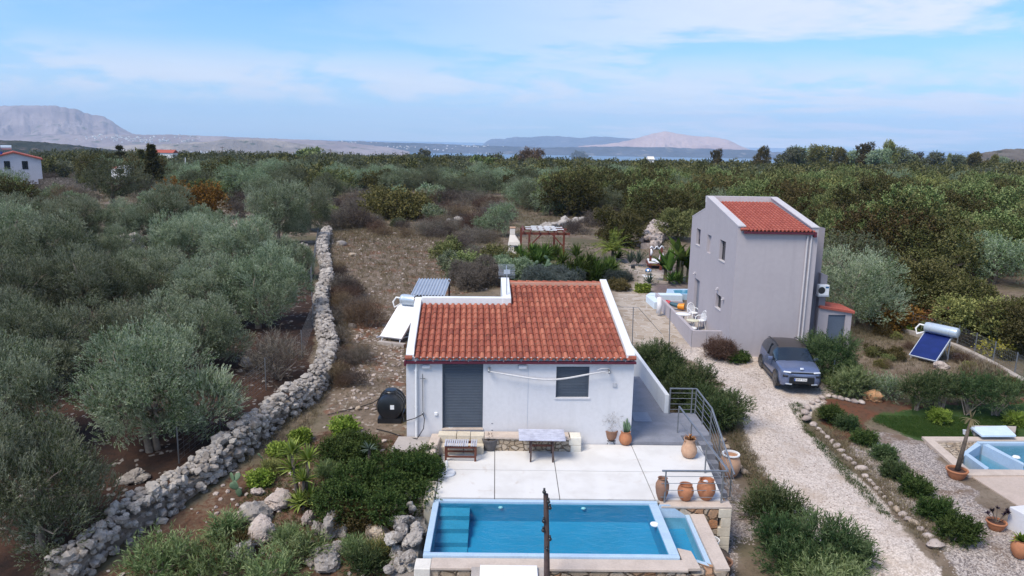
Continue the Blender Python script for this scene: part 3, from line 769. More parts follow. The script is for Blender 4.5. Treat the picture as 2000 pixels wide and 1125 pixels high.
# rolled shade cloth slung between the two brackets
pts = []
for i in range(21):
    s = i / 20; u = 2.62 + s * 3.72
    pts.append(HPt(u, -.20, 2.52 - .24 * 4 * s * (1 - s) * (1 - .25 * (s - .5)) + .03 * math.sin(s * 9)))
mb = MB(); mb.tube(pts, [.014 + .016 * min(1, i / 4, (20 - i) / 4) for i in range(21)], 7); mb.tube([HPt(6.0, -.17, 2.55), HPt(6.15, -.19, 2.62), HPt(6.4, -.2, 2.62), HPt(6.38, -.2, 2.48), HPt(6.1, -.2, 2.47)], .012, 5)
tag(mb.build('rolled_shade_cloth', pm('dirty_white_cloth', (.58, .58, .60), (.48, .47, .47), 6, .9), smooth=True), 'rolled off-white shade cloth slung between two brackets across the house front', 'shade cloth')

# ------------------------------------------------------------------ terrace, steps, low wall under the front
TZ = 0.
Lf, Rf = P(850, 974), P(1411, 972); Lb, Rb = P(866, 862), P(1368, 869)
J = [P(966, 975), P(1093.6, 975), P(1281, 979)]; Jb = [P(966.4, 876), P(1079, 876), P(1232, 867)]
mb = MB()
yfr = 18.86
def tx(edge_f, edge_b, y):
    f = (y - edge_f.y) / (edge_b.y - edge_f.y); return edge_f.x + (edge_b.x - edge_f.x) * f
cols_ = [(Lf, Lb)] + list(zip(J, Jb)) + [(Rf, Rb)]
yrow = [18.86, 20.62, 22.62]
gp = .012
for i in range(4):
    for k in range(2):
        y0, y1 = yrow[k] + (gp if k else 0), yrow[k + 1] - gp
        a, b = cols_[i], cols_[i + 1]
        q = [(tx(*a, y0) + gp, y0), (tx(*b, y0) - gp, y0), (tx(*b, y1) - gp, y1), (tx(*a, y1) + gp, y1)]
        mb.prism(q, -.10, 0.)
structure(mb.build('terrace', M['screed']))
structure(MB().prism([(tx(*cols_[0], 18.86), 18.87), (tx(*cols_[4], 18.86), 18.87), (tx(*cols_[4], 22.6), 22.6), (tx(*cols_[0], 22.6), 22.6)], -.6, -.025).build('terrace_base', pm('joint_dark', (.16, .15, .145), (.12, .11, .11), 5, .9)))
# kerb along the terrace's planted side
kb = MB(); a0, a1 = P(848, 940), P(838, 990)
kb.prism([(Lf.x - .30, 18.55), (Lf.x - .02, 18.55), (Lf.x - .02, 19.75), (Lf.x - .30, 19.75)], -.9, .06)
tag(kb.build('stone_pier', M['block'], bevel=.03), 'pale cut-stone pier at the terrace corner beside the pool and hedge', 'pier')
# side kerb next to the steps
sk = MB(); sk.prism([(Lb.x - .42, 20.9), (Lb.x - .10, 20.9), (Lb.x - .02, 22.36), (Lb.x - .34, 22.36)], -.4, .42)
tag(sk.build('stone_kerb_wall', M['capstone'], bevel=.03), 'low pale stone kerb wall left of the door steps', 'kerb wall')
sk = MB(); sk.prism([(Lb.x - 1.5, 21.3), (Lb.x - .45, 21.3), (Lb.x - .38, 22.36), (Lb.x - 1.4, 22.36)], -.3, .30)
structure(sk.build('concrete_apron', M['concrete']))
st = thing('door_steps', 'two blocky limestone steps below the grey shutter door', 'steps', (-1.2, 22.1, 0))
mb = MB(); x0, x1 = HPt(1.02, 0, 0).x, HPt(2.48, 0, 0).x
def blockrow(mb, xs, y0, y1, z0, z1):
    rng = np.random.RandomState(int(z1 * 100) + 5)
    for a, b in zip(xs[:-1], xs[1:]): mb.bx(a + .008, b - .008, y0 + rng.uniform(0, .012), y1, z0, z1 + rng.uniform(-.01, .01), tone=rng.uniform(.2, .9))
blockrow(mb, np.linspace(x0, x1, 4) + np.array([0, .1, .05, 0]), 22.06, 22.42, -.05, .48)
mb.build('upper_step', M['block'], st, bevel=.012)
mb = MB(); blockrow(mb, np.linspace(x0, x1, 5) + np.array([0, -.08, .1, .05, 0]), 21.72, 22.05, -.05, .24)
mb.build('lower_step', M['block'], st, bevel=.012)
bw = thing('stone_bench_wall', 'low rubble stone bench wall with flat capping along the house front', 'bench wall', (1.1, 22.2, 0))
bx0, bx1 = x1 + .01, P(1131, 868).x
MB().bx(bx0, bx1 - .34, 22.02, 22.47, -.05, .40).build('wall', M['rubble2'], bw)
MB().bx(bx0, bx1 - .34, 21.98, 22.47, .402, .47).build('capping', M['capstone'], bw, bevel=.01)
mb = MB()
for z0, z1, d in ((-.05, .21, 0), (.215, .47, .12)): mb.bx(bx1 - .335 - d * .5 + .0, bx1 + (.0), 22.0, 22.47, z0, z1)
mb.build('end_block', pm('pale_block', (.68, .65, .58), (.60, .56, .48), 3, .85), bw, bevel=.015)

# ------------------------------------------------------------------ pool
pool = thing('swimming_pool', 'blue swimming pool with corner steps and a narrow overflow trough on its right', 'swimming pool', (1.3, 17.4, 0))
pw = -.06
pf, pb_ = 16.02, 18.78        # front and rear outer edge
def pxl(y, edge): return edge[0] + (edge[1] - edge[0]) * (y - 16) / 2.8
eL = (P(828, 1086).x, P(848, 978).x); eR = (P(1322, 1086).x, P(1288, 984).x)
iL, iR = P(842, 1076).x + .02, P(1303, 1080).x
def poly_edge(l, r, y0, y1): return [(l, y0), (r, y0), (r, y1), (l, y1)]
Lx, Rx = (eL[0] + eL[1]) / 2 - .03, (eR[0] + eR[1]) / 2 + .02
cw = .16
mb = MB()
mb.bx(Lx, Rx, pf, pf + .13, -1.3, -.03); mb.bx(Lx, Rx, pb_ - .13, pb_, -1.3, .004); mb.bx(Lx, Lx + cw, pf + .132, pb_ - .132, -1.3, -.005); mb.bx(Rx - .24, Rx, pf + .132, pb_ - .132, -1.3, -.02)
mb.build('coping', M['copeblue'], pool, bevel=.012)
FZ = PY(1100, 1019, pb_ - .14).z
mb = MB(); mb.bx(Lx + cw - .001, Rx - .239, pf + .129, pb_ - .129, -1.45, FZ)
for x in ((Lx + cw, Lx + cw + .01), (Rx - .25, Rx - .24)): mb.bx(x[0], x[1], pf + .13, pb_ - .13, -1.3, -.08)
for y in ((pf + .13, pf + .14), (pb_ - .14, pb_ - .13)): mb.bx(Lx + cw + .011, Rx - .251, y[0], y[1], -1.3, -.08)
mb.build('basin', M['poolblue'], pool)
mb = MB()
ys0 = pb_ - .15
for i, z in enumerate((-.18, -.30, -.42, -.54)): mb.bx(Lx + cw + .012, Lx + 1.0, ys0 - .46 * (i + 1), ys0 - .46 * i - .002, -1.299, z)
mb.bx(Lx + cw + .012, Lx + 1.0, pf + .142, ys0 - .46 * 4 - .002, -1.299, FZ + .06)
mb.build('pool_steps', pm('pool_step_lining', (.10, .35, .52), (.08, .31, .48), 1.5, .5), pool)
for x in (P(978, 990).x, P(1142, 990).x):
    MB().ball((x, pb_ - .125, -.17), .07, 14, sz=.6).build('pool_lamp', M['whitepaint'], pool, smooth=True)
MB().add([(Lx + cw + .001, pf + .131, pw), (Rx - .241, pf + .131, pw), (Rx - .241, pb_ - .131, pw), (Lx + cw + .001, pb_ - .131, pw)], [(0, 1, 2, 3)]).build('water', M['water'], pool)
# trough on the right: it narrows to a point at its front
ta, tb, tc, td = P(1297, 1008, -.30), P(1338, 1008, -.30), P(1378, 1101, -.30), P(1326, 1083, -.30)
ta.x = td.x = Rx + .004
tq = [(ta.x, ta.y), (tb.x, tb.y), (tc.x, tc.y), (td.x, td.y)]
t0 = pb_ - .14
MB().prism(tq, -1.1, -.66).build('trough_floor', M['poolblue'], pool, fix=True)
MB().add([(x + (.02 if i in (1, 2) else 0), y, -.34) for i, (x, y) in enumerate(tq)], [(3, 2, 1, 0)]).build('trough_water', M['water'], pool)
mb = MB(); ro = [(tb.x + .11, tb.y + .02), (tc.x + .12, tc.y - .09)]
mb.prism([tq[1], tq[2], ro[1], ro[0]], -1.1, -.26)
mb.prism([tq[2], tq[3], (td.x, td.y - .1), (tc.x + .05, tc.y - .16)], -1.1, -.262)
A_, B_, C_, D_ = PY(1289, 986, 18.512), PY(1307, 986, 18.512), PY(1342, 1009, 18.49), PY(1297, 1008, 18.49)
A_.x = D_.x = ta.x
for q_ in ([A_, B_, C_, D_], [D_, C_, Vector((C_.x, C_.y - .002, -.86)), Vector((D_.x, D_.y - .002, -.86))]):
    w_ = [tuple(k) for k in q_]; mb.add(w_ + [(x, 18.535, z) for x, y, z in w_], [(0, 3, 2, 1), (0, 1, 5, 4), (1, 2, 6, 5), (2, 3, 7, 6), (3, 0, 4, 7), (4, 5, 6, 7)])
mb.build('trough_wall', M['copeblue'], pool, fix=True)
fl = MB(); c0 = P(1279, 1024, -.05); fl.lathe([(.09, -.03), (.12, 0), (.12, .025), (.05, .05), (.001, .05)], (c0.x, c0.y, pw), 18)
tag(fl.build('chlorine_float', M['whitepaint'], smooth=40), 'round white chlorine float on the pool water near the right edge', 'pool float')
# stone wall below the pool's front edge
pwall = thing('pool_front_wall', 'rubble stone retaining wall with pinkish capping below the pool front', 'retaining wall', (1.3, 15.8, -1))
MB().bx(Lx + .22, Rx + .05, 15.62, 16.018, -2.3, -.16).build('wall', M['rubble'], pwall)
MB().bx(Lx + .22, Rx + .1, 15.58, 16.016, -.158, -.09).build('capping', M['capstone'], pwall, bevel=.012)
MB().bx(Lx - .16, Lx + .215, 15.55, 16.0, -1.6, -.10).build('corner_block', pm('white_block', (.66, .63, .58), (.58, .55, .5), 3, .85), pwall, bevel=.02)
mb = MB(); a, b = ro[1], ro[0]
mb.prism([(Rx + .052, 15.62), (a[0] - .02, a[1] - .35), (a[0] + .34, a[1] - .25), (b[0] + .36, 18.45), (b[0] + .02, 18.45), (b[0] + .005, b[1]), (a[0] + .005, a[1]), (td.x + .02, td.y - .105), (Rx + .052, 16.0)], -2.3, -.272)
mb.build('side_wall', M['rubble'], pwall, fix=True)
mb = MB(); mb.prism([(a[0] + .006, a[1] - .3), (a[0] + .36, a[1] - .27), (b[0] + .38, 18.46), (b[0] + .022, 18.46), (b[0] + .006, b[1])], -.270, -.20); mb.prism([(Rx + .052, 15.64), (Rx + .052, td.y - .06), (Rx + .36, td.y - .20), (Rx + .40, 15.66)], -.16, -.085)
mb.build('side_capping', M['capstone'], pwall, bevel=.01, fix=True)
cwall = thing('terrace_corner_wall', 'rubble retaining wall with cut corner blocks under the front railing', 'retaining wall', (5.4, 18.85, -.8))
cx0, cx1 = P(1292, 981).x, Rf.x + .12
MB().bx(cx0, cx1 - .36, 18.52, 18.857, -1.7, -.075).build('wall', M['rubble'], cwall)
MB().bx(cx0 - .05, cx1, 18.50, 18.857, -.073, -.004).build('capping', M['capstone'], cwall, bevel=.012)
mb = MB(); z = -1.7; i = 0
while z < -.08:
    h = min(.27, -.077 - z); mb.bx(cx1 - (.355 if i % 2 else .28), cx1 - .01, 18.49, 18.86, z + .006, z + h); z += h + .002; i += 1
mb.build('corner_block', M['block'], cwall, bevel=.012)
MB().bx(cx1 - .34, cx1 - .015, 18.862, 22.5, -1.7, -.11).build('side_wall', M['rubble'], cwall)

# ------------------------------------------------------------------ side patio, stairs, rails
pz = .10
pat = [P(1233, 866, pz), P(1330, 852, pz), P(1389, 851, pz), P(1361, 806, pz), P(1302, 806, pz), P(1262, 700, pz), P(1232, 700, pz)]
pa = [(HPt(HW, .02, 0).x + .0, 22.64), (pat[1].x, 22.64), (pat[1].x, pat[2].y), (pat[2].x, pat[2].y), (pat[2].x, pat[4].y), (pat[4].x, pat[4].y), (pat[4].x, 29.5), (HPt(HW, 6, 0).x, 29.5)]
structure(MB().prism(pa, -1.2, pz).build('side_patio', M['slate']))
mat_ = MB(); q = P(1252, 815, pz); mat_.box((q.x, q.y, pz + .012), (.62, .9, .02))
tag(mat_.build('door_mat', pm('mat_grey', (.27, .30, .36), (.24, .26, .32), 6, .95)), 'pale grey-blue mat lying on the slate side patio', 'mat')
sx0, sx1, sy0 = Rb.x - .55, pat[2].x, pat[2].y
stairs = MB(); nst = 7; rise = (pz + 1.25) / nst
sx0 = pat[1].x
for i in range(nst):
    y1 = sy0 - .30 * i - .001; y0 = y1 - .30
    stairs.bx(max(sx0, tx(*cols_[4], y0) + .03), sx1 + .02 * i, y0, y1 - .001, -1.6, pz - rise * (i + 1))
tag(stairs.build('outdoor_stairs', M['slate'], bevel=.008), 'grey tiled outdoor stairs going down beside the white terrace', 'stairs')
pwl = MB(); wt_ = P(1299, 807, pz)
q0, q1 = PX(1300, 769, wt_.x), PX(1241, 690, wt_.x)
q1 = P(1240, 689, q0.z)
d_ = (q1 - Vector((wt_.x - .03, wt_.y, q1.z))); q2 = q1 + d_ * .3
pwl.prism([(wt_.x - .03, wt_.y), (wt_.x + .12, wt_.y), (q2.x + .15, q2.y), (q2.x, q2.y)], -.5, q0.z)
tag(pwl.build('patio_wall', M['parapet'], bevel=.015, fix=True), 'long white garden wall along the slate patio beside the house', 'garden wall')
def railing(label, path, zs, posts, h, bars=4, name='railing', r=.025):
    """path: plan points with floor heights zs; posts at the listed path parameters"""
    root = thing(name, label, 'railing', (path[0][0], path[0][1], zs[0]))
    P3 = [Vector((p[0], p[1], z)) for p, z in zip(path, zs)]
    def at(s):
        i = min(int(s), len(P3) - 2); return P3[i].lerp(P3[i + 1], s - i)
    mb = MB()
    for i in range(len(P3) - 1): mb.bar(P3[i] + Vector((0, 0, h)), P3[i + 1] + Vector((0, 0, h)), .055, .04)
    mb.build('handrail', M['metal'], root, bevel=.008)
    for s in posts:
        q = at(s); MB().bar(q - Vector((0, 0, .02)), q + Vector((0, 0, h - .02)), .038, .038).build('post', M['metal'], root)
    for k in range(bars):
        mb = MB()
        for i in range(len(P3) - 1): mb.tube([P3[i] + Vector((0, 0, h * (k + .8) / (bars + .6))), P3[i + 1] + Vector((0, 0, h * (k + .8) / (bars + .6)))], .009, 6)
        mb.build('rail_bar', M['metal'], root)
    return root
f0, f1 = P(1292, 979), P(1411, 972)
zc = PY(1414, 918, 18.72).z
railing('steel railing with thin bars standing along the terrace front edge behind three jars', [(f0.x - .05, 18.70), (cx1 - .12, 18.72)], [-.004, -.004], [.06, .93], .93, 4)
r1 = P(1323, 845, pz)
railing('sloping steel handrail between white terrace and tiled stairs', [(r1.x, r1.y), (cx1 - .1, 18.80)], [pz, -.004], [0.0, .3, .62], .93, 1)
c1, c2, c3 = P(1304, 808, pz), P(1360, 806, pz), P(1389, 851, pz)
q4 = (sx1 + .13, sy0 - .30 * nst - .1)
railing('steel landing railing that turns down the outer side of the tiled stairs', [(c1.x + .02, c1.y), (pat[2].x - .04, c1.y), (pat[2].x - .04, pat[2].y + .02), q4], [pz, pz, pz, -1.2], [0.03, .85, 1.0, 1.5, 2.0, 2.4, 2.9], .95, 4)
# ------------------------------------------------------------------ the tall grey house
GX0, GX1, GYF, GYR, GYB = 10.95, 14.42, 34.2, 39.95, 42.6
gz = -.5
gh = thing('grey_house', 'tall two-storey grey house with red tiled roof behind the parked car', 'house', (12.7, 38, 0))
pk, ev = 6.86, 5.9
outline = [(GYF, gz), (GYB, gz), (GYB, 5.52), (GYR + .06, 6.2), (GYR + .06, pk), (GYR - .2, pk), (GYF, ev)]
# left wall with window openings: columns of blocks between the openings
ops = [(41.46, 40.62, 4.10, 5.0), (39.2, 38.44, 3.98, 4.93), (36.86, 35.88, 3.95, 4.96), (41.16, 40.1, .02, 2.22), (36.9, 35.98, 1.5, 2.2)]
def top(y): return float(np.interp(y, [GYF, GYR - .2, GYR + .0599, GYR + .06, GYB], [ev, pk, pk, 6.2, 5.52]))
ycuts = sorted({GYF, GYB, GYR - .2, GYR + .06} | {v for o_ in ops for v in o_[:2]})
mb = MB(); T = .28
for y0, y1 in zip(ycuts[:-1], ycuts[1:]):
    ym = (y0 + y1) / 2
    hs = sorted([(o_[2], o_[3]) for o_ in ops if o_[1] <= ym <= o_[0]])
    zlo = gz
    t0_, t1_ = top(y0 + 1e-4), top(y1 - 1e-4)
    for a, b in hs + [(None, None)]:
        if a is None: mb.yzprism([(y0, zlo), (y1, zlo), (y1, t1_), (y0, t0_)], GX0, GX0 + T)
        else: mb.yzprism([(y0, zlo), (y1, zlo), (y1, a), (y0, a)], GX0, GX0 + T); zlo = b
mb.bx(GX0 + T, GX1 - .001, GYF + .002, GYF + .25, gz, 5.70)
mb.bx(GX0 + T, GX1 - .3, GYB - .25, GYB - .002, gz, 5.4)
wallg = mb.build('wall', M['grey'], gh, fix=True)
g_ = MB().yzprism([(GYF - .003, gz), (GYB, gz), (GYB, 5.52), (GYR + .06, 6.2), (GYR + .06, pk), (GYR - .2, pk), (GYF - .003, ev)], GX1, GX1 + .3)
g_.build('gable_wall', M['grey'], gh, fix=True)
# pale parapet cappings
def cap(pts, x0, x1, n='parapet'):
    mb = MB()
    for (ya, za), (yb, zb_) in zip(pts[:-1], pts[1:]): mb.yzprism([(ya, za), (yb, zb_), (yb, zb_ + .05), (ya, za + .05)], x0, x1)
    return mb.build(n, M['greytrim'], gh, fix=True)
cap([(GYF - .04, ev + .002), (GYR - .2, pk + .002)], GX0 - .01, GX0 + T + .08)
cap([(GYF - .04, ev + .002), (GYR - .2, pk + .002)], GX1 - .06, GX1 + .31)
MB().bx(GX0 - .012, GX1 + .312, GYR - .198, GYR + .08, pk - .3, pk + .056).build('rear_parapet', M['greytrim'], gh)
cap([(GYR + .08, 6.202), (GYB + .02, 5.522)], GX0 - .01, GX0 + T)
# roof
sl = (pk - .30 - 5.72) / (GYR - .3 - GYF)
def gr(y): return 5.76 + sl * (y - GYF)
MB().yzprism([(GYF + .0, gr(GYF) - .06), (GYR - .2, gr(GYR) - .06), (GYR - .2, gr(GYR) - .02), (GYF, gr(GYF) - .02)], GX0 + T + .002, GX1 - .002).build('roof', M['tilenew'], gh)
mb = MB(); ca2, sa2 = math.cos(math.atan(sl)), math.sin(math.atan(sl))
nn = 17; tw2 = (GX1 - GX0 - T - .08) / nn
tile_rows(mb, (GX0 + T + .085, GYF - .16, gr(GYF - .16)), (1, 0, 0), (0, ca2, sa2), (GYR - .22 - GYF + .16) / ca2, nn, 16, tw2, seed=5)
mb.tube([(GX0 + .1, GYF - .1, 5.80), (GX0 + .36, GYF - .1, 5.80)], .07, 8)
mb.build('roof_tile', M['tilenew'], gh)
mb = MB(); mb.bx(GX0 + .25, GX1 + .10, GYF - .19, GYF - .07, 5.60, 5.70); mb.bx(GX1 + .04, GX1 + .16, GYF - .2, GYF - .06, 5.48, 5.72)
mb.build('gutter', M['maroon'], gh, bevel=.01)
for x in (GX1 - .02, GX1 - .20):
    MB().tube([(x, GYF - .05, 5.55), (x, GYF - .05, .0)], .045, 8).build('downpipe', M['greytrim'], gh, smooth=40)
# windows in the left wall
SILL = M['greytrim']
for i, (ya, yb, za, zb_) in enumerate(ops):
    y0, y1 = min(ya, yb), max(ya, yb)
    if i == 1:
        MB().bx(GX0 + .14, GX0 + T - .002, y0, y1, za, zb_).build('blind_niche', M['grey'], gh); continue
    nm = 'door' if i == 3 else 'window'
    mb = MB(); f = .05
    for q in ((y0, y0 + f, za, zb_), (y1 - f, y1, za, zb_), (y0 + f, y1 - f, zb_ - f, zb_), (y0 + f, y1 - f, za, za + f)): mb.bx(GX0 + .15, GX0 + .20, *q)
    if nm == 'window' and i == 2: mb.bx(GX0 + .15, GX0 + .20, y0 + f, y1 - f, za + .62, za + .66)
    fr = mb.build(nm, M['black'] if i != 3 else M['slate'], gh)
    sub(fr, gh)
    if i == 3: MB().bx(GX0 + .165, GX0 + .19, y0 + f, y1 - f, za + f, zb_ - f).build('door_panel', M['slate'], fr)
    else:
        if i == 0:
            MB().bx(GX0 + .16, GX0 + .185, y0 + f, y1 - f, za + .3, zb_ - f).build('blind', pm('lilac_blind', (.13, .12, .17), None, 4, .6), fr)
            MB().bx(GX0 + .165, GX0 + .18, y0 + f, y1 - f, za + f, za + .298).build('pane', M['glass'], fr)
        else: MB().bx(GX0 + .165, GX0 + .18, y0 + f, y1 - f, za + f, zb_ - f).build('pane', M['glass'], fr)
        MB().bx(GX0 - .03, GX0 + .2, y0 - .03, y1 + .03, za - .04, za + .002).build('sill', SILL, fr)
for y, z in ((36.6, 2.5), (41.1, 2.5), (35.5, 2.2)):
    mb = MB(); mb.box((GX0 - .05, y, z), (.10, .10, .12)); mb.ball((GX0 - .12, y - .03, z - .05), .05, 8); mb.build('wall_lamp', M['greytrim'], gh, bevel=.015)
# set-back side wing on the right with sloping top
e0_, e1_ = PY(1590, 440, GYF + 1.5), PY(1612, 445.5, GYF + 1.5)
WX1 = e1_.x; W2, W3 = PY(1604, 534, GYF + 1.2), PY(1617, 538, GYF + 1.2)
mb = MB()
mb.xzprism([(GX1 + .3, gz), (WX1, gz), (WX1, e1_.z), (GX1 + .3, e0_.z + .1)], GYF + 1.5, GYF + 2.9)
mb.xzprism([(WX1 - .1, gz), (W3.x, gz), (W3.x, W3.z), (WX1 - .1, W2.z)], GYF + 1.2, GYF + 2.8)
mb.build('side_wing', pm('grey_render_shaded', (.27, .25, .275), (.25, .235, .26), .5, .9, flat=.4), gh, fix=True)  # same grey render, with the wing's shade painted into its colour
aq = PY(1607, 566, GYF + 1.0)
ac = thing('air_conditioner', 'white outdoor air-conditioning unit on the grey house side wing', 'air conditioner', tuple(aq))
MB().box(tuple(aq), (.50, .32, .52)).build('casing', M['whitepaint'], ac, bevel=.02)
mb = MB(); mb.tube([aq + Vector((-.12, -.158, 0)), aq + Vector((-.12, -.168, 0))], .17, 18); mb.build('fan_grille', M['black'], ac)
MB().box((aq.x + .14, aq.y - .163, aq.z + .15), (.15, .01, .08)).build('blue_label', pm('label_blue', (.03, .14, .32), None, 4, .5), ac)
MB().box((aq.x, aq.y + .03, aq.z - .285), (.55, .36, .045)).build('bracket', M['galv'], ac)

# lean-to store with red roof
sx0_, sx1_, sy_ = WX1 - .15, WX1 + 1.95, GYF + 1.15
sh = thing('lean_to_store', 'small grey lean-to store with sloping red roof and blue-grey door', 'shed', ((sx0_ + sx1_) / 2, sy_, 0))
q0, q1, q2 = PY(1600, 599, sy_), PY(1662, 609, sy_), PY(1656, 660, sy_)
dl, dr, dt = PY(1618, 616, sy_).x, PY(1652, 616, sy_).x, PY(1630, 615, sy_).z
xl, xr = q0.x, q2.x + .08
def stz(x): return q0.z + (q1.z - q0.z) * (x - q0.x) / (q1.x - q0.x)
mb = MB()
mb.xzprism([(xl, gz), (dl, gz), (dl, stz(dl) - .06), (xl, stz(xl) - .06)], sy_, sy_ + 1.4)
mb.xzprism([(dr, gz), (xr, gz), (xr, stz(xr) - .06), (dr, stz(dr) - .06)], sy_, sy_ + 1.4)
mb.xzprism([(dl, dt), (dr, dt), (dr, stz(dr) - .06), (dl, stz(dl) - .06)], sy_, sy_ + 1.4)
mb.build('wall', M['grey'], sh, fix=True)
d_ = MB(); d_.bx(dl, dr, sy_ + .06, sy_ + .11, gz, dt); dd = d_.build('door', pm('blue_grey_door', (.10, .13, .18), (.09, .115, .16), 2, .5), sh)
sub(dd, sh); MB().box((dr - .1, sy_ + .04, .75), (.03, .06, .12)).build('handle', M['black'], dd)
mb = MB(); mb.xzprism([(xl - .02, stz(xl) - .055), (xr + .08, stz(xr + .08) - .055), (xr + .08, stz(xr + .08) + .02), (xl - .02, stz(xl) + .02)], sy_ - .10, sy_ + 1.6)
rng = np.random.RandomState(3)
nk = 11
for i in range(nk):
    y = sy_ - .10 + (i + .5) * 1.7 / nk
    mb.tube([(xl, y, stz(xl) + .03), (xr + .09, y, stz(xr + .09) + .03)], .06, 6, tone=rng.uniform(.2, .9))
mb.build('roof', M['tilenew'], sh)
# low patio walls in front of the grey house
pw_ = MB()
a, b, c = P(1351, 672, -.12), P(1418, 676, -.12), P(1302, 612, -.0)
zt = PY(1351, 646, a.y).z
pw_.prism([(a.x, a.y), (GX0, a.y), (GX0, a.y + .16), (a.x + .16, a.y + .16), (a.x + .2, c.y + 3.2), (a.x + .04, c.y + 3.2)], gz, zt)
yb_ = PX(1300, 578, a.x).y
pw_2 = MB()
pwa = tag(pw_.build('patio_parapet', M['grey'], bevel=.01, fix=True), 'low grey wall round the patio with white garden chairs', 'patio wall')
structure(MB().prism([(a.x + .162, a.y + .162), (GX0 - .002, a.y + .162), (GX0 - .002, 43.5), (a.x + .202, 43.5)], gz, -.06).build('patio_floor', M['concrete']))
yr_ = PX(1288, 575, a.x + .1).y
# white-rimmed pool behind the patio
pl2 = thing('garden_pool', 'white-rimmed pool partly hidden behind the grey house corner', 'swimming pool', (a.x + 2, 45.5, .3))
e0, e1, e2, e3 = P(1262, 576, .35), P(1340, 577, .35), P(1340, 562, .35), P(1303, 562, .35)
f0_ = P(1278, 592, .25)
mb = MB(); mb.prism([(e0.x, e0.y), (GX0 + .4, e1.y), (GX0 + .4, e1.y + .7), (e0.x + .4, e1.y + .7)], -.3, .35)
mb.prism([(e0.x, e0.y - .003), (f0_.x, f0_.y), (a.x + .1, f0_.y + .1), (a.x + .3, e0.y - .003)], -.3, .30)
mb.build('rim', pm('pool_rim_white', (.62, .72, .80), (.56, .66, .75), 3, .6), pl2, bevel=.01)
mb = MB(); mb.prism([(e0.x + 1.4, e1.y + .7), (GX0 + 1.4, e1.y + .7), (GX0 + 1.4, e2.y), (e3.x, e3.y)], -.3, .28)
mb.build('ledge', M['copeblue'], pl2)
MB().prism([(e0.x + 2.0, e1.y + .9), (GX0 + 1.2, e1.y + .9), (GX0 + 1.2, e2.y - .5), (e3.x + .3, e3.y - .5)], .281, .30).build('water', pm('pool_water_far', (.08, .30, .45), (.12, .36, .52), 1.5, .12, spec=.5), pl2)
mb = MB(); rw = P(1300, 580, .0)
tag(MB().bx(a.x + .06, GX0, 43.52, 43.7, gz, .34).build('patio_rear_wall', M['grey'], bevel=.01), 'grey rear wall closing the patio below the white pool rim', 'patio wall')
# ------------------------------------------------------------------ terrace furniture
def at0(px, py, z=0.): return P(px, py, z)
# slatted small table
q = at0(900, 896)
bt = thing('slatted_low_table', 'low dark wood table with grey slatted top beside the steps', 'low table', (q.x, 21.42, 0))
bxx, byy = q.x, 21.42
l, w, h = 1.0, .50, .52
for sx in (-1, 1):
    for sy in (-1, 1): MB().bar((bxx + sx * (l / 2 - .05), byy + sy * (w / 2 - .05), 0), (bxx + sx * (l / 2 - .05), byy + sy * (w / 2 - .05), h - .04), .06).build('leg', M['wood'], bt)
mb = MB()
for sy in (-1, 1): mb.bar((bxx - l / 2 + .05, byy + sy * (w / 2 - .05), .14), (bxx + l / 2 - .05, byy + sy * (w / 2 - .05), .14), .04, .05); mb.bar((bxx - l / 2 + .05, byy + sy * (w / 2 - .05), h - .07), (bxx + l / 2 - .05, byy + sy * (w / 2 - .05), h - .07), .04, .07)
mb.build('frame', M['wood'], bt)
mb = MB(); n = 15
for i in range(n):
    if i == 11: continue
    mb.box((bxx - l / 2 + (i + .5) * l / n, byy, h - .01), (l / n * .72, w, .022), tone=i / n)
mb.build('slat_top', M['slats'], bt)
# big table on crossed frame
q = P(1057, 905); tcx, tcy = q.x + .02, 21.55
gt = thing('garden_table', 'large weathered wooden garden table with grey planked top on terrace', 'table', (tcx, tcy, 0))
l, w, h = 1.42, .88, .74
mb = MB(); n = 6
for i in range(n): mb.box((tcx, tcy - w / 2 + (i + .5) * w / n, h), (l, w / n * .93, .03))
mb.build('tabletop', pm('weathered_top', (.50, .52, .62), (.33, .34, .42), 5, .55, fine=22), gt)
mb = MB()
for sy in (-1, 1): mb.bar((tcx - l * .36, tcy + sy * .3, h - .05), (tcx + l * .36, tcy + sy * .3, h - .05), .045, .06)
mb.build('apron', M['wood'], gt)
for sx in (-1, 1):
    for sy in (-1, 1): MB().bar((tcx + sx * .34, tcy + sy * .34, 0), (tcx + sx * .33, tcy + sy * .30, h - .03), .05).build('leg', M['polewood'], gt)
mb = MB(); mb.bar((tcx - .34, tcy, .40), (tcx + .34, tcy, .40), .04, .06)
for sx in (-1, 1): mb.bar((tcx + sx * .34, tcy - .34, .40), (tcx + sx * .34, tcy + .34, .40), .04, .05)
mb.build('stretcher', M['wood'], gt)
# umbrella stand
q = at0(872, 925)
us = thing('parasol_stand', 'round pale parasol stand without its parasol near the hedge', 'parasol stand', tuple(q))
MB().lathe([(.26, 0), (.27, .03), (.24, .07), (.06, .085), (.001, .085)], tuple(q), 24).build('base', pm('stand_grey', (.62, .64, .68), (.55, .57, .6), 5, .6), us, smooth=40)
MB().tube([(q.x, q.y, .08), (q.x, q.y, .40)], .035, 10).build('tube', M['whitepaint'], us, smooth=40)

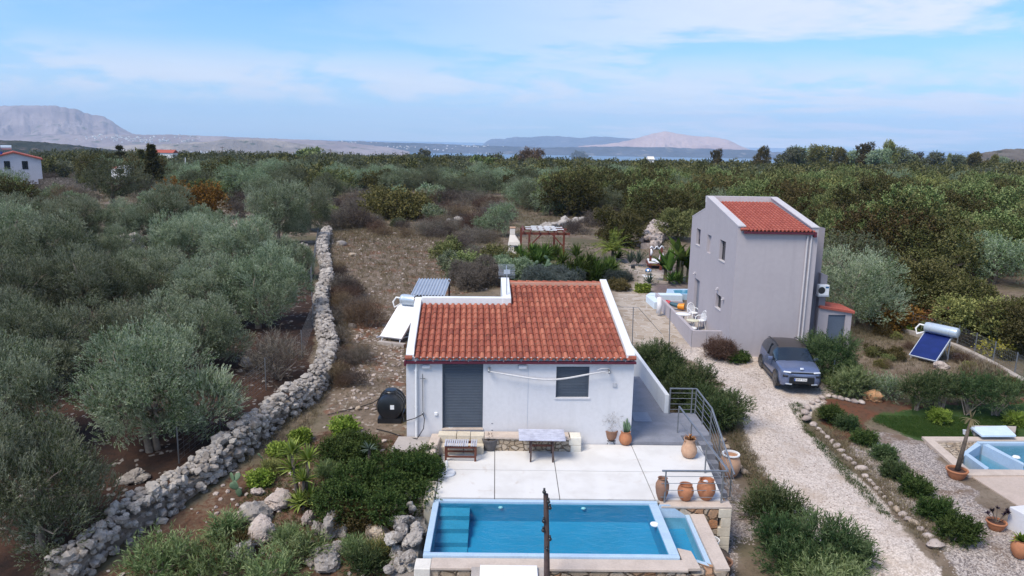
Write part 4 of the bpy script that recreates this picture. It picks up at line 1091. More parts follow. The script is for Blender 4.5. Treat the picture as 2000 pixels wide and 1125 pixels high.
# ------------------------------------------------------------------ pots and jars
def pot(name, label, cat, px, py, prof, mat, z=None, scale=1., soil=None, group=None, y=None, n=22, rim=None):
    q = P(px, py, 0 if z is None else z) if z != 'g' else G(px, py)
    r = thing(name, label, cat, tuple(q), group)
    outer = [(a * scale, b * scale) for a, b in prof]
    rt, zt_ = outer[-1]
    inner = [(rt * .86, zt_ - .005 * scale), (rt * .84, zt_ - .09 * scale), (.001, zt_ - .09 * scale)]
    MB().lathe(outer + inner, tuple(q), n).build('pot_body' if soil else 'jar_body', M[mat], r, smooth=50)
    if rim: MB().lathe([(rt * .88, zt_ + .001), (rt * 1.06, zt_ + .004), (rt * 1.04, zt_ + .03 * scale), (rt * .84, zt_ + .03 * scale), (rt * .84, zt_ - .02)], tuple(q), n, cap=False).build('rim', M[rim], r, smooth=40)
    if soil: MB().lathe([(rt * .85, zt_ - .085 * scale), (rt * .5, zt_ - .06 * scale), (.001, zt_ - .055 * scale)], tuple(q), n).build('soil', M[soil], r)
    return r, q, zt_
BELLY = [(.13, 0), (.19, .08), (.25, .22), (.265, .34), (.24, .46), (.20, .53), (.185, .56), (.215, .59)]
SLIM = [(.09, 0), (.12, .06), (.165, .20), (.19, .36), (.185, .48), (.14, .58), (.11, .62), (.14, .66)]
ROUND = [(.10, 0), (.15, .05), (.20, .16), (.22, .27), (.20, .36), (.16, .41), (.175, .45)]
PLANT = [(.13, 0), (.17, .06), (.20, .18), (.215, .28), (.23, .30), (.225, .34)]
BOWL = [(.22, 0), (.30, .10), (.36, .24), (.40, .34), (.42, .36), (.41, .40)]
VASE = [(.10, 0), (.17, .05), (.22, .16), (.215, .28), (.16, .40), (.14, .48), (.17, .56)]
pot('tall_clay_jar', 'slim brown clay jar behind the rail, first from the pool', 'jar', 1292, 976, SLIM, 'terrabrown', scale=.98)
pot('small_clay_jar', 'smallest orange clay jar with banded body behind the front rail', 'jar', 1338, 976, ROUND, 'terra', scale=1.02)
jj, qj, zj = pot('belly_clay_jar', 'biggest round clay jar with white scrap inside behind the front rail', 'jar', 1378, 974, BELLY, 'terra', scale=.97)
mb = MB(); mb.ball((qj.x - .03, qj.y, zj - .06), .07, 8, sz=.5); mb.build('white_scrap', M['cloth'], jj)
jv, qv, zv = pot('waisted_clay_vase', 'pale waisted clay vase with dry orange plant near the stairs', 'vase', 1345, 893, VASE, 'terrapale', scale=1.12, soil='soil')
jg, qg_, zg_ = pot('large_clay_jar', 'large clay jar with white mouth standing on gravel right of the stairs', 'jar', 1424, 930, BELLY, 'terrapale', z='g', scale=1.3, rim='whitepaint')
p1, q1_, z1_ = pot('clay_plant_pot', 'clay pot with a bare twiggy plant on a little iron stand', 'plant pot', 1193, 858, PLANT, 'terrabrown', z=.12, soil='soil')
mb = MB()
for k in range(4):
    a = k * math.pi / 2 + .7; mb.tube([(q1_.x + .17 * math.cos(a), q1_.y + .17 * math.sin(a), 0), (q1_.x + .13 * math.cos(a), q1_.y + .13 * math.sin(a), .07), (q1_.x + .17 * math.cos(a), q1_.y + .17 * math.sin(a), .125)], .012, 5)
mb.lathe([(.17, .10), (.18, .11), (.17, .12)], (q1_.x, q1_.y, 0), 18)
tag(mb.build('iron_plant_stand', M['black']), 'little black iron stand under the twiggy clay pot', 'plant stand')
p2, q2_, z2_ = pot('clay_cactus_pot', 'orange clay pot with green cactus at the house corner', 'plant pot', 1221, 868, VASE[:-1] + [(.17, .47)], 'terra', soil='soil', scale=.95)
p3, q3_, z3_ = pot('grey_plant_pot', 'dark grey pot with withered plant next to the door steps', 'plant pot', 957, 878, PLANT, 'potgrey', soil='soil', scale=1.15)
p4, q4_, z4_ = pot('white_square_pot', 'small white pot with grey ball plant beside the door', 'plant pot', 858, 838, [(.09, 0), (.10, .14), (.10, .16)], 'whitepaint', z=.43, soil='soil', n=14)
MB().ball((q4_.x, q4_.y, z4_ + q4_.z + .06), .10, 10).build('ball_plant', pm('grey_ball_plant', (.22, .22, .23), (.14, .14, .15), 20, .95, bump=.8), p4)
p5, q5_, z5_ = pot('white_bucket', 'white bucket full of brown earth standing below the corner wall', 'bucket', 1389, 1076, [(.15, 0), (.18, .15), (.205, .32), (.215, .36)], 'whitepaint', z=-1.0, soil='soil', scale=.95)
structure(MB().lathe([(.6, -.8), (.5, -.1), (.3, -.01), (.001, -.002)], tuple(q5_), 14).build('earth_mound', pm('earth', (.12, .09, .07), (.07, .055, .045), 4, .95), None, smooth=True))
pot('brown_clay_bowl', 'dark red clay bowl pot at the foot of the pool side wall', 'plant pot', 1411, 1112, BOWL, 'terrabrown', z=-1.3, scale=.62, soil='soil')
p6, q6_, z6_ = pot('wide_clay_pot', 'wide clay pot holding a leaning dead palm stem by the right pool', 'plant pot', 1867, 934, BOWL, 'terra', z='g', soil='soil', scale=.82)
p7, q7_, z7_ = pot('clay_pot', 'clay pot with dark purple succulent rosettes near the white block', 'plant pot', 1944, 1034, BOWL, 'terra', z='g', soil='soil', scale=.66)
p8, q8_, z8_ = pot('round_clay_pot', 'round clay pot with green plant at the right bottom edge', 'plant pot', 1990, 1088, BELLY, 'terra', z='g', soil='soil', scale=.88)
# lantern by the wall
q = P(961, 840, .47); ln = thing('lantern', 'small dark lantern standing on the stone bench wall', 'lantern', tuple(q))
mb = MB(); mb.lathe([(.06, 0), (.07, .02), (.05, .04), (.05, .22), (.07, .24), (.03, .30), (.001, .31)], tuple(q), 8); mb.build('body', pm('lantern_metal', (.14, .16, .19), (.1, .11, .13), 9, .5), ln)
MB().tube([(q.x - .04, q.y, q.z + .28), (q.x, q.y, q.z + .37), (q.x + .04, q.y, q.z + .28)], .006, 5).build('handle', M['black'], ln)
# tray on the upper step, white dish
q = P(879, 838, .49); tr0 = MB().box((q.x, q.y, .497), (.52, .16, .014)); tag(tr0.build('door_step_mat', M['black']), 'black mat on the top step under the shutter door', 'mat')
dsh = MB().lathe([(.05, 0), (.08, .03), (.07, .05), (.001, .04)], (q.x + .02, q.y, .506), 14); tag(dsh.build('white_dish', M['whitepaint'], smooth=50), 'little white dish lying on the black step mat', 'dish')
# pole with bulbs in the foreground
bp = thing('lamp_pole', 'dark wooden pole with round black bulb holders rising in front of pool', 'pole', (P(1066, 1140, -1.2).x, 14.9, -2.2))
yb0 = 15.05; top_, bot = PY(1066, 965, yb0), PY(1068, 1135, yb0)
mb = MB(); mb.tube([bot - Vector((0, 0, .9)), bot, bot.lerp(top_, .5) + Vector((.01, 0, 0)), top_], [.075, .07, .062, .055], 9); mb.build('shaft', M['polewood'], bp, smooth=50)
for px, py in ((1063, 961), (1071, 980), (1074, 992), (1062, 1018), (1061, 1036), (1074, 1053), (1068, 1072)):
    q = PY(px, py, yb0 - .06); mb = MB(); mb.ball(q, .045, 10); mb.tube([q + Vector((0, 0, .03)), q + Vector((0, .03, .08))], .025, 7); mb.build('bulb', M['black'], bp, smooth=True)
# white box lid at the bottom edge, in its stone surround
q0, q1 = PY(938, 1103, 15.42), PY(1049, 1104, 15.42); zl = q0.z
wb = thing('white_pump_box', 'white flat lid of a pump box at the bottom below the pool wall', 'box', (q0.lerp(q1, .5).x, 14.8, -1.0))
MB().bx(q0.x, q1.x, q0.y - 1.4, q0.y, zl - .08, zl).build('lid', M['whitepaint'], wb, bevel=.01)
MB().bx(q0.x - .2, q1.x + .2, q0.y - 1.5, q0.y + .06, -2.2, zl - .085).build('surround', M['concrete'], wb, bevel=.01)

# ------------------------------------------------------------------ car
def build_car(px, py, rz):
    q = Vector((12.82, 31.55, float(ground(12.8, 31.5)) + .01))
    r = thing('parked_car', 'grey-blue crossover car with dark roof parked beside the grey house', 'car', (0, 0, 0))
    L, W, Hh = 4.16, 1.76, 1.62
    # stations from nose (y=-) to tail: y, sill z, side mid z, belt z, half widths at sill, mid, belt, roof half width, roof z
    S = [(-2.08, .42, .55, .72, .50, .62, .62, .55, .74),
         (-2.02, .26, .50, .80, .66, .76, .72, .62, .86),
         (-1.86, .22, .52, .88, .76, .85, .79, .68, .95),
         (-1.45, .20, .55, .93, .80, .875, .82, .72, 1.02),
         (-1.02, .20, .56, .97, .80, .88, .84, .74, 1.06),
         (-.45, .20, .57, 1.00, .80, .88, .84, .62, 1.50),
         (.10, .20, .58, 1.02, .80, .88, .84, .60, 1.58),
         (.75, .20, .59, 1.05, .80, .88, .84, .60, 1.57),
         (1.35, .20, .60, 1.08, .80, .88, .83, .58, 1.53),
         (1.72, .24, .62, 1.08, .78, .86, .80, .55, 1.44),
         (1.98, .34, .62, 1.02, .70, .80, .74, .50, 1.10),
         (2.08, .42, .62, .90, .56, .70, .66, .46, .94)]
    v, rows = [], []
    for (y, zs, zm, zb2, ws, wm, wb2, wr, zr) in S:
        half = [(ws, zs), (wm * .99, (zs + zm) / 2), (wm, zm), ((wm + wb2) / 2 + .005, (zm + zb2) / 2 + .05), (wb2, zb2), ((wb2 + wr) / 2 + .02, zb2 + (zr - zb2) * .62), (wr, zr - .02 * (zr - zb2)), (wr * .55, zr + .015), (0, zr + .025)]
        rows.append([(x, y, z) for x, z in half] + [(-x, y, z) for x, z in half[-2::-1]])
    nn = len(rows[0]); V = [p for row in rows for p in row]
    body, glassL, roof, wind, rear = [], [], [], [], []
    for i in range(len(S) - 1):
        for k in range(nn - 1):
            f = (i * nn + k, i * nn + k + 1, (i + 1) * nn + k + 1, (i + 1) * nn + k)
            kk = min(k, nn - 2 - k)
            if 4 <= kk <= 5 and 4 <= i <= 8: glassL.append(f)
            elif kk >= 6 and i == 4: wind.append(f)
            elif kk >= 6 and 5 <= i <= 8: roof.append(f)
            elif kk >= 5 and i == 9: rear.append(f)
            else: body.append(f)
    body.append(tuple(range(nn))[::-1]); body.append(tuple((len(S) - 1) * nn + k for k in range(nn)))
    paint = pm('car_paint', (.155, .195, .32), (.145, .185, .30), 2, .2, metal=.4, spec=.6)
    mb = MB(); mb.add(V, body)  # every vertex is used by the body or its windows
    bo = mb.build('body', paint, r, smooth=42, fix=True)
    s_ = bo.modifiers.new('sub', 'SUBSURF'); s_.levels = s_.render_levels = 1
    def grown(faces, name, mat, d):
        mb = MB(); vv = np.array(V); c = np.array([0, .1, .8]); w = vv.copy()
        ids = sorted({i for f in faces for i in f}); im = {a: b for b, a in enumerate(ids)}; mb.add(w[ids], [tuple(im[i] for i in f) for f in faces]); o = mb.build(name, mat, r, smooth=42, fix=True); return o
    gm = M['glass']
    grown(wind, 'windscreen', gm, 0); grown(rear, 'rear_window', gm, 0)
    grown([f for f in glassL if min(V[i][0] for i in f) >= 0 or sum(V[i][0] for i in f) > 0], 'side_window', gm, 0)
    grown([f for f in glassL if sum(V[i][0] for i in f) < 0], 'side_window', gm, 0)
    grown(roof, 'roof', pm('car_roof_dark', (.045, .038, .036), (.04, .034, .032), 2, .4, spec=.5), 0)
    for sx in (-1, 1):
        # pillars, roof rail, mirror
        for (y0, y1) in ((-.42, .0), ):
            pass
        MB().bar((sx * .845, .28, 1.03), (sx * .67, .30, 1.50), .035, .10).build('door_pillar', M['black'], r)
        MB().tube([(sx * .60, -.30, 1.56), (sx * .60, .2, 1.64), (sx * .59, 1.2, 1.60), (sx * .58, 1.42, 1.54)], .025, 6).build('roof_rail', M['black'], r, smooth=50)
        mb = MB(); mb.box((sx * .97, -.62, 1.06), (.20, .12, .15)); mi = mb.build('wing_mirror', paint, r, bevel=.04); MB().box((sx * .86, -.62, 1.0), (.08, .06, .04)).build('mirror_arm', M['black'], sub(mi, r))
        mb = MB()
        for i, (z, h2) in enumerate(((.83, .05),)): mb.box((sx * .60, -2.03, z), (.30, .10, h2), rz=-sx * -.38)
        hl = mb.build('headlight', pm('headlight_lens', (.75, .78, .82), None, 3, .15, spec=.6), r, bevel=.015)
        MB().box((sx * .66, -2.02, .66), (.22, .10, .08), rz=sx * .38).build('fog_lamp_pod', M['black'], r, bevel=.02)
        MB().box((sx * .52, -2.08, .33), (.26, .06, .045), rz=sx * .3).build('bumper_trim', M['galv'], r, bevel=.01)
        MB().bx(sx * .885 - .012, sx * .885 + .012, -.95, 1.0, .24, .40).build('side_cladding', M['black'], r)
        for y in (-1.28, 1.30):
            wh = MB(); wh.tube([(sx * .70, y, .33), (sx * .905, y, .33)], .33, 22); w0 = wh.build('wheel', M['black'], r, smooth=40)
            sub(w0, r); rm = MB(); rm.tube([(sx * .86, y, .33), (sx * .912, y, .33)], .22, 16)
            for k in range(5):
                a = k * 2 * math.pi / 5; rm.bar((sx * .915, y, .33), (sx * .915, y + .2 * math.cos(a), .33 + .2 * math.sin(a)), .03, .05)
            rm.build('rim', pm('alloy_dark', (.16, .16, .17), (.1, .1, .11), 6, .35, metal=.6), w0)
            ar = MB(); pts = [(sx * .872, y + .39 * math.cos(a), .33 + .39 * math.sin(a)) for a in np.linspace(-.25, math.pi + .25, 12)]; ar.tube(pts, .04, 6); ar.build('wheel_arch', M['black'], r, smooth=50)
    MB().bar((-.60, -2.045, .80), (.60, -2.045, .80), .06, .05).build('grille', M['black'], r)
    MB().bar((-.5, -2.06, .845), (.5, -2.06, .845), .02, .016).build('grille_chrome', M['galv'], r)
    mb = MB(); mb.box((0, -2.075, .50), (1.02, .06, .30)); mb.build('lower_grille', M['black'], r, bevel=.06)
    pl = MB().box((-.06, -2.112, .535), (.52, .015, .115)).build('number_plate', pm('plate_white', (.72, .72, .72), None, 4, .4), r); sub(pl, r)
    MB().box((-.295, -2.121, .535), (.05, .004, .11)).build('plate_band', pm('plate_blue', (.02, .08, .35), None, 4, .4), pl)
    tx_ = bpy.data.curves.new('plate_lettering', 'FONT'); tx_.body = 'XNT 9156'; tx_.size = .095; tx_.align_x = 'CENTER'; tx_.align_y = 'CENTER'; tx_.extrude = .001
    to = bpy.data.objects.new('plate_lettering', tx_); COL.objects.link(to); to.parent = pl; to.location = (-.03, -2.122, .535); to.rotation_euler = (rad(90), 0, 0); tx_.materials.append(M['black'])
    lm = bpy.data.meshes.new_from_object(to.evaluated_get(bpy.context.evaluated_depsgraph_get())); lo = bpy.data.objects.new('plate_letters', lm); COL.objects.link(lo); lo.parent = pl; lo.location = to.location; lo.rotation_euler = to.rotation_euler; bpy.data.objects.remove(to)
    MB().box((0, -1.98, .97), (.14, .05, .10), rx=-.6).build('nose_badge', M['galv'], r, bevel=.02)
    for k, x in enumerate((-.24, .24)): MB().bar((x - .2, -1.05, 1.075), (x + .25, -1.08, 1.07), .015).build('wiper', M['black'], r)
    MB().box((-.35, -.40, 1.36), (.22, .015, .16), rx=.5).build('paper_on_dashboard', pm('pale_cyan', (.35, .60, .68), None, 4, .5), r)
    r.location = q; r.rotation_euler = (rad(-1.8), 0, rz)
    return r
cq = G(1541, 735)
build_car(1541, 728, rad(-6))

# ------------------------------------------------------------------ solar water heaters
def heater(name, label, loc, rz, panel_w=2.0, panel_l=2.0, tank_l=1.5, tank_r=.29, tilt=rad(38), back=False):
    r = thing(name, label, 'solar heater', (0, 0, 0))
    n = Vector((0, -math.sin(tilt), math.cos(tilt))); up = Vector((0, math.cos(tilt), math.sin(tilt)))
    o_ = Vector((0, 0, .22))
    def pt(u, v, d=0): return o_ + Vector((u, 0, 0)) + up * v + n * d
    def slab(u0, u1, v0, v1, d0, d1, nm, mat, par=r):
        c = [pt(u0, v0, d0), pt(u1, v0, d0), pt(u1, v1, d0), pt(u0, v1, d0), pt(u0, v0, d1), pt(u1, v0, d1), pt(u1, v1, d1), pt(u0, v1, d1)]
        return MB().add([tuple(x) for x in c], [(3, 2, 1, 0), (4, 5, 6, 7), (0, 1, 5, 4), (1, 2, 6, 5), (2, 3, 7, 6), (3, 0, 4, 7)]).build(nm, mat, par)
    fr = slab(-panel_w / 2, panel_w / 2, 0, panel_l, -.09, 0, 'panel_frame', M['galv'] if not back else M['whitepaint'])
    slab(-panel_w / 2 + .04, panel_w / 2 - .04, .04, panel_l - .04, .001, .006, 'panel_glass', M['panel'] if not back else M['whitepaint'], sub(fr, r))
    tc = pt(.15, panel_l + .10, .20)
    mb = MB(); hl = tank_l / 2
    mb.tube([tc + Vector((x, 0, 0)) for x in (-hl, -hl + .03, -hl + .12, hl - .12, hl - .03, hl)], [tank_r * .7, tank_r * .92, tank_r, tank_r, tank_r * .92, tank_r * .7], 22)
    tk = mb.build('tank', M['tank'], r, smooth=45)
    for x in (-.45, .45): MB().tube([tc + Vector((x - .02, 0, 0)), tc + Vector((x + .02, 0, 0))], tank_r + .006, 22).build('tank_strap', M['galv'], sub(tk, r))
    MB().tube([tc + Vector((-hl, 0, .05)), tc + Vector((-hl - .28, 0, .06)), tc + Vector((-hl - .40, -.1, -.15)), tc + Vector((-hl - .25, -.25, -.38)), pt(-panel_w / 2 + .1, panel_l, 0)], .045, 8).build('pipe', M['whitepaint'], r, smooth=True)
    zt = tc.z
    for x in (-panel_w / 2 + .1, panel_w / 2 - .1):
        mb = MB(); mb.bar(pt(x, .1, -.1), (x, tc.y + .1, 0), .045); mb.bar((x, tc.y + .1, 0), tc + Vector((x - .15, .1, -.1)), .045); mb.bar(pt(x, panel_l * .6, -.09), (x, tc.y + .1, .15), .035); mb.bar((x, 0, 0), pt(x, .02, -.09), .04)
        mb.build('stand', M['galv'], r)
    r.location = loc; r.rotation_euler = (0, 0, rz); return r
q = G(1800, 708)
h1 = heater('solar_water_heater', 'blue solar panel with silver water tank standing in the right garden', tuple(q), rad(-57), 1.30, 1.62, 1.55, .25, rad(40))
q = G(772, 683)
h2 = heater('solar_water_heater', 'white-edged solar heater on concrete blocks left of the white house', tuple(P(763, 668, .38)), rad(-22), 1.15, 2.2, 1.2, .26, rad(33), True)
q = P(765, 676, .38)
tag(MB().box((q.x, q.y, .46), (1.35, .24, .2), rz=-.35).build('concrete_block', M['concrete'], bevel=.01), 'long concrete block under the white solar panel beside the house', 'concrete block')
q = P(757, 660, .4)
mb = MB()
for i in range(4): mb.box((q.x + .1 * i, q.y + .12 * i, .50 + .02 * i), (1.1, .10, .025), rz=.55)
tag(mb.build('plank_pile', M['slats']), 'few grey planks lying behind the white solar panel', 'plank pile')

# ------------------------------------------------------------------ black water tank
q = P(765, 812, .32)
bt_ = thing('black_water_tank', 'black plastic water tank lying left of the white house', 'water tank', tuple(q))
mb = MB()
prof = [(-.52, .30), (-.48, .40), (-.36, .45), (.36, .45), (.48, .40), (.52, .30)]
mb.tube([(q.x, q.y + a, q.z + .44) for a, _ in prof], [b for _, b in prof], 26)
body = mb.build('body', M['black'], bt_, smooth=40)
for a in (-.25, 0, .25): MB().tube([(q.x, q.y + a - .03, q.z + .44), (q.x, q.y + a + .03, q.z + .44)], .468, 26).build('rib', M['black'], bt_, smooth=40)
MB().lathe([(.22, .78), (.22, .92), (.19, .95), (.19, .98), (.001, .985)], (q.x, q.y - .1, q.z), 18).build('cap', M['black'], bt_, smooth=40)
MB().box((q.x + .10, q.y - .535, q.z + .5), (.13, .012, .15)).build('label_sticker', M['whitepaint'], bt_)
mb = MB(); mb.bx(q.x - .4, q.x + .4, q.y - .5, q.y + .5, q.z - .3, q.z + .08); mb.build('foot', M['black'], bt_)
# hoses
def hose(label, pts, r=.014): tag(MB().tube(pts, r, 6).build('garden_hose', M['hose'], smooth=True), label, 'hose')
w0 = HPt(.52, -.07, 1.06)
hose('black hose drooping from the wall tap down to the ground', [w0, w0 + Vector((.06, -.1, -.1)), w0 + Vector((.04, -.2, -.4)), w0 + Vector((-.15, -.3, -.7)), G(790, 856) + Vector((0, 0, .04)), G(760, 846) + Vector((0, 0, .04)), G(735, 840) + Vector((0, 0, .04))])
hose('black pipe running from the wall tap to the black water tank', [w0, w0 + Vector((-.25, -.05, -.12)), w0 + Vector((-.6, 0, -.25)), Vector((q.x + .4, q.y - .3, q.z + .25))])
hose('black irrigation pipe lying on red earth left of the tank', [Vector((q.x - .4, q.y + .1, q.z + .6)), G(728, 792) + Vector((0, 0, .1)), G(700, 798) + Vector((0, 0, .04)), G(665, 806) + Vector((0, 0, .04)), G(640, 812) + Vector((0, 0, .04))], .018)

# ------------------------------------------------------------------ hut with corrugated roof behind the house
sq0, sq1 = P(808, 594, .42), P(872, 594, .42)
hy = 31.5
x0, x1 = PY(806, 590, hy).x, PY(864, 590, hy).x
zt0 = PY(808, 575, hy).z; zt1 = PY(820, 544, hy + 2.2).z
hut = thing('garden_hut', 'small orange wooden hut with grey corrugated sheet roof behind the house', 'hut', ((x0 + x1) / 2, hy, .4))
MB().bx(x0 + .05, x1 - .02, hy + .1, hy + 2.0, .2, zt0 - .14).build('wall', M['orangewood'], hut)
mb = MB(); n = 60; pr = []
for i in range(n + 1): pr.append((x0 - .08 + (x1 - x0 + .2) * i / n, .035 * math.sin(i / n * 2 * math.pi * 11)))
vv = [(a, hy - .12, zt0 + b) for a, b in pr] + [(a + .10, hy + 2.2, zt1 + b) for a, b in pr] + [(a, hy - .12, zt0 + b - .015) for a, b in pr] + [(a + .10, hy + 2.2, zt1 + b - .015) for a, b in pr]
k = n + 1
mb.add(vv, [(i, i + 1, k + i + 1, k + i) for i in range(n)] + [(2 * k + i, 3 * k + i, 3 * k + i + 1, 2 * k + i + 1) for i in range(n)] + [(2 * k + i, 2 * k + i + 1, i + 1, i) for i in range(n)])
mb.build('corrugated_roof', M['galv'], hut)
for x, y in ((x1 + .1, hy + .1), (x1 + .16, hy + 1.9)): MB().bar((x, y, .2), (x, y, zt0 + (.0 if y < hy + 1 else .4) - .1), .08).build('post', M['polewood'], hut)

# ------------------------------------------------------------------ garden behind: pergola, chimney, day bed ...
def GP(px, py): return G(px, py)
a, b = GP(1017, 492), GP(1104, 500)
yF = 62.; 
fl_, fr_, bl_, br_ = PY(1033, 505, yF), PY(1100, 508, yF), PY(1017, 490, yF + 3.2), PY(1075, 490, yF + 3.2)
gz0 = float(ground(fl_.x, yF)); zt = PY(1040, 456, yF).z
pg = thing('pergola', 'dark red wooden pergola with white roof slats in the back garden', 'pergola', (fl_.lerp(fr_, .5).x, yF + 1.6, gz0))
for (x, y) in ((fl_.x, yF), (fr_.x, yF), (bl_.x, yF + 3.2), (br_.x + .3, yF + 3.2)): MB().bar((x, y, gz0 - .2), (x, y, zt), .17).build('post', M['pergwood'], pg)
xl, xr = bl_.x - .2, fr_.x + .5
xl2 = fl_.x - .7
mb = MB()
for y in (yF, yF + 3.2): mb.bar((xl2, y, zt), (xr, y, zt), .12, .2)
for x in (xl2 + .2, fr_.x): mb.bar((x, yF - .4, zt + .17), (x, yF + 3.6, zt + .17), .12, .16)
for x in np.linspace(xl2 + .8, fr_.x - .6, 4): mb.bar((x, yF - .3, zt + .17), (x, yF + 3.5, zt + .17), .08, .14)
mb.build('beam', M['pergwood'], pg)
for (x, s) in ((fl_.x, 1), (fr_.x, -1)): MB().bar((x, yF, zt - 1.1), (x + s * 1.0, yF, zt - .05), .11).build('brace', M['pergwood'], pg)
nr = 5
for i in range(nr):
    y = yF + .1 + i * .72
    for kx in range(2 + i % 2):
        u = (kx + (.15 if i % 2 else .6)) / 2.9
        xa = xl2 + .4 + (xr - xl2 - .8) * u
        MB().box((xa + .3, y, zt + .29), (.95, .3, .03)).build('white_slat', M['whitepaint'], pg)
# outdoor fireplace
q = GP(1004, 494); cy_ = q.y
bq = thing('garden_fireplace', 'cream masonry barbecue with tapering chimney beside the pergola', 'barbecue', tuple(q))
zt2 = PY(1001, 446, cy_).z; s_ = cy_ / F
mb = MB(); zb_ = PY(1001, 478, cy_).z
mb.box((q.x, q.y, (q.z + zb_) / 2), (22 * s_, .8, zb_ - q.z)); bb = mb.build('base', M['sage'], bq, bevel=.03)
MB().box((q.x + .16, q.y - .41, q.z + (zb_ - q.z) * .62), (8 * s_, .02, 9 * s_)).build('fire_opening', M['dark'], bq)
mb = MB(); zc = PY(1001, 472, cy_).z; zd = PY(1001, 458, cy_).z
def fr4(w0, d0, z0, w1, d1, z1, dx=0.):
    v = [(q.x + sx * w0 / 2, q.y + sy * d0 / 2, z0) for sx, sy in ((-1, -1), (1, -1), (1, 1), (-1, 1))] + [(q.x + dx + sx * w1 / 2, q.y + sy * d1 / 2, z1) for sx, sy in ((-1, -1), (1, -1), (1, 1), (-1, 1))]
    mb.add(v, [(3, 2, 1, 0), (4, 5, 6, 7), (0, 1, 5, 4), (1, 2, 6, 5), (2, 3, 7, 6), (3, 0, 4, 7)])
fr4(24 * s_, .95, zb_ + .001, 22 * s_, .9, zc); fr4(22 * s_, .9, zc + .001, 10 * s_, .45, zd, -.16); fr4(10 * s_, .45, zd + .001, 10 * s_, .45, zt2, -.16)
for v in mb.v[2]: v[0] += 0
mb.v[2][:4, 0] -= .16
mb.build('chimney', M['sage'], bq, bevel=.02)
MB().box((q.x - .16, q.y, zt2 + .06), (11.5 * s_, .5, .12)).build('chimney_cap', M['terrapale'], bq, bevel=.02)
# day bed
q = GP(1283, 525); s_ = q.y / F
db = thing('day_bed', 'wooden day bed with white cushions and white drape in the back garden', 'day bed', tuple(q))
for dx, dy, hh in ((-14, 0, 38), (4, -.6, 42), (-4, 1.9, 36), (16, 1.6, 36)): MB().bar((q.x + dx * s_, q.y + dy, q.z), (q.x + dx * s_, q.y + dy, q.z + hh * s_), .16).build('post', M['pergwood'], db)
MB().box((q.x, q.y + .7, q.z + .35), (34 * s_, 1.9, .14), rz=-.1).build('bed_frame', M['pergwood'], db)
MB().box((q.x - .02, q.y + .65, q.z + .50), (30 * s_, 1.7, .16), rz=-.1).build('mattress', M['cloth'], db, bevel=.05)
mb = MB(); mb.tube([(q.x + 12 * s_, q.y + .9, q.z + .6), (q.x + 14 * s_, q.y + 1., q.z + .95), (q.x + 13 * s_, q.y + 1.1, q.z + 1.2)], [.2, .16, .10], 8); mb.build('cushion', M['cloth'], db, smooth=True)
mb = MB(); n = 13
pp = [(q.x + (-14 + 32 * i / 12) * s_, q.y + (.3 + .8 * i / 12), q.z + (40 + 3 * math.sin(i * 1.4)) * s_) for i in range(n)]
mb.tube(pp, [.05 + .015 * math.sin(i * 1.1) for i in range(n)], 6); mb.tube([(q.x - 14 * s_, q.y - .05, q.z + 40 * s_), (q.x - 12.6 * s_, q.y - .1, q.z + 33 * s_), (q.x - 14 * s_, q.y - .1, q.z + 27 * s_)], [.05, .11, .05], 6)
mb.build('drape', M['cloth'], db, smooth=True)
q = GP(1266, 536); s_ = q.y / F
MBs = MB(); MBs.ball((q.x, q.y, q.z + 6 * s_), 7 * s_, 18); tag(MBs.build('mirror_ball', M['silver'], smooth=True), 'shiny silver garden ball on the chippings by the day bed', 'garden ball')
for i, (px, py, w) in enumerate(((1266, 541, 18), (1258, 538, 9))):
    q = GP(px, py); tag(MB().lathe([(w * s_ * .5, -.05), (w * s_ * .5, .05), (.001, .06)], tuple(q), 12, sy=.7).build('stepping_slab', M['whitepaint']), ['larger white slab', 'smaller white slab'][i] + ' lying beside the silver garden ball', 'slab')
q = GP(1236, 524); tag(MB().box((q.x, q.y, q.z + .1), (.3, .3, .22)).build('garden_spotlight', M['black'], bevel=.03), 'small dark garden spotlight at the edge of the stone path', 'spotlight')

# ------------------------------------------------------------------ patio furniture
WI = M['whitepaint']
def ornate_chair(label, px, py, rz, z=-.06):
    r = thing('garden_chair', label, 'chair', (0, 0, 0), 'white ornate garden chairs')
    for sx in (-1, 1):
        for sy in (-1, 1): MB().tube([(sx * .17, sy * .17, .44), (sx * .19, sy * .20, .2), (sx * .22, sy * .23, 0)], [.028, .022, .02], 7).build('leg', WI, r, smooth=50)
    MB().lathe([(.23, .43), (.25, .45), (.24, .47), (.001, .47)], (0, 0, 0), 18).build('seat', WI, r, smooth=40)
    mb = MB()
    for u in np.linspace(-.15, .15, 5): mb.bar((u, .21, .46), (u * 1.15, .29, .88 - abs(u) * .5), .035, .018)
    mb.tube([(-.22, .2, .46), (-.24, .27, .72), (-.15, .30, .90), (0, .31, .96), (.15, .30, .90), (.24, .27, .72), (.22, .2, .46)], .024, 7)
    mb.build('backrest', WI, r, smooth=50)
    for sx in (-1, 1): MB().tube([(sx * .23, .26, .68), (sx * .27, .05, .68), (sx * .25, -.1, .62), (sx * .22, -.14, .46)], .02, 6).build('arm', WI, r, smooth=50)
    r.location = P(px, py, z); r.rotation_euler = (0, 0, rz); return r
